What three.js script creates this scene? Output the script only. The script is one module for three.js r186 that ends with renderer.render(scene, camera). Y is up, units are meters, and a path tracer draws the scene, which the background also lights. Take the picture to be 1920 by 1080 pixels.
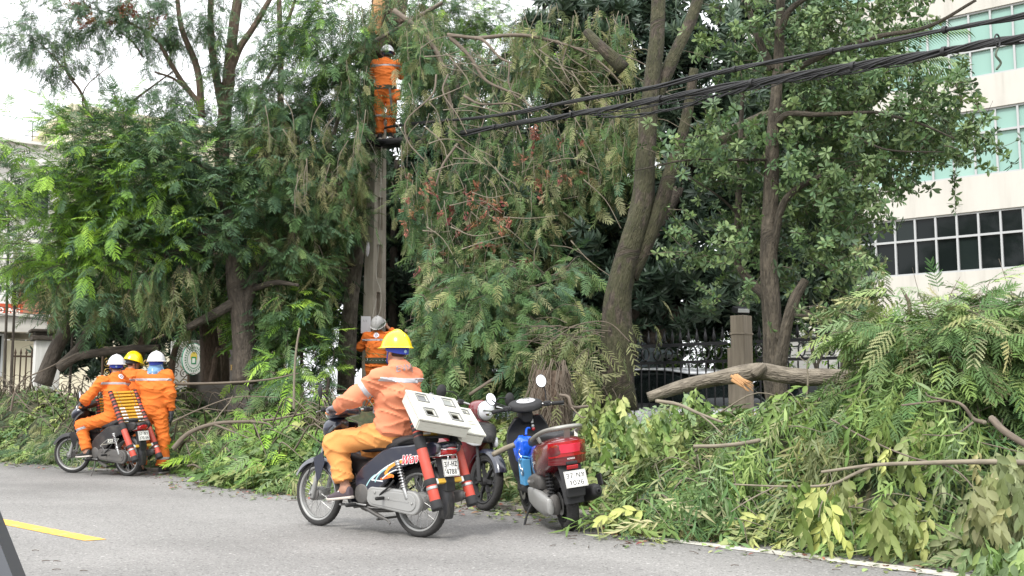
import * as THREE from 'three';
import { mergeGeometries } from 'three/addons/utils/BufferGeometryUtils.js';
import { RoundedBoxGeometry } from 'three/addons/geometries/RoundedBoxGeometry.js';

// ---------------------------------------------------------------- camera, sky, sun, exposure
const F = 1900, HORIZON = 742, EYE = 1.15;
const scene = new THREE.Scene();
const camera = new THREE.PerspectiveCamera(THREE.MathUtils.radToDeg(2 * Math.atan(540 / F)), 16 / 9, 0.05, 900);
const PITCH = Math.atan((HORIZON - 540) / F);
camera.position.set(0, EYE, 0);
camera.rotation.set(PITCH, 0, 0);
const renderer = new THREE.WebGLRenderer({ antialias: true });
renderer.toneMapping = THREE.LinearToneMapping;
renderer.toneMappingExposure = 2.3;
renderer.shadowMap.enabled = true;
{
  const W = 256, H = 128, d = new Float32Array(W * H * 4);
  for (let j = 0; j < H; j++) for (let i = 0; i < W; i++) {
    const el = ((j + 0.5) / H - 0.5) * Math.PI, az = (i / W) * Math.PI * 2, s = Math.sin(el);
    const cloud = 0.03 * Math.sin(az * 3 + 1 + 4 * s) + 0.025 * Math.sin(az * 7 - 9 * s) + 0.02 * Math.sin(az * 2 + 14 * s);
    const L = el > 0 ? (0.74 + 0.52 * s) * (1 + cloud) : 0.3;
    const k = (j * W + i) * 4;
    d[k] = L * 0.975; d[k + 1] = L * 0.995; d[k + 2] = L * 1.03; d[k + 3] = 1;
  }
  const sky = new THREE.DataTexture(d, W, H, THREE.RGBAFormat, THREE.FloatType);
  sky.mapping = THREE.EquirectangularReflectionMapping; sky.magFilter = THREE.LinearFilter; sky.needsUpdate = true;
  scene.background = sky; scene.environment = sky; scene.environmentIntensity = 1;
}
const sun = new THREE.DirectionalLight(new THREE.Color(1, 0.965, 0.91), 1.5);
sun.position.set(-13, 34, 15); sun.target.position.set(0, 0, -12);
sun.castShadow = true; sun.shadow.radius = 24; sun.shadow.mapSize.set(2048, 2048);
Object.assign(sun.shadow.camera, { left: -30, right: 30, top: 30, bottom: -30, near: 1, far: 120 });
scene.add(sun, sun.target);

// ---------------------------------------------------------------- helpers
const V = (x, y, z) => new THREE.Vector3(x, y, z);
const { lerp, clamp, degToRad: R } = THREE.MathUtils;
const PI = Math.PI;
function rng(seed) { let a = seed >>> 0; return () => { a = (a + 0x6d2b79f5) | 0; let t = Math.imul(a ^ (a >>> 15), 1 | a); t = (t + Math.imul(t ^ (t >>> 7), 61 | t)) ^ t; return ((t ^ (t >>> 14)) >>> 0) / 4294967296; }; }
let rnd = rng(7);
const rr = (a, b) => a + (b - a) * rnd();
const pick = (a) => a[Math.floor(rnd() * a.length) % a.length];
// a pixel of the 1920 x 1080 photograph and a distance away from the camera give a point of the place
function ray(px, py) { return V(px - 960, 540 - py, -F).applyAxisAngle(V(1, 0, 0), PITCH); }
function P(px, py, d) { const v = ray(px, py); return v.multiplyScalar(-d / v.z).add(camera.position); }
function G(px, py, y = 0) { const v = ray(px, py); return v.multiplyScalar((y - EYE) / v.y).add(camera.position); }
const ROAD = R(46), U = V(-Math.sin(ROAD), 0, -Math.cos(ROAD)), N = V(Math.cos(ROAD), 0, -Math.sin(ROAD));
const UN = (u, n, y = 0) => V(U.x * u + N.x * n, y, U.z * u + N.z * n);   // along the road (to the left and away), across it
const heading = (deg) => PI / 2 + R(deg);
// noise
const hash3 = (x, y, z) => { let h = Math.imul(x, 374761393) ^ Math.imul(y, 668265263) ^ Math.imul(z, 2147483647 ^ 0x5bd1e995); h = Math.imul(h ^ (h >>> 13), 1274126177); return ((h ^ (h >>> 16)) >>> 0) / 4294967296; };
function n3(x, y, z) {
  const i = Math.floor(x), j = Math.floor(y), k = Math.floor(z), f = x - i, g = y - j, h = z - k;
  const a = f * f * (3 - 2 * f), b = g * g * (3 - 2 * g), c = h * h * (3 - 2 * h);
  const q = (p, s, t) => hash3(i + p, j + s, k + t);
  return lerp(lerp(lerp(q(0, 0, 0), q(1, 0, 0), a), lerp(q(0, 1, 0), q(1, 1, 0), a), b), lerp(lerp(q(0, 0, 1), q(1, 0, 1), a), lerp(q(0, 1, 1), q(1, 1, 1), a), b), c) * 2 - 1;
}
function tile2(x, y, per, seed) {       // tileable value noise, x and y in cells, per cells a period
  const i = Math.floor(x), j = Math.floor(y), f = x - i, g = y - j, a = f * f * (3 - 2 * f), b = g * g * (3 - 2 * g), m = (v) => ((v % per) + per) % per;
  const q = (p, s) => hash3(m(i + p), m(j + s), seed);
  return lerp(lerp(q(0, 0), q(1, 0), a), lerp(q(0, 1), q(1, 1), a), b);
}
function fbm2(u, v, per, oct, seed) { let s = 0, w = 0.5, t = 0; for (let o = 0; o < oct; o++) { s += w * tile2(u * per, v * per, per, seed + o); t += w; w *= 0.5; per *= 2; } return s / t; }
const toS = (c) => (c <= 0.0031308 ? 12.92 * c : 1.055 * Math.pow(c, 1 / 2.4) - 0.055);
function tex(n, fn, srgb, rep) {        // fn(u, v) gives a grey or an [r, g, b] (linear for colours)
  const d = new Uint8Array(n * n * 4);
  for (let j = 0; j < n; j++) for (let i = 0; i < n; i++) {
    let c = fn(i / n, j / n); if (!Array.isArray(c)) c = [c, c, c];
    for (let k = 0; k < 3; k++) d[(j * n + i) * 4 + k] = 255 * clamp(srgb ? toS(clamp(c[k], 0, 1)) : c[k], 0, 1);
    d[(j * n + i) * 4 + 3] = 255;
  }
  const t = new THREE.DataTexture(d, n, n); t.wrapS = t.wrapT = THREE.RepeatWrapping; t.magFilter = THREE.LinearFilter; t.minFilter = THREE.LinearMipmapLinearFilter; t.generateMipmaps = true;
  if (srgb) t.colorSpace = THREE.SRGBColorSpace;
  if (rep) t.repeat.set(...rep); t.needsUpdate = true; return t;
}
function canvasTex(w, h, draw) {
  const c = document.createElement('canvas'); c.width = w; c.height = h; const g = c.getContext('2d'); draw(g, w, h);
  const t = new THREE.CanvasTexture(c); t.colorSpace = THREE.SRGBColorSpace; t.anisotropy = 4; return t;
}
const std = (r, g, b, rough = 0.6, o = {}) => new THREE.MeshStandardMaterial({ color: new THREE.Color().setRGB(r, g, b), roughness: rough, ...o });
const phy = (r, g, b, rough = 0.4, o = {}) => new THREE.MeshPhysicalMaterial({ color: new THREE.Color().setRGB(r, g, b), roughness: rough, ...o });

// things and parts
const taken = {};
function numbered(n) { const k = (taken[n] = (taken[n] ?? -1) + 1); return k ? n + '_' + String(k).padStart(3, '0') : n; }
function tag(o, label, category, group, kind) { if (label) o.userData.label = label; if (category) o.userData.category = category; if (group) o.userData.group = group; if (kind) o.userData.kind = kind; return o; }
function thing(name, label, category, pos, turn = 0, group) { const o = new THREE.Group(); o.name = numbered(name); if (pos) o.position.copy(pos); o.rotation.y = turn; scene.add(o); return tag(o, label, category, group); }
function group(name, parent) { const o = new THREE.Group(); o.name = name; parent.add(o); return o; }
function part(name, g, m, parent, label) {
  const o = new THREE.Mesh(Array.isArray(g) ? join(g) : g, m); o.name = name; o.castShadow = o.receiveShadow = true; parent.add(o);
  if (label) o.userData.label = label; return o;
}
function solo(name, g, m, label, category, grp, kind) { const o = part(numbered(name), g, m, scene); return tag(o, label, category, grp, kind); }

// geometry
function join(list) {
  list = list.map((g) => {
    const n = g.attributes.position.count, h = new THREE.BufferGeometry();
    if (!g.attributes.normal) g.computeVertexNormals();
    h.setAttribute('position', g.attributes.position); h.setAttribute('normal', g.attributes.normal);
    h.setAttribute('uv', g.attributes.uv ?? new THREE.BufferAttribute(new Float32Array(n * 2), 2));
    h.setIndex(g.index ?? [...Array(n).keys()]); return h;
  });
  return list.length === 1 ? list[0] : mergeGeometries(list);
}
function mesh3(pos, idx, uv) { const g = new THREE.BufferGeometry(); g.setAttribute('position', new THREE.Float32BufferAttribute(pos, 3)); g.setAttribute('uv', new THREE.Float32BufferAttribute(uv ?? new Array((pos.length / 3) * 2).fill(0), 2)); g.setIndex(idx); g.computeVertexNormals(); return g; }
function smooth(pts, per = 4) { if (pts.length < 3) return pts; return new THREE.CatmullRomCurve3(pts, false, 'centripetal').getPoints((pts.length - 1) * per); }
function tube(pts, rad, seg = 8, o = {}) {      // a tube of changing radius along points
  const pos = [], idx = [], uv = [], n = pts.length, T = V(0, 0, 0); let A = null, len = 0;
  for (let i = 0; i < n; i++) {
    T.subVectors(pts[Math.min(i + 1, n - 1)], pts[Math.max(i - 1, 0)]).normalize();
    if (!A) A = Math.abs(T.y) < 0.9 ? V(0, 1, 0) : V(1, 0, 0);
    A = A.clone().addScaledVector(T, -A.dot(T)).normalize();
    const B = V(0, 0, 0).crossVectors(T, A), r = typeof rad === 'function' ? rad(i / (n - 1)) : Array.isArray(rad) ? lerp(rad[0], rad[1], i / (n - 1)) : rad;
    if (i) len += pts[i].distanceTo(pts[i - 1]);
    for (let k = 0; k <= seg; k++) {
      const a = (k / seg) * 2 * PI, q = o.rough ? 1 + o.rough * n3(pts[i].x * 3 + Math.cos(a) * 2 + 9, pts[i].y * 2.2, pts[i].z * 3 + Math.sin(a) * 2) : 1, c = Math.cos(a) * r * q, s = Math.sin(a) * r * q;
      pos.push(pts[i].x + A.x * c + B.x * s, pts[i].y + A.y * c + B.y * s, pts[i].z + A.z * c + B.z * s);
      uv.push((k / seg) * Math.max(1, Math.round(r * 2 * PI / 0.4)), len / 0.8);
    }
  }
  const w = seg + 1;
  for (let i = 0; i < n - 1; i++) for (let k = 0; k < seg; k++) { const a = i * w + k, b = a + w; idx.push(a, a + 1, b, a + 1, b + 1, b); }
  if (!o.open) for (const [e, s] of [[0, 1], [n - 1, -1]]) {
    const c = pos.length / 3; pos.push(pts[e].x, pts[e].y, pts[e].z); uv.push(0.5, 0.5);
    for (let k = 0; k < seg; k++) { const a = e * w + k; s > 0 ? idx.push(c, a + 1, a) : idx.push(c, a, a + 1); }
  }
  return mesh3(pos, idx, uv);
}
const rod = (a, b, r, r2 = r, seg = 10) => tube([a, b], [r, r2], seg);
const bar = (pts, r, seg = 8, per = 5) => tube(smooth(pts, per), r, seg);
function place(g, x = 0, y = 0, z = 0, rx = 0, ry = 0, rz = 0) { g.applyMatrix4(new THREE.Matrix4().makeRotationFromEuler(new THREE.Euler(rx, ry, rz)).setPosition(x, y, z)); return g; }
const box = (w, h, d, x = 0, y = 0, z = 0, rx = 0, ry = 0, rz = 0) => place(new THREE.BoxGeometry(w, h, d), x, y, z, rx, ry, rz);
const rbox = (w, h, d, r, x = 0, y = 0, z = 0, rx = 0, ry = 0, rz = 0) => place(new RoundedBoxGeometry(w, h, d, 2, Math.min(r, w / 2.01, h / 2.01, d / 2.01)), x, y, z, rx, ry, rz);
const ball = (r, x, y, z, sx = 1, sy = 1, sz = 1, n = 14) => place(new THREE.SphereGeometry(r, n, Math.ceil(n * 0.7)).scale(sx, sy, sz), x, y, z);
function boxAB(a, b, w, h, up = V(0, 1, 0)) {      // a bar of rectangular section from a to b: w across, h along "up"
  const t = b.clone().sub(a), l = t.length(); t.normalize(); const s = V(0, 0, 0).crossVectors(t, up).normalize(), q = V(0, 0, 0).crossVectors(s, t);
  const g = new THREE.BoxGeometry(l, h, w); g.applyMatrix4(new THREE.Matrix4().makeBasis(t, q, s).setPosition(a.clone().add(b).multiplyScalar(0.5))); return g;
}
function extrude(pts, depth, bevel = 0.004, o = {}) {  // outline in x, y; the thickness is centred on z = 0
  const s = new THREE.Shape(pts.map((p) => new THREE.Vector2(p[0], p[1])));
  for (const h of o.holes ?? []) s.holes.push(new THREE.Path(h.map((p) => new THREE.Vector2(p[0], p[1]))));
  const g = new THREE.ExtrudeGeometry(s, { depth: Math.max(depth - 2 * bevel, 1e-4), bevelEnabled: bevel > 0, bevelSize: bevel, bevelThickness: bevel, bevelSegments: 2, curveSegments: 8 });
  g.translate(0, 0, -Math.max(depth - 2 * bevel, 1e-4) / 2); return g;
}
function spline2(pts, n = 6, closed = true) { const c = new THREE.SplineCurve(pts.map((p) => new THREE.Vector2(...p))); if (!closed) return c.getPoints(pts.length * n).map((p) => [p.x, p.y]); const k = new THREE.CatmullRomCurve3(pts.map((p) => V(p[0], p[1], 0)), true, 'centripetal'); return k.getPoints(pts.length * n).slice(0, -1).map((p) => [p.x, p.y]); }
// a closed body through stations along x: [x, y centre, half width (z), half height, superellipse power, z centre]
function hull(st, seg = 20, per = 4) {
  const K = st.map((s) => [s[0], s[1], s[2], s[3], s[4] ?? 2.4, s[5] ?? 0]), S = [];
  for (let i = 0; i < K.length - 1; i++) for (let j = 0; j < per; j++) {
    const t = j / per, p = [K[Math.max(i - 1, 0)], K[i], K[i + 1], K[Math.min(i + 2, K.length - 1)]];
    S.push(K[i].map((_, c) => 0.5 * (2 * p[1][c] + (p[2][c] - p[0][c]) * t + (2 * p[0][c] - 5 * p[1][c] + 4 * p[2][c] - p[3][c]) * t * t + (3 * p[1][c] - p[0][c] - 3 * p[2][c] + p[3][c]) * t * t * t)));
  }
  S.push(K[K.length - 1]);
  const pos = [], idx = [], uv = [], w = seg + 1;
  S.forEach((s, i) => { for (let k = 0; k <= seg; k++) { const a = (k / seg) * 2 * PI, c = Math.cos(a), q = Math.sin(a), e = 2 / s[4]; pos.push(s[0], s[1] + Math.sign(q) * Math.pow(Math.abs(q), e) * Math.max(s[3], 1e-3), s[5] + Math.sign(c) * Math.pow(Math.abs(c), e) * Math.max(s[2], 1e-3)); uv.push(k / seg, i / (S.length - 1)); } });
  for (let i = 0; i < S.length - 1; i++) for (let k = 0; k < seg; k++) { const a = i * w + k, b = a + w; idx.push(a, b, a + 1, a + 1, b, b + 1); }
  for (const [e, s] of [[0, 1], [S.length - 1, -1]]) { const c = pos.length / 3, q = S[e]; pos.push(q[0], q[1], q[5]); uv.push(0.5, 0.5); for (let k = 0; k < seg; k++) { const a = e * w + k; s > 0 ? idx.push(c, a, a + 1) : idx.push(c, a + 1, a); } }
  if (S[0][0] > S[S.length - 1][0]) for (let i = 0; i < idx.length; i += 3) { const t = idx[i]; idx[i] = idx[i + 1]; idx[i + 1] = t; }
  return mesh3(pos, idx, uv);
}
// a curved sheet with thickness: fn(s, t) for s, t in 0..1
function sheet(fn, nu, nv, th) {
  const a = [], e = 1e-3;
  for (let i = 0; i <= nu; i++) for (let j = 0; j <= nv; j++) {
    const s = i / nu, t = j / nv, p = fn(s, t), ds = fn(Math.min(s + e, 1), t).sub(fn(Math.max(s - e, 0), t)), dt = fn(s, Math.min(t + e, 1)).sub(fn(s, Math.max(t - e, 0)));
    a.push([p, ds.cross(dt).normalize(), s, t]);
  }
  const pos = [], uv = [], idx = [], w = nv + 1, M = a.length;
  for (const k of [0.5, -0.5]) for (const [p, n, s, t] of a) { pos.push(p.x + n.x * th * k, p.y + n.y * th * k, p.z + n.z * th * k); uv.push(s, t); }
  for (let i = 0; i < nu; i++) for (let j = 0; j < nv; j++) { const q = i * w + j, b = q + w; idx.push(q, b, q + 1, q + 1, b, b + 1, M + q, M + q + 1, M + b, M + q + 1, M + b + 1, M + b); }
  const rim = []; for (let j = 0; j < nv; j++) rim.push(j); for (let i = 0; i < nu; i++) rim.push(i * w + nv); for (let j = nv; j > 0; j--) rim.push(nu * w + j); for (let i = nu; i > 0; i--) rim.push(i * w);
  const g1 = mesh3(pos, idx, uv), p2 = [], i2 = [], u2 = [];
  rim.forEach((q, k) => { for (const m of [q, q + M]) { p2.push(pos[m * 3], pos[m * 3 + 1], pos[m * 3 + 2]); u2.push(0, 0); } const b = 2 * k, c = 2 * ((k + 1) % rim.length); i2.push(b, c, b + 1, c, c + 1, b + 1); });
  return join([g1, mesh3(p2, i2, u2)]);
}
// lathe about the axis from a towards b; prof = [[radius, distance along the axis], ...]
function lathe(prof, a, b, seg = 24) { const g = new THREE.LatheGeometry(prof.map((p) => new THREE.Vector2(Math.max(p[0], 1e-4), p[1])), seg); const y = b.clone().sub(a).normalize(); g.applyMatrix4(new THREE.Matrix4().compose(a, new THREE.Quaternion().setFromUnitVectors(V(0, 1, 0), y), V(1, 1, 1))); return g; }
// surface of a distance field on a grid (naive surface nets)
function nets(f, lo, hi, c) {
  const nx = Math.ceil((hi.x - lo.x) / c) + 1, ny = Math.ceil((hi.y - lo.y) / c) + 1, nz = Math.ceil((hi.z - lo.z) / c) + 1, D = new Float32Array(nx * ny * nz), at = (i, j, k) => (k * ny + j) * nx + i;
  for (let k = 0; k < nz; k++) for (let j = 0; j < ny; j++) for (let i = 0; i < nx; i++) D[at(i, j, k)] = f(lo.x + i * c, lo.y + j * c, lo.z + k * c);
  const id = new Int32Array(nx * ny * nz).fill(-1), pos = [], uv = [], idx = [];
  for (let k = 0; k < nz - 1; k++) for (let j = 0; j < ny - 1; j++) for (let i = 0; i < nx - 1; i++) {
    let n = 0, x = 0, y = 0, z = 0, m = 0;
    for (let q = 0; q < 8; q++) if (D[at(i + (q & 1), j + ((q >> 1) & 1), k + (q >> 2))] < 0) m |= 1 << q;
    if (m === 0 || m === 255) continue;
    for (let q = 0; q < 8; q++) for (let b = 1; b < 8; b <<= 1) if (!(q & b)) {
      const s = q | b; if (((m >> q) & 1) === ((m >> s) & 1)) continue;
      const d0 = D[at(i + (q & 1), j + ((q >> 1) & 1), k + (q >> 2))], d1 = D[at(i + (s & 1), j + ((s >> 1) & 1), k + (s >> 2))], t = d0 / (d0 - d1);
      x += (q & 1) + (b === 1 ? t : 0); y += ((q >> 1) & 1) + (b === 2 ? t : 0); z += (q >> 2) + (b === 4 ? t : 0); n++;
    }
    id[at(i, j, k)] = pos.length / 3; const X = lo.x + (i + x / n) * c, Y = lo.y + (j + y / n) * c, Z = lo.z + (k + z / n) * c; pos.push(X, Y, Z); uv.push((X + Z) * 1.4, Y * 2);
  }
  const quad = (a, b, d, e, fl) => { if (a < 0 || b < 0 || d < 0 || e < 0) return; fl ? idx.push(a, b, d, a, d, e) : idx.push(a, d, b, a, e, d); };
  for (let k = 1; k < nz - 1; k++) for (let j = 1; j < ny - 1; j++) for (let i = 1; i < nx - 1; i++) {
    const s = D[at(i, j, k)] < 0;
    if (s !== D[at(i + 1, j, k)] < 0) quad(id[at(i, j - 1, k - 1)], id[at(i, j, k - 1)], id[at(i, j, k)], id[at(i, j - 1, k)], s);
    if (s !== D[at(i, j + 1, k)] < 0) quad(id[at(i - 1, j, k - 1)], id[at(i - 1, j, k)], id[at(i, j, k)], id[at(i, j, k - 1)], s);
    if (s !== D[at(i, j, k + 1)] < 0) quad(id[at(i - 1, j - 1, k)], id[at(i, j - 1, k)], id[at(i, j, k)], id[at(i - 1, j, k)], s);
  }
  return mesh3(pos, idx, uv);
}
// ---------------------------------------------------------------- materials of the setting
const asphaltMap = tex(1024, (u, v) => {
  const g = 0.55 * fbm2(u, v, 256, 2, 11) + 0.3 * fbm2(u, v, 64, 2, 21) + 0.15 * fbm2(u, v, 6, 3, 31), s = tile2(u * 190, v * 190, 190, 41);
  const b = 0.14 + 0.115 * g + (s > 0.8 ? 0.2 * (s - 0.8) / 0.2 : 0) - (s < 0.16 ? 0.1 : 0);
  return [b * 1.02, b * 0.985, b * 0.95];
}, true);
const asphaltBump = tex(512, (u, v) => fbm2(u, v, 180, 2, 61));
const M = {};
M.road = std(1, 1, 1, 0.9, { map: asphaltMap, bumpMap: asphaltBump, bumpScale: 0.004, vertexColors: true });
M.earth = std(1, 1, 1, 0.97, { map: tex(512, (u, v) => { const g = fbm2(u, v, 10, 5, 71), h = fbm2(u, v, 60, 2, 76); return [0.09 + 0.09 * g + 0.05 * h, 0.08 + 0.075 * g + 0.04 * h, 0.055 + 0.05 * g + 0.03 * h]; }, true) });
M.paving = std(1, 1, 1, 0.92, { map: tex(512, (u, v) => { const g = fbm2(u, v, 12, 5, 81); return [0.2 + 0.14 * g, 0.185 + 0.13 * g, 0.16 + 0.11 * g]; }, true) });
const wearMap = (a, r, g, b) => tex(512, (u, v) => { const k = fbm2(u, v, 24, 4, a) > 0.66 || tile2(u * 200, v * 200, 200, a + 9) > 0.94 ? 0.45 : 1, q = 0.9 + 0.2 * fbm2(u, v, 40, 2, a + 3); return [lerp(0.22, r, k) * q, lerp(0.21, g, k) * q, lerp(0.19, b, k) * q]; }, true);
M.yellowLine = std(1, 1, 1, 0.85, { map: wearMap(91, 0.72, 0.42, 0.07) });
M.whiteLine = std(1, 1, 1, 0.85, { map: wearMap(95, 0.5, 0.48, 0.42) });
const barkTex = (a, c0, c1, sx, sy) => tex(512, (u, v) => { const g = fbm2(u, v * 0.999, 8, 5, a), s = fbm2(u * sx, v * sy, 8, 3, a + 7), m = Math.pow(clamp(0.6 * s + 0.5 * g, 0, 1), 1.3); return [0, 1, 2].map((k) => lerp(c0[k], c1[k], m)); }, true);
const barkBump = tex(512, (u, v) => { const g = fbm2(u * 3, v, 8, 4, 131), c = fbm2(u, v, 20, 3, 133); return 0.6 * Math.abs(2 * g - 1) + 0.4 * c; });
const bark = (t) => std(1, 1, 1, 0.93, { map: t, bumpMap: barkBump, bumpScale: 0.03 });
M.barkGrey = bark(barkTex(101, [0.05, 0.04, 0.03], [0.3, 0.26, 0.2], 2, 1));
M.barkDark = bark(barkTex(103, [0.025, 0.021, 0.017], [0.14, 0.115, 0.09], 2, 1));
M.barkBrown = bark(barkTex(105, [0.04, 0.026, 0.018], [0.22, 0.16, 0.115], 2, 1));
M.barkSlim = bark(barkTex(109, [0.018, 0.015, 0.011], [0.15, 0.125, 0.092], 2, 1));
M.barkMoss = bark(tex(512, (u, v) => { const g = fbm2(u, v, 8, 5, 107), m = fbm2(u, v, 4, 4, 117), q = clamp((m - 0.46) * 9, 0, 1) * (0.5 + 0.5 * tile2(u * 90, v * 90, 90, 5)); const w = Math.pow(fbm2(u * 2, v, 10, 4, 119), 1.5); const c = [0.025 + 0.2 * g * w, 0.02 + 0.16 * g * w, 0.015 + 0.115 * g * w], s = [0.05, 0.06, 0.018]; return c.map((x, k) => lerp(x, s[k], 0.6 * q)); }, true));
M.twig = std(0.16, 0.13, 0.1, 0.9);
M.twigPale = std(0.23, 0.2, 0.15, 0.9);
M.twigDark = std(0.09, 0.065, 0.048, 0.9);
M.twigPale.map = M.twig.map = tex(256, (u, v) => { const g = fbm2(u, v, 12, 4, 111); return [0.55 + 0.8 * g, 0.55 + 0.78 * g, 0.56 + 0.74 * g].map((x) => Math.min(1, x * 0.92)); }, true);
M.freshWood = std(1, 1, 1, 0.85, { map: tex(256, (u, v) => { const g = fbm2(u * 6, v, 8, 4, 141); return [0.3 + 0.3 * g, 0.16 + 0.18 * g, 0.065 + 0.1 * g]; }, true) });
const concreteMap = (a, lo, hi) => tex(512, (u, v) => { const g = fbm2(u, v, 6, 6, a), s = fbm2(u * 4, v, 8, 3, a + 5), m = clamp(0.7 * g + 0.35 * s, 0, 1); return [0, 1, 2].map((k) => lerp(lo[k], hi[k], m)); }, true);
M.poleConcrete = std(1, 1, 1, 0.95, { map: concreteMap(151, [0.24, 0.205, 0.16], [0.56, 0.5, 0.41]), bumpMap: barkBump, bumpScale: 0.006 });
M.pillar = std(1, 1, 1, 0.95, { map: concreteMap(155, [0.12, 0.095, 0.065], [0.36, 0.31, 0.245]) });
M.wallCream = std(1, 1, 1, 0.9, { map: tex(512, (u, v) => { const a = fbm2(u, v, 5, 5, 161), s = Math.pow(fbm2(u * 3, v * 0.25, 8, 5, 163), 3) * (0.3 + fbm2(u, v, 4, 3, 164)), m = clamp(1.12 - 0.8 * s - 0.25 * a, 0, 1); return [lerp(0.27, 0.52, m), lerp(0.255, 0.5, m), lerp(0.22, 0.455, m)]; }, true) });
M.wallWhite = std(1, 1, 1, 0.9, { map: concreteMap(165, [0.42, 0.41, 0.38], [0.8, 0.79, 0.76]) });
M.wallYellow = std(1, 1, 1, 0.9, { map: concreteMap(167, [0.55, 0.5, 0.36], [0.74, 0.69, 0.54]) });
M.mullion = std(0.4, 0.41, 0.41, 0.45);
M.ironBlack = std(0.02, 0.02, 0.022, 0.55, { metalness: 0.3 });
M.ironBrown = std(0.09, 0.06, 0.04, 0.5, { metalness: 0.4 });
M.gold = std(0.5, 0.34, 0.12, 0.4, { metalness: 0.7 });
M.glassMint = phy(0.24, 0.4, 0.345, 0.03, { specularIntensity: 1 });
M.glassMint2 = phy(0.29, 0.44, 0.385, 0.03, { specularIntensity: 1 });
M.glassDark = phy(0.008, 0.011, 0.011, 0.05, { specularIntensity: 0.45 });
M.glassDark2 = phy(0.014, 0.02, 0.019, 0.06, { specularIntensity: 0.5 });

// ---------------------------------------------------------------- ground, road, pavement
function flat(name, u0, u1, n0, n1, y, mat, nu, nn, tint, uvs = 2.3) {
  const pos = [], uv = [], idx = [], col = [];
  for (let i = 0; i <= nu; i++) for (let j = 0; j <= nn; j++) {
    const u = lerp(u0, u1, i / nu), n = lerp(n0, n1, j / nn), p = UN(u, n, y); pos.push(p.x, p.y, p.z); uv.push(u / uvs, n / uvs);
    const c = tint ? tint(u, n) : 1; col.push(c, c, c * (tint ? 0.985 : 1));
  }
  for (let i = 0; i < nu; i++) for (let j = 0; j < nn; j++) { const a = i * (nn + 1) + j, b = a + nn + 1; idx.push(a, a + 1, b, a + 1, b + 1, b); }
  const g = mesh3(pos, idx, uv); g.setAttribute('color', new THREE.Float32BufferAttribute(col, 3));
  if (g.attributes.normal.getY(0) < 0) { for (let i = 0; i < idx.length; i += 3) { const t = idx[i]; idx[i] = idx[i + 1]; idx[i + 1] = t; } g.setIndex(idx); g.computeVertexNormals(); }
  const o = part(name, g, mat, scene); return tag(o, null, null, null, 'structure');
}
flat('ground', -400, 400, -400, 400, -0.02, M.earth, 4, 4);
flat('road', -60, 140, -9, 7.48, 0, M.road, 250, 30, (u, n) => 1 + 0.16 * n3(u * 0.3, n * 1.4, 3) + 0.12 * n3(u * 1.1, n * 2.5, 9) - 0.22 * Math.max(0, n3(u * 2.1, n * 2.1, 14) - 0.45) * 2 - (n > 6.2 ? 0.05 + 0.12 * Math.abs(n3(u * 3, n * 5, 4)) : 0));
tag(solo('kerb', [...Array(90).keys()].map((k) => boxAB(UN(-20 + k * 0.8, 7.6, -0.035), UN(-20 + k * 0.8 + 0.785, 7.6, -0.035), 0.2, 0.15)), M.paving), 'worn concrete kerb at the edge of the road', 'kerb', null, 'structure');
flat('pavement', -60, 140, 7.7, 13, 0.034, M.paving, 40, 6);
function strip(name, pts, mat, label, y) {       // painted line: pixel corners on the road
  rnd = rng(700 + pts.length); const c0 = pts.map(([x, z]) => G(x, z, y)), q = [], pos = [], uv = []; c0.forEach((a, i) => { const b = c0[(i + 1) % c0.length], n = Math.max(1, Math.round(a.distanceTo(b) / 0.035)); for (let k = 0; k < n; k++) { const p = a.clone().lerp(b, k / n), j = k ? (rnd() > 0.93 ? 0.02 : 0.0045) : 0; q.push(p.add(V(rr(-j, j), 0, rr(-j, j)))); } });
  q.forEach((p) => { pos.push(p.x, y, p.z); uv.push(p.x * 0.7, p.z * 0.7); });
  const o = solo(name, mesh3(pos, THREE.ShapeUtils.triangulateShape(q.map((p) => new THREE.Vector2(p.x, -p.z)), []).flat(), uv), mat, label, 'road marking');
  return o;
}
strip('centre_line', [[-420, 889], [-436, 895], [160, 1014], [200, 1011]], M.yellowLine, 'yellow painted centre line dash on the grey road', 0.004);
strip('edge_line', [[1180, 1001.5], [1178, 1006], [1500, 1045], [1795, 1083], [2150, 1129], [2170, 1125], [1810, 1076], [1510, 1038]], M.whiteLine, 'faded white line along the road edge beside the leaf heap', 0.004);

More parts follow.
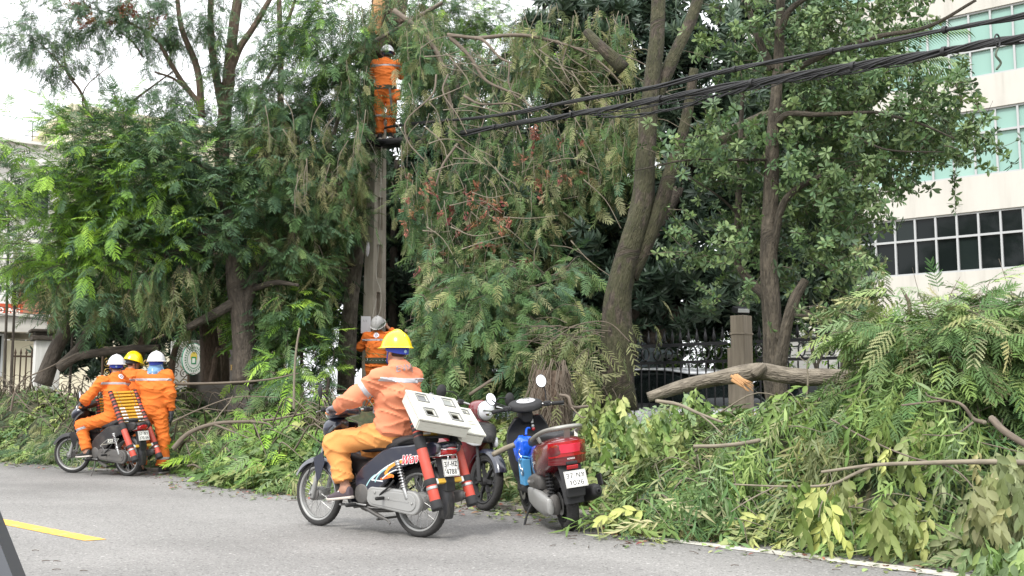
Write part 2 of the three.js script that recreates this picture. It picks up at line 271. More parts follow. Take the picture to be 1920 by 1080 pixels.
// ---------------------------------------------------------------- office block on the right
{
  const a0 = G(1920, 742 + 1), D = 35.8, base = V((960 / F) * D, 0, -D), th = R(51.7), du = V(-Math.sin(th), 0, -Math.cos(th)), out = V(-Math.cos(th), 0, Math.sin(th));
  const b = thing('office_building', 'cream office block with rows of mint green and dark glass behind the trees', 'building', base, 0);
  const pt = (a, y, o = 0) => V(du.x * a + out.x * o, y, du.z * a + out.z * o);
  const slab = (a0_, a1, y0, y1, o0, o1) => { const g = new THREE.BoxGeometry(a1 - a0_, y1 - y0, o1 - o0), c = pt((a0_ + a1) / 2, (y0 + y1) / 2, (o0 + o1) / 2); g.applyMatrix4(new THREE.Matrix4().makeBasis(du, V(0, 1, 0), V(0, 0, 0).crossVectors(du, V(0, 1, 0))).setPosition(c)); const p = g.attributes.position, uv = []; for (let i = 0; i < p.count; i++) uv.push((p.getX(i) * du.x + p.getZ(i) * du.z) / 5, p.getY(i) / 5); g.setAttribute('uv', new THREE.Float32BufferAttribute(uv, 2)); return g; };
  const A0 = -16, A1 = 9.6, yAt = (py) => EYE + (HORIZON - py) / F * D;
  // storeys: [sill y, head y, transom y, glass]
  const rows = [[yAt(502), yAt(386), yAt(432), 0], [yAt(317), yAt(186), yAt(232), 1], [yAt(121), yAt(-12), yAt(66), 2], [yAt(-80), yAt(-190), yAt(-140), 2]];
  let y = 0;
  const back = part('wall', slab(A0, A1, 0, rows[3][1] + 1.2, -9, -0.3), M.wallCream, b);
  rows.forEach(([s, h]) => { part('wall_band', slab(A0, A1, y, s, -0.298, 0.12), M.wallCream, b); y = h; });
  part('wall_band', slab(A0, A1, y, y + 1.0, -0.298, 0.12), M.wallCream, b);
  part('roof', slab(A0 - 0.5, A1 + 0.7, y + 1.0, y + 1.25, -9.3, 1.2), M.ironBlack, b);
  part('end_wall', slab(A1, A1 + 0.35, 0, y + 1.0, -9, 0.3), M.wallCream, b);
  rnd = rng(51);
  rows.forEach(([s, h, t, kind], ri) => {
    for (let k = 0; k < 34; k++) {
      const w = 0.75, x0 = A0 + 0.05 + k * w, x1 = x0 + w; if (x1 > A1) break;
      const win = part('window', [slab(x0 - 0.035, x0 + 0.035, s, h, -0.29, 0.06), slab(x0 + 0.035, x1 - 0.035, s + 0.002, s + 0.07, -0.29, 0.055), slab(x0 + 0.035, x1 - 0.035, t - 0.04, t + 0.04, -0.29, 0.055), slab(x0 + 0.035, x1 - 0.035, h - 0.07, h - 0.002, -0.29, 0.055)], M.mullion, b);
      const g = () => (kind ? pick([M.glassMint, M.glassMint, M.glassMint2]) : pick([M.glassDark, M.glassDark2]));
      const tilt = rr(-0.006, 0.006);
      part('pane', slab(x0 + 0.035, x1 - 0.035, s + 0.07, t - 0.04, -0.2, -0.05 + tilt), g(), win);
      part('pane', slab(x0 + 0.035, x1 - 0.035, t + 0.04, h - 0.07, -0.2, -0.05 - tilt), g(), win);
    }
  });
}
// a window in a wall facing the camera: frame and two panes
function facadeWindow(parent, x, y, w, h, z, mat = M.mullion, glass = M.glassDark2) {
  const f = part('window', [box(0.06, h, 0.1, x - w / 2, y, z), box(0.06, h, 0.1, x + w / 2, y, z), box(w - 0.06, 0.06, 0.095, x, y + h / 2 - 0.03, z), box(w - 0.06, 0.06, 0.095, x, y - h / 2 + 0.03, z), box(0.04, h - 0.12, 0.09, x, y, z)], mat, parent);
  part('pane', box(w / 2 - 0.05, h - 0.12, 0.02, x - w / 4, y, z - 0.01), glass, f); part('pane', box(w / 2 - 0.05, h - 0.12, 0.02, x + w / 4, y, z - 0.01), glass, f);
}
// far buildings at the left edge
{
  const p = P(-30, 742, 46), b = thing('white_building', 'weathered white concrete building with a flat parapet beyond the left trees', 'building', V(p.x, 0, p.z), R(35));
  const top = EYE + (742 - 262) / F * 46;
  part('wall', box(13, top - 0.9, 8, -3.5, (top - 0.9) / 2, -4), M.wallWhite, b);
  part('parapet', [box(13.6, 0.22, 8.6, -3.5, top - 0.9 + 0.11, -4), box(13.2, 0.8, 8.2, -3.5, top - 0.68 + 0.4, -4), box(13.7, 0.14, 8.7, -3.5, top + 0.19, -4)], M.wallWhite, b);
  for (let k = 0; k < 3; k++) for (let j = 0; j < 3; j++) facadeWindow(b, 1.6 - j * 3, top - 2.6 - k * 3.3, 1.4, 1.6, 0.05);
  part('brick_panel', box(1.6, 2.2, 0.1, 2.0, 5.6, 0.04), std(0.34, 0.16, 0.1, 0.9), b);
  part('antenna', [rod(V(1.6, top + 0.2, -1), V(1.6, top + 1.5, -1), 0.025, 0.02, 5), rod(V(1.1, top + 0.8, -1), V(2.1, top + 0.8, -1), 0.018, 0.018, 5), rod(V(1.3, top + 1.05, -1), V(1.9, top + 1.05, -1), 0.015, 0.015, 5)], M.ironBlack, b);
}
{
  const p = P(340, 742, 50), b = thing('yellow_building', 'pale yellow building whose roof shows between the left tree crowns', 'building', V(p.x, 0, p.z), R(38));
  const top = EYE + (742 - 236) / F * 50;
  part('wall', box(11, top, 7, 0, top / 2, -3.5), M.wallYellow, b); part('roof_ledge', box(11.6, 0.3, 7.6, 0, top + 0.15, -3.5), M.wallYellow, b);
  for (let k = 0; k < 3; k++) for (let j = 0; j < 3; j++) facadeWindow(b, -3.4 + j * 3.3, top - 2 - k * 3.2, 1.4, 1.6, 0.05);
}
{
  const d = 30, p = P(76, 742, d), b = thing('gatehouse', 'low cream gatehouse under the red signboard at the left edge', 'building', V(p.x, 0, p.z), R(28)), k = d / F, y = (q) => EYE + (742 - q) * k;
  part('wall', box(6.4, y(640), 4, -3.25, y(640) / 2, -2), M.wallYellow, b);
  part('canopy', [box(6.7, y(598) - y(626), 4.5, -3.3, (y(598) + y(626)) / 2, -1.7), box(6.9, 0.08, 4.7, -3.3, y(598) + 0.04, -1.7)], M.wallCream, b);
  facadeWindow(b, -1.65, y(668), 1.15, 1.25, 0.05);
  const s = thing('red_signboard', 'red signboard with white lettering on the cream gatehouse roof', 'sign', V(P(-14, 742, d - 0.6).x, y(596), P(-14, 742, d - 0.6).z), R(28));
  part('board', box(1.35, 0.74, 0.08), std(0.42, 0.065, 0.02, 0.6), s);
  part('lettering', place(new THREE.PlaneGeometry(1.35, 0.74), 0, 0, 0.044), new THREE.MeshStandardMaterial({ roughness: 0.6, transparent: true, map: canvasTex(512, 280, (g) => { g.clearRect(0, 0, 512, 280); g.fillStyle = '#f3e6dc'; g.font = 'bold 84px sans-serif'; g.textAlign = 'right'; g.fillText('O DỤNG', 488, 104); g.fillText('ECHNIC', 488, 196); }) }), s);
}
// ---------------------------------------------------------------- gate, walls and fences along the back
const FN = 11.7;
function fencePanel(u0, u1, label, h = 1.75, n = FN) {
  const f = thing('iron_fence', label, 'fence', UN(u0, n, 0.1), 0), L = u1 - u0, q = (u, y) => V(U.x * u, y, U.z * u);
  part('rail', [boxAB(q(0, h), q(L, h), 0.03, 0.045), boxAB(q(0, h - 0.24), q(L, h - 0.24), 0.03, 0.04), boxAB(q(0, 0.25), q(L, 0.25), 0.03, 0.04)], M.ironBlack, f);
  const bg = rod(V(0, 0.06, 0), V(0, h - 0.262, 0), 0.011, 0.011, 6), sg = lathe([[0, 0], [0.012, 0.005], [0.028, 0.06], [0.02, 0.1], [0.001, 0.2]], V(0, h + 0.024, 0), V(0, 2, 0), 6), rg = new THREE.TorusGeometry(0.085, 0.011, 6, 18).rotateY(PI / 2 + ROAD + PI / 2).translate(0, h - 0.12, 0);
  for (let u = 0.07; u < L; u += 0.135) { part('bar', bg, M.ironBlack, f).position.copy(q(u, 0)); part('spike', sg, M.ironBlack, f).position.copy(q(u, 0)); }
  for (let u = 0.14; u < L; u += 0.2) part('ring', rg, M.ironBlack, f).position.copy(q(u, 0));
}
const pil = P(1388, 742, 13.3), pu = pil.x * U.x + pil.z * U.z;
fencePanel(pu + 0.22, pu + 4.6, 'black iron fence with rings, left of the concrete gate pillar');
fencePanel(pu - 5.6, pu - 0.22, 'black iron fence with rings, right of the concrete gate pillar');
fencePanel(pu - 11.6, pu - 5.7, 'black iron fence with spikes behind the right end of the leaf heap');
{
  const t = thing('fence_pillar', 'brown stained concrete pillar with a floodlight on top between fence panels', 'pillar', UN(pu, FN, 0.1), PI / 2 + ROAD + PI / 2 - PI / 2);
  const top = EYE + (742 - 592) / F * 13.3 - 0.1;
  part('shaft', rbox(0.2, top, 0.22, 0.01, 0, top / 2, 0), M.pillar, t); part('buttress', rbox(0.1, top - 0.42, 0.13, 0.01, 0.151, (top - 0.42) / 2, 0.03), M.pillar, t);
  part('joint_band', rbox(0.22, 0.025, 0.24, 0.004, 0, top - 0.24, 0), M.pillar, t);
  const l = thing('floodlight', 'small grey floodlight on top of the concrete pillar', 'lamp', UN(pu, FN, 0.1 + top), R(20));
  part('housing', rbox(0.2, 0.075, 0.13, 0.01, 0, 0.075, 0, 0.3), M.ironBlack, l); part('lens', rbox(0.17, 0.05, 0.012, 0.004, 0, 0.062, 0.068, 0.3), phy(0.6, 0.62, 0.62, 0.15), l); part('bracket', [box(0.03, 0.04, 0.03, 0, 0.02, 0)], M.ironBlack, l);
}
{ // gate pillar, ornamental gate, sign wall at the left
  const d = 22;
  const t = thing('gate_pillar', 'pale grey gate pillar with a dark moulded cap behind the left heap', 'pillar', V(P(84, 742, d).x, 0, -d), R(30));
  const k = d / F, y = (q) => EYE + (742 - q) * k;
  part('shaft', rbox(0.5, y(640), 0.5, 0.01, 0, y(640) / 2, 0), M.wallWhite, t);
  part('cap', [rbox(0.66, 0.1, 0.66, 0.02, 0, y(640) + 0.05, 0), rbox(0.56, 0.08, 0.56, 0.02, 0, y(640) + 0.14, 0), rbox(0.72, 0.06, 0.72, 0.02, 0, y(640) + 0.21, 0)], M.barkDark, t);
  const f = thing('short_fence', 'brown spiked iron fence beside the pale gate pillar', 'fence', V(P(56, 742, d + 0.3).x, 0, -d - 0.3), R(30));
  part('rail', [box(0.75, 0.04, 0.03, 0, y(668), 0), box(0.75, 0.04, 0.03, 0, 0.4, 0)], M.ironBrown, f);
  for (let i = 0; i < 7; i++) part('bar', lathe([[0.018, 0], [0.018, y(664)], [0.03, y(662)], [0.001, y(652)]], V(-0.33 + i * 0.11, 0, 0.002), V(-0.33 + i * 0.11, 1, 0.002), 6), M.ironBrown, f);
  const g = thing('ornamental_gate', 'bronze ornamental gate with scrolls and arched top behind the crew on the left', 'gate', V(P(190, 742, d).x, 0, -d), R(38));
  const W = 1.9, top = (s) => y(640) - 0.15 + 0.75 * Math.pow(s, 2.2);
  part('frame', [bar([...Array(9).keys()].map((i) => V(i / 8 * W, top(i / 8), 0)), 0.03), rod(V(0, 0.1, 0), V(0, top(0), 0), 0.03), rod(V(W, 0.1, 0), V(W, top(1), 0), 0.03), rod(V(0, 0.9, 0), V(W, 0.9, 0), 0.022), rod(V(0, 0.15, 0), V(W, 0.15, 0), 0.022)], M.ironBrown, g);
  for (let i = 1; i < 16; i++) part('bar', rod(V(i / 16 * W, 0.16, 0), V(i / 16 * W, 0.89, 0), 0.012, 0.012, 6), M.ironBrown, g);
  rnd = rng(77);
  for (let i = 0; i < 9; i++) for (let j = 0; j < 5; j++) { const s = (i + 0.5) / 9, yy = 1.02 + j * 0.21; if (yy > top(s) - 0.08) continue; const pts = []; for (let q = 0; q < 16; q++) { const a = q * 0.62 + i + j * 2, r = 0.105 * (1 - q / 18); pts.push(V(s * W + Math.cos(a) * r, yy + Math.sin(a) * r, 0.004 * ((i + j) % 2))); } part('scroll', tube(pts, 0.011, 5), pick([M.gold, M.ironBrown]), g); }
  const w = thing('sign_wall', 'grey stone sign wall with raised golden letters behind the tree trunk', 'sign', V(P(424, 742, 24).x, 0, -24), R(18));
  const kk = 24 / F, yy = (q) => EYE + (742 - q) * kk;
  part('slab', rbox(1.9, yy(640), 0.3, 0.02, 0, yy(640) / 2, 0), std(0.12, 0.11, 0.1, 0.7), w);
  const gl = new THREE.MeshStandardMaterial({ roughness: 0.4, metalness: 0.3, transparent: true, map: canvasTex(512, 256, (c) => { c.clearRect(0, 0, 512, 256); c.fillStyle = '#c9a765'; c.font = 'bold 52px serif'; c.textAlign = 'center'; c.fillText('ĐUÒNG S', 256, 56); c.fillText('TRU', 330, 136); c.font = 'bold 60px serif'; c.fillText('PHÒNG', 300, 226); }) });
  part('lettering', place(new THREE.PlaneGeometry(1.5, 0.75), 0.15, yy(672), 0.153), gl, w);
  const e = thing('emblem_board', 'oval white board with a green ring emblem beside the grey sign wall', 'sign', V(P(360, 742, 23).x, EYE + (742 - 674) * 23 / F, -23), R(30));
  const ov = (a, b, z) => extrude([...Array(40).keys()].map((i) => [a * Math.cos(i / 20 * PI), b * Math.sin(i / 20 * PI)]), z, 0.006);
  part('rim', ov(0.25, 0.36, 0.06), std(0.03, 0.25, 0.14, 0.5), e);
  part('board', place(ov(0.235, 0.345, 0.02), 0, 0, 0.035), std(0.75, 0.76, 0.72, 0.5), e);
  part('emblem', place(new THREE.PlaneGeometry(0.46, 0.68), 0, 0, 0.05), new THREE.MeshStandardMaterial({ roughness: 0.5, transparent: true, map: canvasTex(256, 384, (c) => { c.clearRect(0, 0, 256, 384); c.save(); c.translate(128, 192); c.scale(1, 1.5); c.strokeStyle = '#2f8f5c'; c.lineWidth = 5; c.beginPath(); c.arc(0, 0, 78, 0, 7); c.stroke(); for (let i = 0; i < 30; i++) { c.save(); c.rotate(i / 30 * 2 * PI); c.fillStyle = '#2c7f52'; c.fillRect(-4, -112, 8, 20); c.restore(); } c.fillStyle = '#e6cf62'; c.beginPath(); c.arc(0, -20, 42, 0, 7); c.fill(); c.fillStyle = '#2f8f5c'; c.fillRect(-30, -20, 60, 62); c.fillStyle = '#f0f2ea'; c.fillRect(-18, -8, 36, 40); c.restore(); }) }), e);
  const pst = thing('white_post', 'white post beside the oval emblem board', 'post', V(P(336, 742, 23.4).x, 0, -23.4), R(30)); part('shaft', rbox(0.4, EYE + (742 - 640) * 23.4 / F, 0.3, 0.02, 0, (EYE + (742 - 640) * 23.4 / F) / 2, 0), M.wallWhite, pst);
}
// behind the fence: white outbuilding and parked cars
{
  const d = 19, b = thing('outbuilding', 'white outbuilding seen through the iron fence beside the leaning trunk', 'building', V(P(1232, 742, d).x, 0, -d), R(20)), y = (q) => EYE + (742 - q) * d / F;
  part('wall', box(0.9, y(628), 3, 0, y(628) / 2, -1.5), std(0.62, 0.68, 0.78, 0.8), b); part('roof_ledge', box(1.1, 0.12, 3.2, 0, y(628) + 0.06, -1.5), std(0.5, 0.55, 0.62, 0.8), b); facadeWindow(b, 0.28, y(690), 0.42, 0.5, 0.03);
  const b2 = thing('white_wall', 'plain white wall beyond the fence at the right of the slim trunk', 'wall', V(P(1580, 742, 22).x, 0, -22), R(-8));
  part('panel', box(3.6, EYE + (742 - 632) * 22 / F, 0.3, 0, (EYE + (742 - 632) * 22 / F) / 2, 0), M.wallWhite, b2); part('coping', box(3.7, 0.1, 0.4, 0, EYE + (742 - 632) * 22 / F + 0.05, 0), M.wallWhite, b2);
}
function car(px, d, turn, col, label) {
  const c = thing('parked_car', label, 'car', V(P(px, 742, d).x, 0.02, -d), turn, 'cars parked behind the iron fence');
  const paint = phy(...col, 0.3, { clearcoat: 1, clearcoatRoughness: 0.05 });
  part('body', hull([[-2.15, 0.62, 0.72, 0.24, 4], [-2.0, 0.62, 0.82, 0.34, 5], [-1, 0.62, 0.87, 0.36, 5], [0.6, 0.6, 0.87, 0.34, 5], [1.7, 0.58, 0.84, 0.28, 5], [2.15, 0.54, 0.72, 0.2, 4]], 24, 3), paint, c);
  part('cabin', hull([[-1.9, 0.92, 0.66, 0.12, 3], [-1.3, 1.16, 0.68, 0.3, 3.4], [-0.3, 1.2, 0.7, 0.32, 3.6], [0.4, 1.16, 0.68, 0.28, 3.4], [1.15, 0.92, 0.68, 0.1, 3]], 24, 4), M.glassDark, c);
  part('roof', hull([[-1.45, 1.44, 0.5, 0.03, 3], [-0.9, 1.5, 0.58, 0.035, 3], [0, 1.5, 0.58, 0.035, 3], [0.45, 1.43, 0.52, 0.03, 3]], 20, 3), paint, c);
  for (const [x, z] of [[-1.3, -0.78], [-1.3, 0.78], [1.35, -0.78], [1.35, 0.78]]) { const w = part('wheel', lathe([[0.18, -0.1], [0.3, -0.1], [0.32, -0.05], [0.32, 0.05], [0.3, 0.1], [0.18, 0.1]], V(x, 0.32, z), V(x, 0.32, z + 1)), M.ironBlack, c); part('rim', lathe([[0, -0.07], [0.19, -0.085], [0.19, 0.085], [0, 0.07]], V(x, 0.32, z), V(x, 0.32, z + 1)), M.mullion, w); }
  for (const z of [-0.55, 0.55]) { part('headlight', ball(0.13, 2.04, 0.66, z, 0.6, 0.6, 1.3), phy(0.8, 0.8, 0.8, 0.1), c); part('tail_light', ball(0.12, -2.1, 0.72, z, 0.4, 0.8, 1.2), phy(0.4, 0.02, 0.02, 0.2), c); }
}
car(1222, 15.6, R(120), [0.7, 0.72, 0.74], 'white car parked behind the fence by the leaning trunk');
car(1312, 17.4, R(60), [0.015, 0.016, 0.018], 'black car parked behind the fence above the fallen log');
car(1010, 17.6, R(5), [0.5, 0.55, 0.66], 'pale blue car half hidden by hanging leaves behind the fence');
car(1578, 17.0, R(30), [0.72, 0.74, 0.77], 'white car behind the fence at the right end of the fallen log');
// ---------------------------------------------------------------- leaves
function bladeInto(o, p, dir, nor, L, W, { fold = 0.15, curl = 0.2, n = 4, wide = 0.5, tip = 1, side = 0 } = {}) {   // one leaf blade: base p, along dir, facing nor
  const y = dir.clone().normalize(), x = V(0, 0, 0).crossVectors(y, nor).normalize(), z = V(0, 0, 0).crossVectors(x, y), b = o.pos.length / 3;
  for (let i = 0; i <= n; i++) {
    const t = i / n, w = W * 0.5 * Math.pow(Math.sin(PI * Math.pow(t * 0.94 + 0.03, Math.log(0.5) / Math.log(wide))), tip), a = -curl * t * t, cx = side * L * t * t;
    for (const s of [-1, 0, 1]) { const h = L * a + (s ? Math.abs(w) * fold * 2 : 0); o.pos.push(...p.clone().addScaledVector(y, L * t * (1 - 0.3 * Math.abs(curl) * t)).addScaledVector(x, s * w + cx).addScaledVector(z, h).toArray()); o.uv.push(s * 0.5 + 0.5, t); }
  }
  for (let i = 0; i < n; i++) for (const s of [0, 1]) { const a = b + i * 3 + s, c = a + 3; o.idx.push(a, a + 1, c, a + 1, c + 1, c); }
}
const leafSet = () => ({ pos: [], idx: [], uv: [] });
const leafGeo = (o) => mesh3(o.pos, o.idx, o.uv);
function stemInto(o, a, b, r) { const g = tube([a, b], [r, r * 0.6], 3, { open: true }), k = o.pos.length / 3; o.pos.push(...g.attributes.position.array); o.uv.push(...g.attributes.uv.array); o.idx.push(...Array.from(g.index.array, (i) => i + k)); }
// twice-pinnate frond: every pinna edged by its leaflets
function frond({ pairs = 8, L = 0.33, pl = 0.115, fold = 0.2, droop = 0.3, teeth = 7, w = 0.0142, fwd = 0.55 }) {
  const o = leafSet(), at = (t) => V(0, L * t * (1 - 0.15 * droop * t), -droop * L * t * t);
  for (let i = 0; i < 3; i++) stemInto(o, at(i / 3), at((i + 1) / 3), 0.0028);
  for (let i = 0; i < pairs; i++) for (const s of [-1, 1]) {
    const t = 0.16 + 0.84 * (i + rr(-0.1, 0.1)) / (pairs - 1), l = pl * (0.55 + 0.45 * Math.sin(PI * (0.12 + 0.76 * t))) * rr(0.85, 1.1), b = at(Math.min(t, 1)), f = fold + rr(-0.18, 0.18) + (i === pairs - 1 ? -0.1 : 0), fw = fwd + rr(-0.12, 0.12) + 0.5 * t * t;
    const d = V(s * Math.cos(fw) * Math.cos(f), Math.sin(fw), -Math.sin(f) * Math.cos(fw)).normalize(), q = V(0, 0, 0).crossVectors(d, V(0, 0, s)).normalize().multiplyScalar(s), k0 = o.pos.length / 3;
    const sag = rr(0.05, 0.35), c = (u) => b.clone().addScaledVector(d, l * u).add(V(0, 0, -sag * l * u * u));
    for (let j = 0; j < teeth; j++) {
      const u0 = j / teeth, u1 = (j + 1) / teeth, m = (u0 + u1) / 2, ww = w * Math.sin(PI * (0.16 + 0.74 * m)) * 1.15, a = c(u0), e = c(u1 + 0.02), v = q.clone().addScaledVector(d, 0.45).normalize();
      for (const z of [-1, 1]) { const tip = c(m).addScaledVector(z > 0 ? v : v.clone().addScaledVector(q, -2 * v.dot(q)), ww).add(V(0, 0, rr(-0.002, 0.003))), k = o.pos.length / 3; o.pos.push(...a.toArray(), ...e.toArray(), ...tip.toArray()); o.uv.push(0, u0, 0, u1, 1, m); o.idx.push(k, k + 1, k + 2); }
    }
  }
  return leafGeo(o);
}
function rosette({ n = 9, L = 0.19, W = 0.042, up = 0.2, spread = 1, curl = 0.35, wide = 0.45, fold = 0.2, seg = 4 }) {    // leaves round the tip of a twig that points along +y
  const o = leafSet(); stemInto(o, V(0, -0.06, 0), V(0, 0.01, 0), 0.004);
  for (let i = 0; i < n; i++) { const a = i / n * 2 * PI * 1.6 + rr(-0.3, 0.3), e = up + rr(-0.35, 0.35), c = Math.cos(e) * spread, d = V(Math.cos(a) * c, Math.sin(e), Math.sin(a) * c); bladeInto(o, V(d.x * 0.006, rr(-0.025, 0.012), d.z * 0.006), d, V(0, 1, 0).addScaledVector(d, -0.3), L * rr(0.7, 1.12), W * rr(0.8, 1.15), { curl: curl * rr(0.4, 1.5), wide, fold, n: seg }); }
  return leafGeo(o);
}
function leafyTwig({ n = 10, len = 0.4, L = 0.15, W = 0.02, curl = 0.3, side = 0.2, wide = 0.4, ang = 0.6, fold = 0.15, seg = 4, tip = 1 }) {
  const o = leafSet(), at = (t) => V(0.04 * Math.sin(t * 3), len * t, -0.12 * len * t * t); for (let i = 0; i < 3; i++) stemInto(o, at(i / 3), at((i + 1) / 3), 0.0034);
  for (let i = 0; i < n; i++) { const t = 0.1 + 0.9 * i / (n - 1), s = i % 2 ? 1 : -1, a = ang + rr(-0.25, 0.25) - 0.35 * t, h = rr(-0.7, 0.7); bladeInto(o, at(t), V(s * Math.sin(a) * Math.cos(h), Math.cos(a), Math.sin(a) * Math.sin(h) - 0.15), V(rr(-0.5, 0.5), 0.1, 1), L * rr(0.65, 1.15), W * rr(0.75, 1.2), { curl: curl * rr(-0.3, 1.6), side: side * rr(-1.2, 1.2), wide, fold, n: seg, tip }); }
  return leafGeo(o);
}
function podBunch() { const o = leafSet(); for (let i = 0; i < 9; i++) { const d = V(rr(-0.5, 0.5), -1, rr(-0.5, 0.5)), p = V(rr(-0.05, 0.05), rr(-0.12, 0.02), rr(-0.05, 0.05)); stemInto(o, V(0, 0.03, 0), p, 0.002); bladeInto(o, p, d, V(rr(-1, 1), 0.2, rr(-1, 1)), rr(0.05, 0.085), rr(0.02, 0.034), { n: 3, curl: rr(-0.2, 0.4), fold: 0.3 }); } return leafGeo(o); }
function palmFrond() { const o = leafSet(), at = (t) => V(0, 2.0 * t, -0.9 * t * t); for (let i = 0; i < 6; i++) stemInto(o, at(i / 6), at((i + 1) / 6), 0.02 * (1 - i / 7)); for (let i = 0; i < 34; i++) for (const s of [-1, 1]) { const t = 0.12 + 0.88 * i / 34; bladeInto(o, at(t), V(s * 0.8, 0.7 - 0.2 * t, -0.45 - 0.3 * t), V(0, 0, 1), 0.6 * (1 - 0.55 * t * t), 0.028, { curl: 0.35, n: 4, wide: 0.35 }); } return leafGeo(o); }
rnd = rng(1001);
const leafMat = (rough = 0.62, tr = 0.22, spec = 0.4) => phy(1, 1, 1, rough, { transmission: tr, thickness: 0, specularIntensity: spec, side: THREE.DoubleSide });
const LEAF = {
  fern: { geos: [frond({}), frond({ fold: 0.35, droop: 0.5 }), frond({ fold: 0.05, droop: 0.2, pairs: 9 }), frond({ pairs: 6, L: 0.27, fold: 0.25 })], mat: leafMat() },
  wilt: { geos: [frond({ fold: 0.55, droop: 0.7, fwd: 0.6, pairs: 6 }), frond({ fold: 0.75, droop: 0.4, fwd: 0.65, pairs: 6, pl: 0.12 }), frond({ fold: 0.45, droop: 0.9, fwd: 0.5, pairs: 7 }), frond({ fold: 0.3, droop: 1.1, fwd: 0.45, pairs: 6, pl: 0.12 })], mat: leafMat(0.7) },
  mango: { geos: [rosette({}), rosette({ n: 8, up: -0.25, L: 0.22 }), rosette({ n: 10, up: 0.05, curl: 0.5 })], mat: leafMat(0.4, 0.1, 0.5) },
  whorl: { geos: [rosette({ n: 7, L: 0.135, W: 0.047, up: 0.25, wide: 0.62, curl: 0.15, fold: 0.12 }), rosette({ n: 8, L: 0.12, W: 0.042, up: 0.5, wide: 0.62, curl: 0.1, fold: 0.12 }), rosette({ n: 6, L: 0.15, W: 0.05, up: 0, wide: 0.62, curl: 0.25 })], mat: leafMat(0.5, 0.2, 0.5) },
  sickle: { geos: [leafyTwig({}), leafyTwig({ side: 0.35, n: 12 }), leafyTwig({ n: 8, L: 0.17, W: 0.024, curl: 0.5 }), leafyTwig({ n: 11, W: 0.017, curl: 0.7, ang: 0.9 }), leafyTwig({ n: 10, W: 0.015, curl: 1.1, fold: 0.5, ang: 0.5 }), leafyTwig({ n: 9, L: 0.12, W: 0.02, curl: -0.4, side: 0.4, ang: 1.1 })], mat: leafMat(0.55, 0.2, 0.5) },
  broad: { geos: [leafyTwig({ n: 9, len: 0.3, L: 0.105, W: 0.042, wide: 0.46, side: 0.05, curl: 0.2, tip: 0.85 }), leafyTwig({ n: 10, len: 0.28, L: 0.115, W: 0.046, wide: 0.42, side: 0.05, curl: 0.35, tip: 0.85 }), leafyTwig({ n: 7, len: 0.22, L: 0.12, W: 0.05, wide: 0.48, side: 0.04, curl: 0.1, tip: 0.8 }), leafyTwig({ n: 9, len: 0.26, L: 0.105, W: 0.036, fold: 0.5, curl: 0.9, tip: 0.85 }), leafyTwig({ n: 8, len: 0.24, L: 0.1, W: 0.04, fold: 0.35, curl: -0.5, tip: 0.85 })], mat: leafMat(0.55, 0.22, 0.45) },
  small: { geos: [leafyTwig({ n: 14, len: 0.3, L: 0.06, W: 0.026, wide: 0.46, side: 0, curl: 0.2, ang: 0.9, seg: 3 }), leafyTwig({ n: 16, len: 0.36, L: 0.055, W: 0.022, side: 0, ang: 1.1, seg: 3 })], mat: leafMat(0.6) },
  pods: { geos: [podBunch(), podBunch()], mat: leafMat(0.7, 0.15) },
  palm: { geos: [palmFrond()], mat: leafMat(0.5) },
};
// palettes: base reflectances
const C = {
  deep: [[0.0457, 0.0915, 0.0414], [0.0609, 0.1142, 0.0477], [0.0762, 0.1341, 0.0553], [0.0563, 0.1066, 0.0539]],
  blue: [[0.0653, 0.1344, 0.0664], [0.088, 0.166, 0.0796], [0.0596, 0.1202, 0.0567], [0.1135, 0.1976, 0.0989]],
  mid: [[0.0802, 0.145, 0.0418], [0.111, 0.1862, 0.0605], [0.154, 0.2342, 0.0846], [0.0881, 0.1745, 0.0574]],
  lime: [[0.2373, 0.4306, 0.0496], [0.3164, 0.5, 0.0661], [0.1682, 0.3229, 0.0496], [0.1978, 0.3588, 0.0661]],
  olive: [[0.2084, 0.2254, 0.1005], [0.2566, 0.2691, 0.1207], [0.1604, 0.1891, 0.0805], [0.3208, 0.32, 0.1608], [0.1202, 0.1527, 0.0603]],
  pale: [[0.3012, 0.3208, 0.1533], [0.2488, 0.2792, 0.1313], [0.1964, 0.2376, 0.0985], [0.3536, 0.3326, 0.1642]],
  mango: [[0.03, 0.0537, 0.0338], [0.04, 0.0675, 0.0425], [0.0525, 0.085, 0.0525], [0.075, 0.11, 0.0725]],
  whorl: [[0.1115, 0.185, 0.0647], [0.1508, 0.2221, 0.0836], [0.0851, 0.1554, 0.0614], [0.1966, 0.2739, 0.1115], [0.0918, 0.1481, 0.0736]],
  cut: [[0.1214, 0.2018, 0.0492], [0.182, 0.2753, 0.0722], [0.118, 0.1988, 0.0554], [0.2782, 0.3701, 0.1221], [0.2023, 0.2845, 0.1258]],
  cutBroad: [[0.1362, 0.1921, 0.0466], [0.2171, 0.273, 0.081], [0.2838, 0.3287, 0.127], [0.1326, 0.2086, 0.0466], [0.4087, 0.4399, 0.1524]],
  dry: [[0.27, 0.1, 0.075], [0.33, 0.13, 0.085], [0.22, 0.06, 0.06], [0.3, 0.17, 0.09]],
};
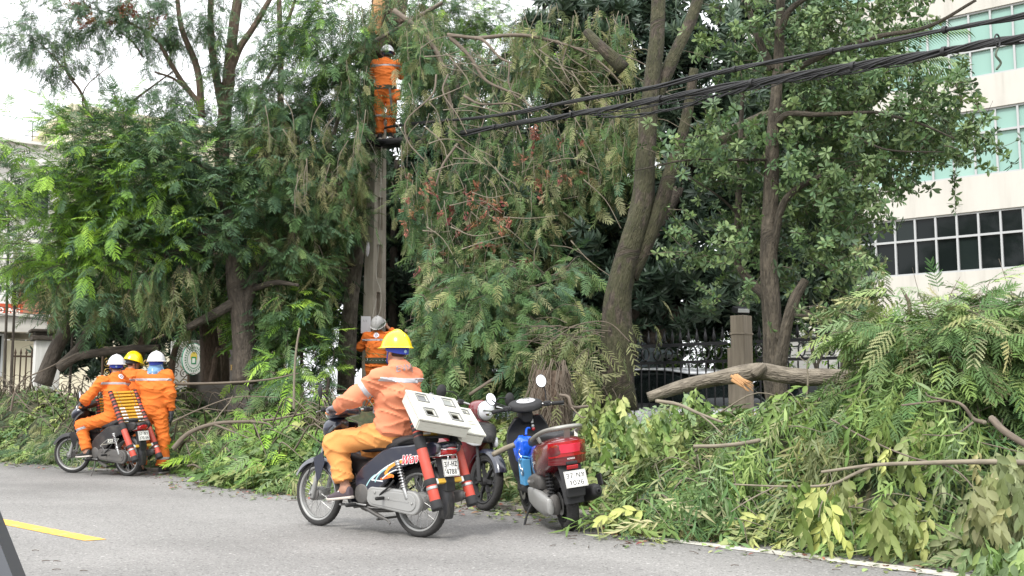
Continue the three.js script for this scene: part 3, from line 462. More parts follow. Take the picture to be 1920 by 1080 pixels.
// places that cut or broken branches leave open: [x0, y0, x1, y1, half width in pixels of the photograph, distance of what stands there]
const CLEAR = [];
function hidden(p) {
  const v = p.clone().sub(camera.position).applyAxisAngle(V(1, 0, 0), -PITCH), x = 960 - F * v.x / v.z, y = 540 + F * v.y / v.z;
  for (const [x0, y0, x1, y1, r, d, keep = 0] of CLEAR) { if (-p.z > d) continue; const dx = x1 - x0, dy = y1 - y0, t = clamp(((x - x0) * dx + (y - y0) * dy) / (dx * dx + dy * dy), 0, 1); if (Math.hypot(x - x0 - dx * t, y - y0 - dy * t) < r && rnd() > keep) return true; }
  return false;
}
class Growth {                           // collects wood and leaves of one plant
  constructor() { this.wood = { thin: [], thick: [] }; this.leaves = {}; }
  leaf(type, p, dir, nor, size, pal) {
    if (CLEAR.length && hidden(p)) return;
    const v = Math.floor(rnd() * LEAF[type].geos.length), key = type + v, y = dir.clone().normalize(); let x = V(0, 0, 0).crossVectors(y, nor); if (x.lengthSq() < 1e-4) x = V(1, 0, 0).addScaledVector(y, -y.x); x.normalize();
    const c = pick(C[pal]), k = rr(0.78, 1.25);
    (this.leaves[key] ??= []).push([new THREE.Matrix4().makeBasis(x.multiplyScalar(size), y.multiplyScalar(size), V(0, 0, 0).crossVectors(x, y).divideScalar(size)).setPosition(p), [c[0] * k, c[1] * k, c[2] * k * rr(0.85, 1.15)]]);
  }
  branch(pts, r, seg = 5, per = 3, thick = false) { if (!thick && CLEAR.length && hidden(pts[1])) return; this.wood[thick ? 'thick' : 'thin'].push(tube(smooth(pts, per), r, seg, thick ? { rough: 0.16 } : {})); }
  // a twig that starts at p towards dir, bends with weight and carries leaves
  spray(p, dir, len, o = {}) {
    const { type = 'fern', pal = 'mid', g = 0.25, size = 1, gap = 0.1, wob = 0.3, from = 0.15, hang = 0.3, up = 0.7, r = 0.006, bare = 0, flat = 0.4 } = o;
    const pts = [p.clone()], d = dir.clone().normalize(), q = p.clone(), n = Math.max(3, Math.round(len / 0.12)), h = len / n;
    for (let i = 1; i <= n; i++) {
      d.add(V(rr(-wob, wob), rr(-wob, wob) - g, rr(-wob, wob)).multiplyScalar(0.5)).normalize(); q.addScaledVector(d, h); pts.push(q.clone());
      if (i / n < from || rnd() < bare) continue;
      for (let k = rnd() < (h / gap) % 1 ? 0 : 1; k < Math.ceil(h / gap); k++) {
        const s = V(rr(-1, 1), rr(-0.5, 0.5), rr(-1, 1)).normalize(), ld = d.clone().multiplyScalar(0.55).addScaledVector(s, 0.9).add(V(0, -hang, 0)), nor = V(rr(-flat, flat), up, rr(-flat, flat) + 0.15);
        this.leaf(typeof type === 'function' ? type() : type, q.clone().addScaledVector(d, -h * rnd()), ld, nor, size * rr(0.75, 1.2), typeof pal === 'function' ? pal(q) : pal);
      }
    }
    this.leaf(typeof type === 'function' ? type() : type, q, d.clone().add(V(0, -hang * 0.6, 0)), V(rr(-0.4, 0.4), up, rr(-0.4, 0.4) + 0.15), size * rr(0.8, 1.2), typeof pal === 'function' ? pal(q) : pal);
    if (r && !(CLEAR.length && hidden(pts[Math.floor(pts.length / 2)]))) this.wood.thin.push(tube(pts, [r, r * 0.3], 4, { open: true }));
    return pts;
  }
  // many sprays inside an ellipsoid given by its centre in the photograph and its distance
  mass(px, py, d, rx, ry, rz, n, o = {}) {
    const c = P(px, py, d), k = d / F, A = V(rx * k, ry * k, rz), s = V(0, 0, 0), away = o.fromPt ? P(...o.fromPt) : null;
    n = Math.round(n * (o.dens ?? 0.5));
    for (let i = 0; i < n; i++) {
      do s.set(rr(-1, 1), rr(-1, 1), rr(-1, 1)); while (s.lengthSq() > 1);
      const shell = o.shell ?? 0.6; if (rnd() < shell) s.normalize().multiplyScalar(rr(0.65, 1));
      const p = c.clone().add(V(s.x * A.x, s.y * A.y, s.z * A.z)), dir = (away ? p.clone().sub(away).normalize() : V(s.x, s.y * 0.6 + (o.lift ?? 0.25), s.z)).add(V(rr(-0.5, 0.5), rr(-0.4, 0.4), rr(-0.5, 0.5)));
      this.spray(p, o.down ? V(rr(-0.5, 0.5), -1, rr(-0.5, 0.5)) : dir, rr(0.35, 0.9) * (o.len ?? 1), o);
    }
  }
  finish(root, woodMat, twigMat, crownName = 'crown') {
    const back = root.matrixWorld.clone().invert();
    if (this.wood.thick.length) part(this.trunkName ?? 'trunk', join(this.wood.thick).applyMatrix4(back), woodMat, root);
    if (this.wood.thin.length) { const t = part('twigs', join(this.wood.thin).applyMatrix4(back), twigMat, root); t.userData.kind = 'stuff'; }
    for (const [key, list] of Object.entries(this.leaves)) {
      const type = key.replace(/\d+$/, ''), o = new THREE.InstancedMesh(LEAF[type].geos[+key.slice(type.length)], LEAF[type].mat, list.length), inv = root.matrixWorld.clone().invert(), m = new THREE.Matrix4();
      list.forEach(([mat, c], i) => { o.setMatrixAt(i, m.multiplyMatrices(inv, mat)); o.setColorAt(i, new THREE.Color().setRGB(...c)); });
      o.name = crownName === 'crown' && type === 'pods' ? 'dry_pods' : crownName; o.userData.kind = 'stuff'; o.castShadow = o.receiveShadow = true; root.add(o);
    }
  }
}
function plant(name, label, category, base, fn, { wood = M.barkGrey, twig = M.twig, crown = 'crown', grp, kind } = {}) {
  const root = thing(name, label, category, base, 0, grp); root.updateMatrixWorld(true); if (kind) root.userData.kind = kind;
  const g = new Growth(); fn(g); g.finish(root, wood, twig, crown); return root;
}
const limb = (g, list, r, seg = 10) => g.branch(list.map((q) => P(...q)), r, seg, 5, true);        // thick limb through photograph points [x, y, distance]
const twigs = (g, list, r = [0.018, 0.006]) => g.branch(list.map((q) => P(...q)), r, 5, 4);
// ---------------------------------------------------------------- trees
rnd = rng(2001);
CLEAR.push([1230, 165, 940, 213, 14, 15.4, 0.25], [1120, 208, 960, 230, 16, 15.6, 0.2], [960, 230, 850, 252, 12, 16.6, 0.4], [940, 213, 830, 226, 10, 16.6, 0.5], [1224, 655, 1240, 720, 44, 19.5, 0.05], [1290, 665, 1350, 690, 34, 17.5, 0.12], [1490, 650, 1600, 690, 36, 21, 0.2], [703, 730, 708, 500, 74, 18.3, 0.03], [708, 500, 716, 430, 44, 18.3, 0.06], [716, 380, 720, 280, 34, 18.3, 0.12], [724, 275, 727, 225, 30, 18.2, 0.1], [725, 220, 728, 150, 30, 18.2, 0.4], [730, 140, 731, 80, 30, 18.2, 0.12], [455, 700, 440, 500, 34, 17.2, 0.1], [652, 720, 668, 470, 24, 18.6, 0.12], [1160, 690, 1170, 520, 50, 13.3, 0.1], [1175, 500, 1210, 330, 40, 13.3, 0.12], [1210, 330, 1232, 0, 32, 13.6, 0.25], [1225, 430, 1300, 140, 24, 13.5, 0.2], [1255, 130, 1310, 0, 26, 13.8, 0.15], [1452, 690, 1442, 420, 40, 11.9, 0.08], [1442, 420, 1462, 0, 30, 11.9, 0.25], [1700, 560, 1960, 440, 50, 12.5, 0.1], [1750, 470, 1960, 400, 60, 12.5, 0.04], [1880, 120, 1960, 300, 60, 12.5, 0.05], [1760, 110, 1960, 40, 34, 12.5, 0.3], [40, 250, 60, 200, 30, 30, 0.2], [330, 690, 300, 640, 40, 19, 0.25], [120, 640, 60, 640, 40, 19, 0.2], [1480, 640, 1505, 540, 22, 11.7, 0.2], [1390, 700, 1390, 600, 28, 13.6, 0], [393, 700, 396, 560, 26, 18.7, 0.2], [100, 680, 135, 600, 22, 17.7, 0.2], [380, 240, 340, 40, 10, 21.4, 0.3], [430, 200, 440, 0, 14, 21.4, 0.3], [365, 660, 365, 700, 22, 23, 0.1], [425, 645, 425, 695, 20, 24, 0.15], [210, 640, 300, 700, 40, 22, 0.25], [15, 600, 60, 640, 40, 30, 0.1]);
// dark evergreen with long leaves that fills the middle behind everything else
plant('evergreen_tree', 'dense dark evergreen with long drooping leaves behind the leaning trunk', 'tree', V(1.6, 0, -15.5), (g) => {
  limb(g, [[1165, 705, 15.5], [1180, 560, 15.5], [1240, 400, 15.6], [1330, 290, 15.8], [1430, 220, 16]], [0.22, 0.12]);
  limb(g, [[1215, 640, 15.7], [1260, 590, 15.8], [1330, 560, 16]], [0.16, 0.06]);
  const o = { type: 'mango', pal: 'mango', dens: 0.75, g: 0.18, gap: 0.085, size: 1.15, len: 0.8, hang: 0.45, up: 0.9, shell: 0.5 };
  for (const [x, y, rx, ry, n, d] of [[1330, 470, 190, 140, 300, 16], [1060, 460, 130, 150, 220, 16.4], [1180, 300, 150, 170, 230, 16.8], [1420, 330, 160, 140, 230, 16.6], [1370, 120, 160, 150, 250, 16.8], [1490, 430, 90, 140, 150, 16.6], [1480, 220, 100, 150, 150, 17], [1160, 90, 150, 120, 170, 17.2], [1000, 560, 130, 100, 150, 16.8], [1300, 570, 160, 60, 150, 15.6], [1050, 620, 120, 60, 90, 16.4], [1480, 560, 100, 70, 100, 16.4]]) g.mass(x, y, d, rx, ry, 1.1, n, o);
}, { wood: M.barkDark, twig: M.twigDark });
plant('evergreen_tree', 'dark evergreen crown far behind the concrete pole and hanging branches', 'tree', V(-1, 0, -22), (g) => {
  limb(g, [[800, 720, 21], [805, 500, 21], [830, 300, 21], [860, 120, 21]], [0.24, 0.1]); limb(g, [[735, 700, 20.6], [738, 480, 20.6], [745, 300, 20.6]], [0.1, 0.06]);
  const o = { type: 'mango', pal: 'mango', dens: 0.8, gap: 0.1, size: 1.35, len: 1, g: 0.15, hang: 0.4 };
  for (const [x, y, rx, ry, n] of [[820, 520, 150, 130, 200], [900, 380, 150, 130, 200], [780, 360, 110, 130, 150], [860, 620, 180, 90, 170], [960, 240, 140, 110, 110], [650, 560, 100, 120, 120], [620, 430, 90, 100, 70]]) g.mass(x, y, 21.5, rx, ry, 1.2, n, o);
}, { wood: M.barkDark, twig: M.twigDark });
plant('background_tree', 'mid green tree whose feathery top shows against the sky in the middle', 'tree', V(1, 0, -24), (g) => {
  limb(g, [[960, 700, 24], [950, 300, 24], [975, 60, 24]], [0.25, 0.1]); limb(g, [[950, 200, 24], [1000, 110, 24], [1060, 50, 24]], [0.12, 0.04]); limb(g, [[820, 260, 23.5], [900, 140, 23.5], [1010, 70, 23.5]], [0.14, 0.05]);
  for (const [x, y, rx, ry, n] of [[900, 90, 120, 60, 90], [1010, 120, 130, 80, 150], [1110, 40, 110, 70, 130], [830, 60, 70, 70, 70], [960, 20, 90, 35, 25], [790, 40, 70, 50, 60], [860, 110, 70, 50, 60], [760, 120, 60, 50, 50], [900, 30, 60, 30, 24]]) g.mass(x, y, 23.5, rx, ry, 1, n, { type: 'fern', pal: () => pick(['mid', 'mid', 'blue', 'lime']), size: 1.0, gap: 0.085, g: 0.15, dens: 0.6 });
}, { wood: M.barkDark });
// feathery tree with the bright crown on the left
plant('feathery_tree', 'feathery tree with a bright yellow green crown and dark forked trunk on the left', 'tree', V(P(452, 742, 17).x, 0.1, -17), (g) => {
  limb(g, [[462, 720, 17], [458, 650, 17], [452, 580, 17], [440, 520, 17], [437, 450, 17], [420, 380, 17.2], [380, 310, 17.4]], [0.22, 0.08], 14);
  limb(g, [[455, 575, 17], [480, 520, 17.1], [505, 490, 17.2], [530, 440, 17.3], [560, 400, 17.4]], [0.13, 0.05]); limb(g, [[440, 470, 17], [330, 400, 17.2], [230, 360, 17.4], [140, 340, 17.6]], [0.12, 0.05]);
  limb(g, [[478, 540, 17], [520, 530, 16.6], [560, 535, 16.4]], [0.06, 0.025]); limb(g, [[437, 450, 17], [300, 480, 17], [180, 460, 17.2], [100, 430, 17.3]], [0.1, 0.04]);
  limb(g, [[452, 560, 17], [400, 590, 16.8], [350, 615, 16.6]], [0.09, 0.06]);
  const lay = { type: 'fern', g: 0.12, hang: 0.15, up: 1.2, flat: 0.35, gap: 0.08, size: 0.95, lift: 0.2, dens: 0.52 };
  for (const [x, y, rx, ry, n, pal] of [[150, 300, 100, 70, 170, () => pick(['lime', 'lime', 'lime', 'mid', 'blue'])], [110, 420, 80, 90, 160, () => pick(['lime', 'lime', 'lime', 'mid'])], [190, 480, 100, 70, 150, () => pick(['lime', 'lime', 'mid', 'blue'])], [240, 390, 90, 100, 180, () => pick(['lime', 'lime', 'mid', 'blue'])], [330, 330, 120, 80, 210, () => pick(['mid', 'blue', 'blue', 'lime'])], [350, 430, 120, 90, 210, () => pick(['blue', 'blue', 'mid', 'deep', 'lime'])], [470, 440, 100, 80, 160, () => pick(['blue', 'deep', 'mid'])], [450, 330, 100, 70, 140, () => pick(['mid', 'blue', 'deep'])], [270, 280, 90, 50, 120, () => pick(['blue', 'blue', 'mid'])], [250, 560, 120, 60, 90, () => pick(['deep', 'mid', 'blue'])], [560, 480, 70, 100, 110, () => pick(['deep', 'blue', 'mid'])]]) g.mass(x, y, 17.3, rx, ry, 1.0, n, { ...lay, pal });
  for (const [x, y, rx, ry, n] of [[280, 520, 110, 45, 60], [150, 515, 70, 35, 24], [330, 500, 80, 60, 60], [110, 590, 30, 24, 8], [330, 575, 40, 30, 20]]) g.mass(x, y, 16.8, rx, ry, 0.7, n, { type: 'wilt', pal: () => pick(['olive', 'mid', 'pale', 'blue']), g: 0.6, hang: 0.7, down: true, len: 0.8, gap: 0.065, size: 0.68, wob: 0.5 });
}, { wood: M.barkDark, twig: M.twigDark });
// leaning and fallen trunks at the foot of that tree
plant('fallen_tree', 'dark leaning tree trunk behind the left heap at the far left', 'tree', G(95, 742 + 90, 0.1), (g) => {
  limb(g, [[80, 720, 17.6], [105, 655, 17.6], [135, 590, 17.6], [150, 500, 17.7]], [0.15, 0.1]); limb(g, [[112, 690, 17.3], [150, 650, 17.4], [175, 590, 17.5], [165, 480, 17.6]], [0.09, 0.06]);
  limb(g, [[110, 690, 17.2], [150, 668, 17.2], [250, 655, 17.2], [300, 652, 17.2]], [0.085, 0.06]);
  g.mass(150, 520, 17.5, 50, 40, 0.6, 12, { type: 'wilt', pal: 'mid', g: 0.5, hang: 0.8, down: true });
}, { wood: M.barkDark, twig: M.twigDark });
plant('broken_tree', 'thick forked trunk with thin ties in front of the oval emblem board', 'tree', V(P(385, 742, 18.5).x, 0.1, -18.5), (g) => {
  limb(g, [[396, 720, 18.5], [393, 650, 18.5], [390, 600, 18.5], [402, 545, 18.5], [420, 500, 18.6]], [0.19, 0.13], 14); limb(g, [[380, 590, 18.3], [350, 570, 18.3], [320, 560, 18.4]], [0.1, 0.06]);
  limb(g, [[255, 690, 18], [280, 610, 18], [330, 560, 17.9], [365, 530, 17.8]], [0.09, 0.05]); limb(g, [[318, 720, 18], [335, 640, 18], [420, 575, 17.7]], [0.06, 0.04]);
  limb(g, [[395, 720, 17.9], [405, 670, 17.9], [410, 650, 17.8]], [0.05, 0.045]); limb(g, [[412, 655, 17.8], [440, 652, 17.7], [470, 645, 17.7]], [0.03, 0.012]);
  for (let i = 0; i < 5; i++) twigs(g, [[366, 690 - i * 24, 18.2], [385, 684 - i * 24, 18.1], [405, 672 - i * 24, 18.2]], [0.008, 0.008]);
  for (const [x, y, n] of [[290, 560, 20], [330, 530, 40], [400, 500, 36], [250, 590, 6]]) g.mass(x, y, 18, 60, 50, 0.5, n, { type: 'wilt', pal: () => pick(['mid', 'olive', 'blue']), g: 0.5, hang: 0.8, down: true });
}, { wood: M.barkBrown, twig: M.twig });
// tall branching tree against the sky
plant('tall_tree', 'tall thin branched tree with loose dark foliage against the white sky', 'tree', V(P(415, 742, 21).x, 0, -21), (g) => {
  limb(g, [[412, 720, 21], [415, 450, 21], [418, 250, 21], [430, 130, 21], [440, 40, 21], [452, -40, 21]], [0.1872, 0.0864]);
  limb(g, [[416, 200, 21], [400, 110, 21], [395, 20, 21], [400, -40, 21]], [0.0936, 0.0576]); limb(g, [[428, 140, 21], [450, 90, 21], [480, 45, 21], [510, -10, 21]], [0.0864, 0.0504]);
  limb(g, [[378, 220, 20.8], [370, 130, 20.8], [340, 50, 20.8], [330, -30, 20.8]], [0.0792, 0.0432]); limb(g, [[378, 200, 20.8], [350, 165, 20.8], [312, 105, 20.8], [300, 80, 20.8]], [0.0648, 0.0360]); limb(g, [[368, 190, 20.8], [330, 150, 20.8], [290, 135, 20.8]], [0.0360, 0.0216]);
  limb(g, [[525, 300, 20.5], [526, 100, 20.5], [522, -30, 20.5]], [0.0720, 0.0504]); limb(g, [[527, 70, 20.5], [545, 25, 20.5], [560, -20, 20.5]], [0.0432, 0.0288]);
  limb(g, [[470, 230, 20.3], [500, 150, 20.3], [560, 60, 20.3], [590, 20, 20.3]], [0.0432, 0.0216]); limb(g, [[176, 240, 21], [150, 170, 21], [128, 140, 21], [118, 90, 21]], [0.0360, 0.0144]);
  limb(g, [[178, 240, 21], [155, 195, 21], [160, 165, 21], [210, 120, 21]], [0.0216, 0.0086]); limb(g, [[225, 230, 21], [250, 190, 21], [275, 170, 21], [330, 130, 21]], [0.0324, 0.0144]); limb(g, [[268, 107, 21], [250, 80, 21], [225, 60, 21]], [0.0216, 0.0144]); limb(g, [[222, 235, 21], [216, 180, 21], [200, 150, 21]], [0.0180, 0.0072]);
  limb(g, [[140, 150, 21], [120, 130, 21], [90, 95, 21], [60, 70, 21]], [0.0216, 0.0086]); limb(g, [[300, 80, 21], [240, 40, 21], [190, 20, 21]], [0.0288, 0.0144]);
  const o = { type: () => pick(['fern', 'wilt', 'fern']), pal: () => pick(['blue', 'deep', 'deep', 'mid']), g: 0.3, hang: 0.45, gap: 0.075, size: 0.8, len: 0.42, dens: 0.62 };
  for (const [x, y, rx, ry, n] of [[55, 75, 45, 28, 60], [95, 110, 35, 32, 50], [90, 40, 28, 38, 50], [160, 25, 45, 28, 50], [175, 50, 30, 22, 25], [215, 20, 45, 25, 60], [280, 40, 50, 40, 80], [350, 30, 60, 45, 100], [300, 75, 40, 30, 45], [215, 75, 22, 18, 12], [145, 110, 35, 22, 30], [130, 185, 18, 16, 12], [190, 205, 20, 16, 12], [240, 175, 20, 25, 15], [260, 215, 50, 20, 20], [310, 175, 45, 40, 50], [380, 70, 40, 50, 50], [440, 30, 60, 45, 70], [470, 130, 60, 70, 90], [400, 200, 70, 50, 90], [560, 30, 60, 45, 55], [340, 215, 60, 30, 40], [580, 110, 60, 60, 70], [500, 220, 60, 60, 80]]) g.mass(x, y, 20.8, rx, ry, 0.8, n, o);
  for (const [x, y] of [[190, 35], [225, 30], [130, 10], [300, 45]]) g.mass(x, y, 20.3, 14, 10, 0.2, 3, { type: 'pods', pal: 'dry', size: 1.3, len: 0.5 });
}, { wood: M.barkBrown, twig: M.twigDark });
// tree beside the pole and the broken stem above it
plant('roadside_tree', 'slender grey trunk forking beside the concrete pole under dark feathery leaves', 'tree', V(P(652, 742, 18.6).x, 0.1, -18.6), (g) => {
  limb(g, [[648, 740, 18.4], [652, 640, 18.4], [660, 540, 18.4], [672, 460, 18.5], [682, 380, 18.7], [688, 300, 18.9], [692, 200, 19], [690, 100, 19]], [0.16, 0.09], 12);
  limb(g, [[655, 540, 18.4], [640, 500, 18.4], [620, 460, 18.5], [600, 420, 18.6], [580, 340, 18.7]], [0.12, 0.06]);
  limb(g, [[610, 300, 17.6], [635, 220, 17.6], [655, 110, 17.5], [690, 85, 17.4], [760, 45, 17.3], [830, 5, 17.2]], [0.04, 0.035]); limb(g, [[622, 165, 17.4], [632, 140, 17.5], [640, 120, 17.5]], [0.03, 0.03]);
  const o = { type: 'fern', g: 0.2, hang: 0.3, gap: 0.075, size: 0.9, up: 1, dens: 0.5 };
  for (const [x, y, rx, ry, n, pal] of [[560, 170, 70, 80, 130, () => pick(['deep', 'blue', 'mid'])], [640, 60, 70, 60, 110, () => pick(['mid', 'blue', 'lime'])], [600, 250, 90, 80, 180, () => pick(['deep', 'blue', 'mid'])], [640, 180, 60, 60, 90, () => pick(['blue', 'mid', 'mid'])], [540, 320, 80, 90, 160, () => pick(['deep', 'blue', 'mid'])], [620, 380, 70, 80, 130, () => pick(['deep', 'deep', 'mid'])], [660, 420, 40, 50, 40, () => 'mid']]) g.mass(x, y, 17.9, rx, ry, 0.8, n, { ...o, pal });
  for (const [x, y, rx, ry, n] of [[510, 240, 60, 60, 60], [560, 300, 70, 60, 70], [620, 300, 70, 70, 90], [660, 330, 40, 60, 40], [500, 360, 60, 70, 50], [590, 440, 60, 60, 50], [540, 520, 70, 60, 50]]) g.mass(x, y, 17.2, rx, ry, 0.5, n, { type: 'wilt', pal: () => pick(['olive', 'olive', 'pale', 'mid']), g: 0.6, hang: 0.7, down: true, gap: 0.06, size: 0.76, wob: 0.55, dens: 0.58, bare: 0.2 });
}, { wood: M.barkGrey, twig: M.twig });
plant('split_tree', 'split tree stem with torn orange wood above the lineman on the pole', 'tree', P(715, 90, 18.6), (g) => {
  limb(g, [[700, 105, 18.4], [703, 60, 18.4], [712, 20, 18.4], [718, -40, 18.4]], (t) => 0.17 + 0.03 * Math.sin(t * 9)); limb(g, [[735, 90, 18.6], [738, 50, 18.6], [746, 0, 18.6], [752, -40, 18.6]], [0.22, 0.18]);
  limb(g, [[732, 40, 18.4], [750, 36, 18.2], [756, 45, 18.1]], [0.09, 0.07]);
  g.mass(770, 30, 18, 40, 40, 0.5, 50, { type: 'wilt', pal: () => pick(['mid', 'olive', 'blue']), g: 0.4, hang: 0.7 });
}, { wood: M.barkBrown });
part('torn_wood', [tube(smooth([[700, 66], [706, 40], [711, 15], [716, -25]].map(([x, y]) => P(x, y, 18.28)), 4), (t) => 0.13 - 0.04 * Math.abs(t - 0.5), 9, { rough: 0.4 })], M.freshWood, scene.children[scene.children.length - 1]).position.copy(P(715, 90, 18.6).multiplyScalar(-1));
// cut branches that hang in the cables in the middle, with their red dry pods
plant('hanging_branches', 'mass of cut wilting branches with dry red pods hanging from the cables', 'branches', P(960, 250, 16), (g) => {
  const red = { type: 'pods', pal: 'dry', size: 0.72, len: 0.4, gap: 0.16, g: 0.5, dens: 0.6, r: 0.003 };
  limb(g, [[740, 20, 17], [790, 60, 16.6], [820, 100, 16.4], [835, 150, 16.4], [860, 260, 16.3], [880, 300, 16.2]], [0.0504, 0.0216]);
  limb(g, [[840, 65, 16], [880, 70, 15.8], [905, 75, 15.6], [940, 110, 15.4], [960, 118, 15.3]], [0.0324, 0.0144], 8); limb(g, [[890, 72, 15.7], [980, 66, 15.6], [1040, 78, 15.5], [1100, 100, 15.4], [1150, 140, 15.2], [1170, 168, 15.2]], [0.0324, 0.0086], 8);
  limb(g, [[1070, 88, 15.5], [1130, 98, 15.3], [1180, 108, 15.2], [1245, 140, 15.1]], [0.0180, 0.0058], 6); limb(g, [[845, 70, 16], [880, 105, 15.9], [910, 150, 15.8], [960, 175, 15.6], [1010, 210, 15.4]], [0.0360, 0.0108], 8);
  limb(g, [[1045, 80, 15.5], [1070, 110, 15.4], [1100, 130, 15.3], [1130, 160, 15.2]], [0.0130, 0.0043], 6); limb(g, [[955, 118, 15.3], [955, 160, 15.3], [970, 190, 15.3]], [0.0144, 0.0058], 6); limb(g, [[1062, 90, 15.4], [1055, 120, 15.4], [1068, 160, 15.3]], [0.0115, 0.0036], 6);
  limb(g, [[818, 140, 15.6], [812, 175, 15.5], [760, 230, 15.3], [765, 265, 15.3], [795, 300, 15.2]], [0.0158, 0.0086], 6); limb(g, [[840, 140, 15.5], [830, 170, 15.4], [860, 220, 15.2], [875, 250, 15.1]], [0.0158, 0.0058], 6);
  limb(g, [[960, 200, 15.4], [968, 230, 15.3], [980, 265, 15.2]], [0.0144, 0.0072], 6); limb(g, [[858, 270, 15.3], [830, 310, 15.2], [818, 345, 15.2]], [0.0216, 0.0144], 6); limb(g, [[910, 215, 15.4], [900, 250, 15.3], [895, 285, 15.3]], [0.0101, 0.0043], 6);
  limb(g, [[870, 180, 15.5], [900, 195, 15.4], [960, 195, 15.3], [1000, 215, 15.2]], [0.0216, 0.0086], 6); limb(g, [[818, 375, 15.3], [838, 430, 15.3], [842, 500, 15.2]], [0.0086, 0.0043], 5);
  for (let i = 0; i < 110; i++) { const x = rr(780, 1190), y = i < 60 ? rr(80, 240) : rr(160, 470), d = i < 60 ? rr(15, 16) : rr(14.7, 15.3); const a = rr(-0.4, 1.1), l = rr(40, 110); twigs(g, [[x, y, d], [x + l * 0.5 * Math.cos(a) + rr(-12, 12), y + l * 0.5 * Math.sin(a) + rr(-12, 12), d], [x + l * Math.cos(a), y + l * Math.sin(a) + rr(-10, 25), d - 0.1]], [rr(0.007, 0.014), 0.004]); }
  for (let i = 0; i < 30; i++) { const x = rr(480, 900), y = rr(150, 330), d = rr(15.3, 16.6), s = rr(-30, 30), l = rr(40, 90); twigs(g, [[x, y, d], [x + s * 0.6 + rr(-5, 5), y + l * 0.4, d], [x + s + rr(-6, 6), y + l, d]], [rr(0.006, 0.01), 0.002]); for (let k = 0; k < 3; k++) { const f = rr(0.3, 0.9), a = x + s * f, b = y + l * f; twigs(g, [[a, b, d], [a + rr(-14, 14), b + rr(4, 14), d], [a + rr(-26, 26), b + rr(10, 34), d]], [0.0029, 0.0011]); g.leaf('wilt', P(a, b, d), V(rr(-0.6, 0.6), -1, rr(-0.5, 0.5)), V(rr(-1, 1), 0.4, 1), 0.6, 'olive'); } }
  const w = { type: () => pick(['fern', 'wilt', 'wilt', 'fern']), g: 0.55, hang: 0.85, down: true, gap: 0.062, len: 0.95, size: 0.74, up: 0.45, flat: 1, wob: 0.55, dens: 0.5, bare: 0.3 };
  const ol = () => pick(['olive', 'olive', 'mid', 'mid', 'pale', 'blue']), gr = () => pick(['mid', 'mid', 'olive', 'blue', 'deep']);
  for (const [x, y, rx, ry, n, pal, d] of [[790, 60, 50, 60, 70, gr, 16.8], [770, 150, 36, 60, 50, gr, 16.8], [680, 40, 50, 40, 50, gr, 17.2], [668, 150, 40, 60, 60, gr, 17.2], [690, 235, 40, 30, 30, gr, 17], [735, 200, 20, 30, 8, gr, 16.8], [745, 330, 22, 40, 26, gr, 16.6], [660, 420, 26, 50, 24, ol, 17.2], [720, 400, 26, 12, 10, gr, 16.4], [800, 90, 50, 60, 60, gr, 16.6], [900, 130, 100, 60, 70, gr, 16.8], [1030, 60, 100, 60, 120, ol, 16], [1130, 60, 70, 60, 100, ol, 15.8], [1000, 180, 130, 50, 60, ol, 15.9], [1140, 180, 80, 50, 70, ol, 15.2], [880, 220, 80, 50, 60, gr, 16], [1020, 260, 110, 60, 120, gr, 15.6], [1120, 290, 90, 70, 140, ol, 15.3], [930, 310, 100, 60, 130, gr, 15.6], [1050, 345, 80, 55, 80, ol, 15.4], [850, 380, 90, 70, 110, gr, 15.6], [960, 410, 110, 70, 150, ol, 15.5], [800, 330, 60, 60, 60, gr, 15.9], [1000, 340, 90, 50, 90, ol, 15.3], [780, 440, 50, 60, 50, gr, 15.8], [850, 470, 70, 50, 60, ol, 15.4], [1180, 230, 50, 60, 60, ol, 15]]) g.mass(x, y, d, rx, ry, 0.55, n, { ...w, pal });
  for (const [x, y, rx, ry, n] of [[750, 405, 45, 18, 12], [790, 350, 30, 25, 8], [870, 385, 45, 22, 14], [910, 395, 40, 25, 12], [980, 330, 60, 30, 14], [1060, 320, 40, 30, 10], [1080, 330, 20, 20, 6], [960, 470, 60, 30, 10], [830, 495, 30, 25, 6], [1000, 270, 40, 30, 6], [1030, 280, 60, 40, 8], [930, 430, 60, 20, 8]]) g.mass(x, y, 15, rx, ry, 0.3, n, red);
}, { wood: M.twig, twig: M.twigPale });
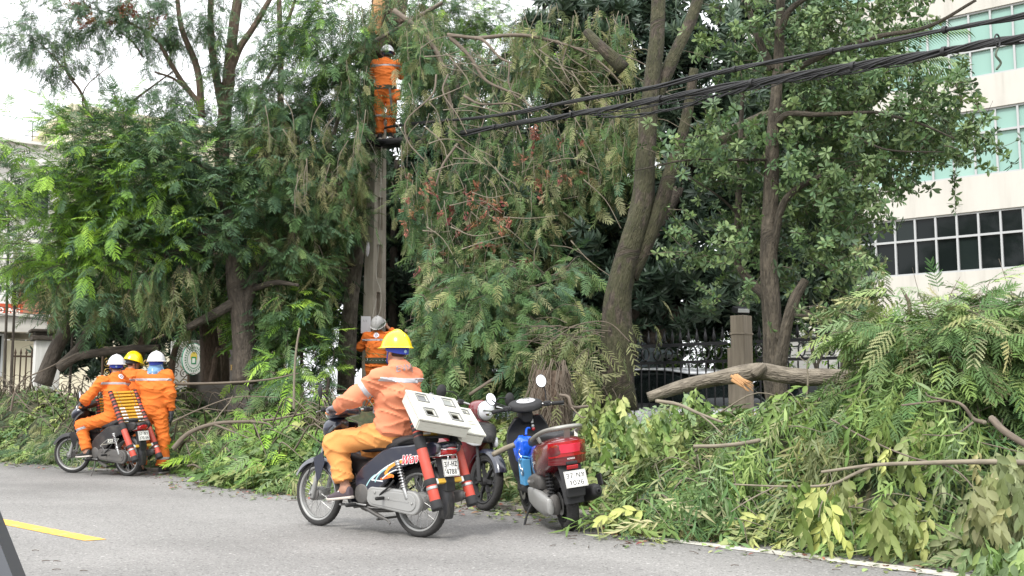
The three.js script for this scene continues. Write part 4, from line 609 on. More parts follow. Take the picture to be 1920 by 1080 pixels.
plant('hanging_branches', 'leafy cut branches hanging low behind the rider with the yellow helmet', 'branches', P(930, 600, 14), (g) => {
  limb(g, [[760, 620, 14], [830, 640, 13.8], [850, 680, 13.6]], [0.0252, 0.0144], 6); limb(g, [[840, 560, 13.8], [870, 640, 13.6], [870, 720, 13.4]], [0.0086, 0.0058], 5); limb(g, [[880, 740, 13], [960, 690, 13], [1040, 650, 13], [1100, 630, 13], [1140, 620, 13]], [0.0216, 0.0072], 6); limb(g, [[1180, 640, 12.6], [1140, 605, 12.6], [1080, 610, 12.6], [1020, 650, 12.6]], [0.0086, 0.0043], 5); limb(g, [[880, 530, 14], [950, 545, 13.8], [1060, 520, 13.6]], [0.0101, 0.0043], 5);
  const o = { type: 'fern', g: 0.4, hang: 0.6, gap: 0.06, up: 0.6, flat: 0.9, size: 0.74, dens: 0.6, wob: 0.55, bare: 0.25 };
  for (const [x, y, rx, ry, n] of [[830, 600, 90, 60, 130], [920, 570, 90, 45, 120], [1010, 540, 70, 35, 70], [900, 650, 110, 60, 170], [1000, 620, 90, 50, 110], [840, 700, 70, 50, 90], [950, 700, 80, 50, 100], [790, 560, 50, 60, 60]]) g.mass(x, y, 14, rx, ry, 0.6, n, { ...o, pal: () => pick(['mid', 'mid', 'deep', 'blue', 'mid', 'olive']) });
  for (const [x, y, rx, ry, n] of [[1120, 640, 50, 24, 26], [1080, 690, 50, 34, 34], [1180, 640, 18, 24, 8], [1150, 715, 40, 26, 30]]) g.mass(x, y, 12.8, rx, ry, 0.3, n, { ...o, type: 'wilt', pal: 'olive' });
  for (let i = 0; i < 26; i++) { const x = rr(1020, 1170), y = rr(600, 660); twigs(g, [[x, y, 12.8], [x - rr(20, 50), y + rr(-12, 14), 12.8], [x - rr(50, 90), y + rr(-10, 45), 12.7]], [0.0065, 0.0022]); }
}, { wood: M.twig, twig: M.twig });
// the big leaning trunk
plant('leaning_tree', 'big mossy leaning trunk that forks behind the cables', 'tree', V(P(1165, 742, 13).x, 0.1, -13), (g) => {
  limb(g, [[1160, 770, 13], [1156, 640, 13], [1158, 560, 13], [1180, 470, 13], [1205, 380, 13.1], [1212, 280, 13.2], [1222, 160, 13.3], [1232, 60, 13.4], [1236, -50, 13.5]], (t) => lerp(0.25, 0.085, Math.pow(t, 0.6)) , 18);
  limb(g, [[1180, 520, 13.05], [1225, 420, 13.1], [1255, 330, 13.2], [1285, 230, 13.3], [1302, 130, 13.3]], [0.13, 0.06], 12);
  limb(g, [[1228, 190, 13.4], [1262, 110, 13.5], [1290, 50, 13.6], [1318, -30, 13.7]], [0.095, 0.08], 12); limb(g, [[1290, 300, 14], [1340, 265, 14.2], [1390, 240, 14.4], [1470, 200, 14.8]], [0.11, 0.08]);
  limb(g, [[1170, 130, 14], [1130, 90, 14], [1100, 60, 14.2]], [0.1, 0.06]);
}, { wood: M.barkMoss });
// the slim tree with whorled leaves on the right
plant('whorled_tree', 'slim tree with whorls of oval leaves in front of the office block', 'tree', V(P(1452, 742, 11.6).x, 0.1, -11.6), (g) => {
  limb(g, [[1458, 760, 11.6], [1452, 690, 11.6], [1448, 600, 11.6], [1441, 480, 11.6], [1446, 360, 11.6], [1450, 250, 11.6], [1457, 150, 11.6], [1463, 40, 11.6], [1465, -40, 11.6]], [0.13, 0.045], 14);
  limb(g, [[1462, 690, 11.5], [1475, 610, 11.45], [1490, 560, 11.4], [1510, 525, 11.4]], [0.08, 0.045]); limb(g, [[1448, 480, 11.6], [1470, 380, 11.4], [1500, 350, 11.3], [1540, 330, 11.2]], [0.05, 0.03]); limb(g, [[1452, 240, 11.6], [1475, 215, 11.4], [1530, 215, 11.2], [1640, 210, 11]], [0.05, 0.018]);
  limb(g, [[1448, 130, 11.6], [1425, 80, 11.6], [1405, 20, 11.7], [1395, -30, 11.7]], [0.05, 0.03]); limb(g, [[1462, 60, 11.6], [1480, 20, 11.5], [1520, -10, 11.4]], [0.045, 0.03]); limb(g, [[1560, 100, 11.2], [1640, 70, 11], [1740, 50, 10.8], [1830, 0, 10.6]], [0.035, 0.015]); limb(g, [[1470, 140, 11.4], [1560, 95, 11.2]], [0.035, 0.035]);
  limb(g, [[1440, 560, 11.6], [1400, 520, 11.8], [1385, 500, 11.8]], [0.06, 0.04]); limb(g, [[1640, 210, 11], [1720, 230, 10.9], [1790, 260, 10.8]], [0.02, 0.008], 6); limb(g, [[1600, 255, 11], [1660, 280, 10.9], [1770, 285, 10.8]], [0.016, 0.006], 6); limb(g, [[1445, 300, 11.6], [1380, 300, 11.4], [1290, 300, 11.2], [1190, 320, 11]], [0.02, 0.007], 6); limb(g, [[1382, 500, 12], [1384, 400, 12], [1388, 280, 12], [1392, 170, 12]], [0.045, 0.025], 8); limb(g, [[1382, 400, 12], [1350, 370, 11.9], [1290, 330, 11.8]], [0.02, 0.008], 6);
  limb(g, [[1490, 590, 11.3], [1560, 600, 11.1], [1690, 620, 10.9]], [0.02, 0.01], 6); limb(g, [[1520, 640, 10.9], [1530, 690, 10.9], [1545, 720, 10.9]], [0.02, 0.02], 6); limb(g, [[1530, 690, 10.9], [1560, 630, 10.9], [1600, 580, 10.9]], [0.016, 0.006], 6);
  const o = { type: 'whorl', pal: 'whorl', g: 0.05, hang: -0.1, up: 0.4, gap: 0.065, size: 0.68, len: 0.62, from: 0.2, dens: 0.52 };
  for (const [x, y, rx, ry, n] of [[1500, 130, 90, 100, 130], [1590, 60, 90, 50, 100], [1600, 200, 110, 80, 170], [1690, 190, 75, 45, 56], [1780, 175, 55, 35, 44], [1800, 235, 52, 42, 66], [1790, 290, 50, 25, 36], [1740, 270, 60, 40, 60], [1640, 300, 80, 60, 100], [1540, 290, 90, 70, 130], [1560, 385, 75, 50, 80], [1520, 440, 70, 60, 80], [1590, 430, 40, 40, 20], [1380, 290, 80, 30, 70], [1300, 300, 60, 25, 40], [1350, 260, 60, 30, 40], [1420, 330, 50, 40, 50], [1520, 510, 50, 45, 50], [1400, 470, 50, 50, 50], [1330, 460, 60, 25, 30], [1380, 60, 60, 70, 60], [1480, 30, 60, 50, 50], [1660, 30, 70, 26, 30], [1490, 380, 50, 60, 50], [1370, 570, 40, 30, 20]]) g.mass(x, y, 11.8, rx, ry, 0.8, n, o);
  for (const [x, y, rx, ry, n] of [[1600, 580, 50, 35, 30], [1650, 600, 45, 30, 24], [1560, 630, 50, 35, 26], [1620, 545, 40, 30, 16], [1690, 590, 24, 26, 8]]) g.mass(x, y, 10.9, rx, ry, 0.5, n, { ...o, hang: 0.5, g: 0.3, pal: () => pick(['whorl', 'whorl', 'pale']) });
}, { wood: M.barkSlim, twig: M.twig });
plant('palm', 'palm with long arching fronds beside the mint glass windows', 'palm', V(P(1600, 742, 20).x, 0, -20), (g) => {
  limb(g, [[1590, 740, 20], [1592, 400, 20], [1600, 130, 20]], [0.16, 0.12]);
  for (let i = 0; i < 16; i++) { const a = i / 16 * 2 * PI; g.leaf('palm', P(1600, 110, 20), V(Math.cos(a), rr(0.2, 0.9), Math.sin(a)), V(Math.cos(a) * -0.4, 1, Math.sin(a) * -0.4), rr(0.8, 1.1), 'mid'); }
}, { wood: M.barkGrey, twig: M.twig });
// hedge like growth behind the left heap and the pole
const shrub = (px, d, py, rx, ry, n, type, pal, label, size = 1) => plant('shrub', label, 'shrub', V(P(px, 742, d).x, 0, -d), (g) => { limb(g, [[px, 742, d], [px + 6, py + ry * 0.3, d], [px, py, d]], [0.035, 0.015], 6); g.mass(px, py, d, rx, ry, 0.7, n, { type, pal, gap: 0.075, size, g: 0.2 }); }, { wood: M.barkDark, twig: M.twigDark });
shrub(560, 17.5, 620, 90, 80, 210, 'fern', () => pick(['mid', 'mid', 'blue', 'deep', 'lime']), 'bushy green shrub between the dark trunk and the concrete pole');
shrub(500, 19.5, 600, 60, 60, 90, 'small', 'lime', 'bright green bush behind the dark forked trunk', 1.3);
shrub(610, 16.4, 700, 60, 50, 90, 'fern', () => pick(['mid', 'blue', 'lime']), 'feathery green shrub at the foot of the slender grey trunk');
shrub(540, 23, 480, 120, 120, 240, 'mango', 'mango', 'dark shrub wall behind the forked trunks', 1.6);
shrub(400, 26, 520, 120, 140, 240, 'mango', 'mango', 'dark tall shrub behind the sign wall', 1.8);
shrub(230, 27, 500, 130, 120, 240, 'fern', 'deep', 'shaded feathery shrub behind the ornamental gate', 1.7);
shrub(1320, 18, 640, 120, 60, 140, 'small', () => pick(['mid', 'lime', 'deep']), 'green bush behind the iron fence left of the pillar', 1.4);
shrub(1440, 18, 640, 70, 80, 110, 'small', () => pick(['mid', 'lime', 'deep']), 'green bush behind the iron fence under the slim tree', 1.4);
shrub(1100, 18.5, 640, 110, 70, 130, 'mango', 'mango', 'dark bush behind the fence left of the leaning trunk', 1.2);
shrub(8, 24, 340, 30, 60, 60, 'fern', () => pick(['blue', 'mid', 'deep']), 'grey green tree at the left edge below the white parapet', 1.2);
shrub(20, 22, 490, 46, 50, 70, 'wilt', () => pick(['mid', 'olive', 'blue']), 'hanging grey green branches at the left edge above the red sign', 1.1);
shrub(130, 24, 540, 60, 45, 60, 'fern', () => pick(['deep', 'mid']), 'dark low tree behind the red sign and the leaning trunk', 1.2);
shrub(250, 25.5, 655, 170, 50, 220, 'mango', 'mango', 'dark low hedge behind the ornamental gate and the crew', 1.3);
// ---------------------------------------------------------------- heaps of cut branches along the kerb
rnd = rng(4001);
const HK = [[-6, 1.6], [0, 1.65], [2, 1.55], [3.2, 1.36], [4.2, 1.26], [5.5, 1.22], [6.8, 1.15], [7.6, 0.95], [9, 0.8], [11, 0.9], [14, 1.05], [17, 1.1], [20, 1.3], [24, 1.35], [40, 1.3]];
function keyed(K, x) { for (let i = 1; i < K.length; i++) if (x < K[i][0]) { const t = clamp((x - K[i - 1][0]) / (K[i][0] - K[i - 1][0]), 0, 1); return lerp(K[i - 1][1], K[i][1], t); } return K[K.length - 1][1]; }
const EDGE = [[-6, 7.1], [1.5, 7.2], [3, 7.22], [4.5, 7.1], [5.2, 6.75], [5.45, 6.9], [5.7, 7.6], [6.6, 7.9], [8.6, 7.9], [9.4, 7.3], [10, 6.85], [12, 6.85], [13.2, 7.55], [15.4, 7.6], [16, 7.3], [18, 6.9], [40, 6.8]];
function heapY(u, n) {
  const e = keyed(EDGE, u), t = (n - e) / 2.0, H = keyed(HK, u); if (t < 0) return 0;
  const up = 1 - Math.pow(1 - clamp(t, 0, 1), 1.9), dn = 1 - THREE.MathUtils.smoothstep(n, 9.6, 11.4);
  return Math.max(0.01, H * up * dn * (0.84 + 0.26 * n3(u * 1.1, n * 1.2, 2) + 0.2 * n3(u * 2.7, n * 2.7, 5)));
}
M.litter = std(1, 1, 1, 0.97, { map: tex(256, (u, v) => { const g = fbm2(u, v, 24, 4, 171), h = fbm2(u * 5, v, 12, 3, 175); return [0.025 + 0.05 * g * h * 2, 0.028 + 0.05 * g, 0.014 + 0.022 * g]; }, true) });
function heapThing(label, u0, u1, fn, twig = M.twig) {
  const root = thing('leaf_heap', label, 'cut branches', UN((u0 + u1) / 2, 8.4, 0)); root.updateMatrixWorld(true);
  const pos = [], uv = [], idx = [], nu = Math.round((u1 - u0) * 7), nn = 34;
  for (let i = 0; i <= nu; i++) for (let j = 0; j <= nn; j++) { const u = lerp(u0, u1, i / nu), n = lerp(6.2, 11.4, j / nn), y = heapY(u, n), p = UN(u, n, (n > 7.75 ? 0.034 : -0.012) + Math.max(0, y - 0.12)); pos.push(p.x - root.position.x, p.y, p.z - root.position.z); uv.push(u, n); }
  for (let i = 0; i < nu; i++) for (let j = 0; j < nn; j++) { const a = i * (nn + 1) + j, b = a + nn + 1; idx.push(a, b, a + 1, a + 1, b, b + 1); }
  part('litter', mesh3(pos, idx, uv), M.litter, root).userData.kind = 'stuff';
  const g = new Growth(); fn(g); g.finish(root, M.twig, twig, 'foliage'); return root;
}
// scatter leafy twigs over the heap: which(u, n, h) names [type, palette, size]
function cover(g, u0, u1, n0, n1, count, which, { lift = 0.1, hang = 0.5, loose = 0.6 } = {}) {
  for (let i = 0; i < count; i++) {
    const u = rr(u0, u1), n = n0 + (n1 - n0) * Math.pow(rnd(), 1.25), y = heapY(u, n); if (y <= 0) continue;
    const e = 0.08, sx = (heapY(u + e, n) - y) / e, sn = (heapY(u, n + e) - y) / e, nor = U.clone().multiplyScalar(-sx).add(N.clone().multiplyScalar(-sn)).add(V(0, 1, 0)).normalize();
    const w = which(u, n, y); if (!w) continue; const [type, pal, size = 1] = w;
    const p = UN(u, n, (n > 7.75 ? 0.03 : 0) + y * rr(0.86, 1)).addScaledVector(nor, rr(-0.04, lift)), a = rr(0, 2 * PI);
    const dir = U.clone().multiplyScalar(Math.cos(a)).addScaledVector(N, Math.sin(a) * 0.8 - 0.3).add(V(0, -hang + rr(-loose, loose * 1.1) * 0.7, 0)); dir.addScaledVector(nor, -0.55 * dir.dot(nor)); if (y < 0.2) dir.y = Math.max(dir.y, -0.1);
    g.leaf(type, p, dir, nor.clone().add(V(rr(-0.8, 0.8), rr(-0.2, 0.8), rr(-0.3, 0.8))), size * rr(0.75, 1.2), pal);
  }
}
heapThing('large heap of cut branches with narrow and broad green leaves right of the red scooter', -5, 6.9, (g) => {
  const z = (u, n) => n3(u * 1.3, n * 1.3, 7) + 0.6 * n3(u * 3.1, n * 3.1, 8);
  cover(g, -4, 6.9, 6.4, 10.4, 7600, (u, n, y) => { const q = z(u, n); if (u > 5.5) return q > 0.1 ? ['broad', pick(['cut', 'cutBroad', 'olive']), 0.85] : ['small', pick(['cut', 'mid', 'olive']), 1.5]; return y > 0.28 ? (q > 0.42 ? ['broad', pick(['cut', 'cutBroad']), 1] : ['sickle', pick(['cut', 'cut', 'mid', 'olive', 'deep']), 0.88]) : ['sickle', pick(['cut', 'cutBroad', 'mid']), 0.9]; });
  cover(g, -3, 6.4, 6.25, 7.5, 900, (u, n) => (n3(u * 1.6, n * 1.6, 31) > -0.25 ? ['broad', pick(['cutBroad', 'cutBroad', 'cut', 'pale']), 1.1] : ['sickle', pick(['cut', 'cutBroad']), 1]), { hang: 0.7 });
  cover(g, 1.5, 3.4, 6.3, 7.3, 260, () => ['broad', pick(['cutBroad', 'pale']), 1.25], { hang: 0.8, lift: 0.16 });
  cover(g, -2, 6.6, 6.6, 9.6, 700, () => ['sickle', pick(['olive', 'pale', 'cut']), 1], { lift: 0.25 });
  for (let i = 0; i < 230; i++) { const u = rr(-2, 6.4), n = rr(6.8, 9.2), y = heapY(u, n), a = rr(-0.9, 0.9), l = rr(0.25, 1.0); if (y < 0.05) continue; const p = UN(u, n, y + 0.06), q = UN(u - Math.cos(a) * l * 0.5, n - 0.1 + Math.sin(a) * 0.25, y + 0.1 + rr(-0.1, 0.15)), r = UN(u - Math.cos(a) * l, n - 0.15 + Math.sin(a) * 0.5, y + rr(-0.15, 0.16)); g.branch([p, q, r], [rr(0.004, 0.009), 0.002], 4, 4); }
  // loose clumps that hang over the front of the heap
  for (const [x, y, d, n, type, pal, s] of [[1190, 800, 9.3, 36, 'broad', 'cut', 0.8], [1240, 830, 9.2, 30, 'broad', 'cutBroad', 0.8], [1890, 880, 6.7, 36, 'broad', 'pale', 1], [1870, 930, 6.6, 26, 'broad', 'olive', 1], [1700, 810, 7.8, 16, 'broad', 'cutBroad', 1], [1540, 935, 7.6, 22, 'broad', 'cutBroad', 1.1], [1700, 955, 7.2, 32, 'broad', 'cutBroad', 1.1], [1890, 1040, 6.1, 36, 'broad', 'cut', 1.0], [1600, 720, 9, 60, 'sickle', 'cut', 1.1], [1500, 780, 8.8, 60, 'sickle', 'cut', 1.1], [1560, 840, 8.2, 50, 'sickle', 'olive', 1], [1400, 860, 8.5, 50, 'sickle', 'cut', 1.1], [1330, 920, 8.3, 40, 'sickle', 'mid', 1], [1650, 690, 8.6, 60, 'sickle', 'cut', 1.1], [1690, 640, 8.4, 36, 'sickle', 'cut', 1], [1640, 750, 8.3, 60, 'sickle', 'cut', 1], [1730, 730, 7.9, 40, 'sickle', 'cut', 1], [1780, 800, 7.5, 40, 'sickle', 'cut', 1], [1270, 760, 9.4, 30, 'broad', 'cut', 0.8], [1160, 770, 9.6, 30, 'broad', 'cutBroad', 0.8]]) for (let i = 0; i < n; i++) { const p = P(x + rr(-60, 60), y + rr(-40, 30), d + rr(-0.25, 0.5)); if (p.y < 0.05) continue; g.leaf(type, p, V(rr(-0.7, 0.7), -1, rr(-0.2, 0.7)), V(rr(-0.6, 0.6), 0.6, 1), s * rr(0.7, 1.15), pal); }
}, M.twigPale);
// feathery crown piece that lies on top of the heap at the right
plant('feathery_heap', 'feathery cut crown piece heaped high in front of the office block', 'cut branches', V(P(1800, 742, 8.4).x, 0, -8.4), (g) => {
  limb(g, [[1960, 620, 8.2], [1880, 615, 8.4], [1820, 660, 8.4], [1740, 720, 8.3]], [0.07, 0.03]); limb(g, [[1700, 620, 8.8], [1705, 570, 8.8], [1690, 540, 8.8]], [0.025, 0.012], 6); limb(g, [[1935, 650, 8], [1870, 690, 8], [1800, 690, 8]], [0.02, 0.01], 6); limb(g, [[1760, 640, 8], [1765, 690, 7.9], [1790, 720, 7.9]], [0.008, 0.005], 5);
  const o = { type: 'fern', g: 0.25, hang: 0.35, gap: 0.07, up: 0.8, flat: 0.5, size: 0.82, len: 0.75, dens: 0.75 };
  for (const [x, y, rx, ry, n, pal] of [[1800, 640, 90, 50, 130, () => pick(['cut', 'cut', 'mid', 'pale'])], [1730, 640, 60, 50, 90, () => pick(['cut', 'cut', 'mid'])], [1770, 590, 50, 30, 40, () => pick(['pale', 'olive', 'mid'])], [1890, 680, 50, 50, 60, () => pick(['cut', 'mid', 'cut'])], [1780, 720, 90, 50, 120, () => pick(['mid', 'mid', 'pale', 'cut'])], [1880, 770, 70, 60, 90, () => pick(['deep', 'mid', 'cut'])], [1700, 700, 50, 60, 50, () => 'mid'], [1900, 600, 40, 30, 30, () => 'mid']]) g.mass(x, y, 8.5, rx, ry, 0.5, n, { ...o, pal });
  g.mass(1830, 790, 8, 110, 60, 0.4, 90, { type: 'fern', pal: () => pick(['deep', 'mid']), g: 0.5, hang: 0.8, down: true, gap: 0.07, size: 0.75 });
}, { wood: M.twig, twig: M.twig });
heapThing('low heap of cut branches behind the parked motorbikes in the middle', 6.9, 10.6, (g) => {
  cover(g, 6.9, 10.6, 6.9, 10.2, 2200, (u, n) => { const q = n3(u * 1.4, n * 1.4, 9); return q > 0.15 ? ['broad', pick(['cut', 'olive', 'cutBroad']), 0.85] : q > -0.2 ? ['fern', pick(['mid', 'olive', 'cut']), 0.8] : ['sickle', pick(['mid', 'cut', 'olive']), 0.9]; });
  cover(g, 6.9, 8.4, 7.0, 8.4, 160, () => ['broad', pick(['pale', 'cutBroad']), 1.1], { lift: 0.2 });
}, M.twigPale);
heapThing('long heap of cut feathery branches behind the crew on the left', 10.6, 27, (g) => {
  cover(g, 10.6, 27, 6.9, 10.6, 6800, (u, n) => { const q = n3(u * 0.9, n * 1.2, 19) + 0.4 * n3(u * 3, n * 3, 3); return q > 0.3 ? ['broad', pick(['cut', 'mid', 'cutBroad']), 0.9] : q > -0.15 ? ['fern', pick(['mid', 'olive', 'cut', 'deep']), 0.9] : ['wilt', pick(['olive', 'olive', 'pale', 'mid', 'deep']), 1]; });
  cover(g, 10.6, 16, 6.95, 8.2, 600, () => ['broad', pick(['cut', 'cutBroad', 'mid']), 1.05], { lift: 0.15 });
  cover(g, 10.6, 14, 7, 10, 300, () => ['fern', pick(['cut', 'lime', 'mid']), 1.1], { lift: 0.5 });
  for (let i = 0; i < 340; i++) { const u = rr(10.8, 26), n = rr(7.2, 9.6), y = heapY(u, n), a = rr(-0.7, 0.7), l = rr(0.5, 1.5), p = UN(u, n, y + 0.16), q = UN(u - Math.cos(a) * l * 0.5, n - 0.12 + Math.sin(a) * 0.3, y + 0.3 + rr(-0.12, 0.25)), r = UN(u - Math.cos(a) * l, n + Math.sin(a) * 0.6, y + rr(-0.1, 0.35)); g.branch([p, q, r], [rr(0.006, 0.016), 0.004], 5, 4); }
}, M.twig);
// loose leaves on the road
{
  const root = thing('fallen_leaves', 'loose leaves and twigs scattered on the road along the heaps', 'leaves', UN(8, 6.6, 0)); root.userData.kind = 'stuff'; root.updateMatrixWorld(true); const g = new Growth();
  LEAF.one = { geos: [0, 1, 2].map((i) => { const o = leafSet(); bladeInto(o, V(0, 0, 0), V(0, 1, 0), V(0, 0, 1), 0.1 - i * 0.02, 0.03 + i * 0.006, { curl: 0.2 }); return leafGeo(o); }), mat: LEAF.broad.mat };
  for (let i = 0; i < 1700; i++) { const u = rr(-2, 24), e = keyed(EDGE, u), n = e - 0.75 * Math.pow(rnd(), 2) + 0.1, s = rr(0, 6.3); g.leaf('one', UN(u, n, 0.008 + rr(0, 0.012)), U.clone().multiplyScalar(Math.cos(s)).addScaledVector(N, Math.sin(s)), V(rr(-0.2, 0.2), 1, rr(-0.2, 0.2)), rr(0.5, 1.2), pick(['cut', 'olive', 'cutBroad', 'mid', 'dry'])); }
  for (let i = 0; i < 900; i++) { const u = rr(5.2, 10), n = rr(6.75, 8.3) - 0.25 * (u > 9 ? 1 : 0), s = rr(0, 6.3); if (n < 7.05 && rnd() < 0.6) continue; g.leaf('one', UN(u, n, (n > 7.5 ? 0.045 : 0.008) + rr(0, 0.015)), U.clone().multiplyScalar(Math.cos(s)).addScaledVector(N, Math.sin(s)).add(V(0, rr(-0.05, 0.25), 0)), V(rr(-0.4, 0.4), 1, rr(-0.4, 0.4)), rr(0.6, 1.4), pick(['cut', 'olive', 'cutBroad', 'mid', 'dry', 'pale'])); }
  for (let i = 0; i < 160; i++) { const u = rr(1, 22), n = keyed(EDGE, u) - rr(0, 0.9), s = rr(0, 6.3), l = rr(0.04, 0.22), p = UN(u, n, 0.008), q = UN(u + Math.cos(s) * l, n + Math.sin(s) * l, 0.008), m = p.clone().add(q).multiplyScalar(0.5).add(V(0, 0.006, 0.01)); g.branch([p, m, q], [0.003, 0.002], 4, 2); }
  for (const [x, y] of [[60, 1032], [78, 1052], [100, 1052], [150, 1070], [98, 1068], [1370, 1060], [1480, 1045], [1560, 1068], [985, 984], [1000, 978]]) { const p = G(x, y, 0.006), a = rr(-0.3, 0.3); g.branch([p, p.clone().add(V(0.025, 0.004, a * 0.03)), p.clone().add(V(0.055, 0, a * 0.05))], [0.003, 0.002], 4, 2); }
  g.finish(root, M.twigDark, M.twigDark, 'leaves');
}
// ---------------------------------------------------------------- separate cut branches and the log
function cutBranch(label, list, r, mat = M.twig, forks = []) {
  const pts = list.map((q) => P(...q)), o = thing('cut_branch', label, 'branch', pts[0]); const g = [tube(smooth(pts, 6), r = r.map((x) => x * 0.8), 8, { rough: 0.12 })]; for (const f of forks) g.push(tube(smooth(f.map((q) => P(...q)), 5), [r[0] * 0.5, r[1] * 0.5], 6));
  part('wood', join(g).translate(-pts[0].x, -pts[0].y, -pts[0].z), mat, o); part('cut_end', lathe([[0, 0], [r[0] * 0.9, 0], [r[0] * 0.9, 0.012], [0, 0.014]], pts[0].clone().multiplyScalar(0), pts[0].clone().sub(pts[1]), 10), M.twigPale, o); return o;
}
cutBranch('curved brown branch arching low over the left heap toward the standing man', [[326, 840, 14.3], [350, 815, 14.3], [400, 795, 14.2], [470, 790, 14.1], [520, 785, 14.1], [590, 770, 14]], [0.045, 0.014], M.twig, [[[400, 795, 14.2], [450, 815, 14], [500, 835, 13.9]], [[470, 790, 14.1], [510, 800, 13.9], [515, 850, 13.8]]]);
cutBranch('long straight branch across the left heap above the curved one', [[330, 720, 15.4], [420, 718, 15.4], [500, 712, 15.3], [560, 700, 15.2]], [0.03, 0.012], M.twig);
cutBranch('thin pale branch leaning over the left heap toward the upper right', [[388, 815, 14.4], [410, 780, 14.4], [432, 752, 14.4], [436, 742, 14.4]], [0.014, 0.01], M.twigPale);
cutBranch('slim branch lying across the left heap at knee height', [[325, 790, 14.6], [380, 765, 14.6], [440, 745, 14.6], [520, 745, 14.5]], [0.016, 0.007], M.twig, [[[380, 765, 14.6], [430, 770, 14.4], [480, 765, 14.4]]]);
cutBranch('upright peeled stick standing in the heap between the crew and the pole', [[551, 765, 13.6], [552, 700, 13.6], [556, 650, 13.6], [562, 615, 13.6]], [0.022, 0.016], M.twigPale);
cutBranch('thin bare branch curving over the heap at the far left', [[20, 770, 17], [28, 735, 17], [40, 715, 17], [90, 690, 17], [140, 665, 17]], [0.025, 0.01], M.twig, [[[28, 735, 17], [60, 770, 16.8], [95, 780, 16.8]]]);
cutBranch('pale branch sticking out of the heap beside the front wheel of the parked motorbike', [[925, 852, 9.5], [945, 842, 9.5], [965, 834, 9.5]], [0.03, 0.03], M.twigPale);
cutBranch('forked pale branch near the right handlebar of the red scooter', [[1100, 762, 8.9], [1072, 762, 8.8], [1066, 745, 8.8], [1050, 740, 8.9]], [0.018, 0.014], M.twig, [[[1070, 762, 8.8], [1090, 782, 8.7], [1098, 782, 8.6]]]);
cutBranch('light brown branch sloping down the left part of the right heap', [[1232, 752, 9.1], [1270, 758, 9], [1310, 775, 8.8], [1355, 792, 8.7]], [0.022, 0.014], M.twigPale, [[[1310, 775, 8.8], [1335, 795, 8.7], [1355, 815, 8.6]]]);
cutBranch('short brown branch lying level in the middle of the right heap', [[1422, 826, 8.5], [1395, 831, 8.45], [1350, 836, 8.4], [1300, 837, 8.4]], [0.024, 0.018], M.twigPale);
cutBranch('long thin branch running level across the lower middle of the right heap', [[1640, 872, 7.5], [1600, 890, 7.6], [1560, 908, 7.7], [1480, 912, 7.9], [1370, 908, 8.1]], [0.018, 0.008], M.twigPale, [[[1560, 908, 7.7], [1540, 945, 7.5], [1535, 970, 7.4]], [[1450, 914, 7.9], [1400, 940, 7.8], [1370, 960, 7.8]]]);
cutBranch('straight pole-like branch at the right side of the right heap', [[1945, 868, 6.7], [1840, 866, 6.9], [1740, 868, 7.1], [1640, 872, 7.3], [1540, 885, 7.5]], [0.026, 0.012], M.twigPale);
cutBranch('grey forked branch rising out of the heap at the right edge', [[1860, 785, 7.2], [1880, 806, 7.1], [1920, 832, 7], [1960, 850, 6.9]], [0.03, 0.03], M.twig);
cutBranch('bare zigzag branch over the dark hollow of the right heap', [[1845, 792, 7.3], [1825, 785, 7.4], [1805, 760, 7.4], [1780, 752, 7.5], [1690, 760, 7.6]], [0.022, 0.008], M.twig, [[[1780, 752, 7.5], [1740, 742, 7.5], [1735, 735, 7.5]], [[1825, 792, 7.3], [1790, 815, 7.3], [1730, 815, 7.4]]]);
cutBranch('thin red brown twig running down across the right heap', [[1560, 787, 8.2], [1620, 820, 7.9], [1710, 858, 7.3], [1790, 880, 7], [1835, 925, 6.8]], [0.01, 0.005], M.twig);
cutBranch('thin upright twig standing near the end of the fallen log', [[1512, 755, 9.4], [1515, 710, 9.4], [1514, 680, 9.4], [1535, 650, 9.4]], [0.012, 0.006], M.twigPale, [[[1514, 680, 9.4], [1500, 670, 9.4], [1498, 660, 9.4]]]);
cutBranch('slanting twig between the fallen log and the middle of the right heap', [[1480, 785, 8.9], [1520, 765, 8.9], [1545, 735, 9], [1560, 705, 9]], [0.014, 0.008], M.twig);
{
  const pts = [[1215, 745, 10.2], [1270, 728, 10.2], [1330, 712, 10.2], [1390, 702, 10.2], [1430, 698, 10.2], [1480, 706, 10.1], [1560, 708, 10], [1640, 716, 9.9]].map((q) => P(...q)), o = thing('fallen_log', 'grey fallen log with a torn orange branch stub lying on the right heap', 'log', pts[3]), b = pts[3];
  const mv = (g) => g.translate(-b.x, -b.y, -b.z);
  part('trunk', mv(join([tube(smooth(pts, 6), (t) => 0.05 + 0.052 * Math.sin(Math.min(t * 1.7, 1) * PI / 2) - 0.025 * t, 16, { rough: 0.22 }), tube(smooth([P(1415, 700, 10.15), P(1428, 690, 10.1), P(1434, 684, 10.1)], 3), [0.07, 0.03], 8)])), M.barkGrey, o);
  rnd = rng(91); const sp = []; for (let i = 0; i < 14; i++) { const a = P(1376 + rr(-6, 8), 708 + rr(-5, 8), 10), c = P(1398 + rr(-8, 16), 722 + rr(-6, 12), 9.95); sp.push(tube([a, a.clone().lerp(c, 0.6), c], [rr(0.012, 0.024), 0.003], 5)); }
  part('torn_stub', mv(join(sp)), M.freshWood, o);
}
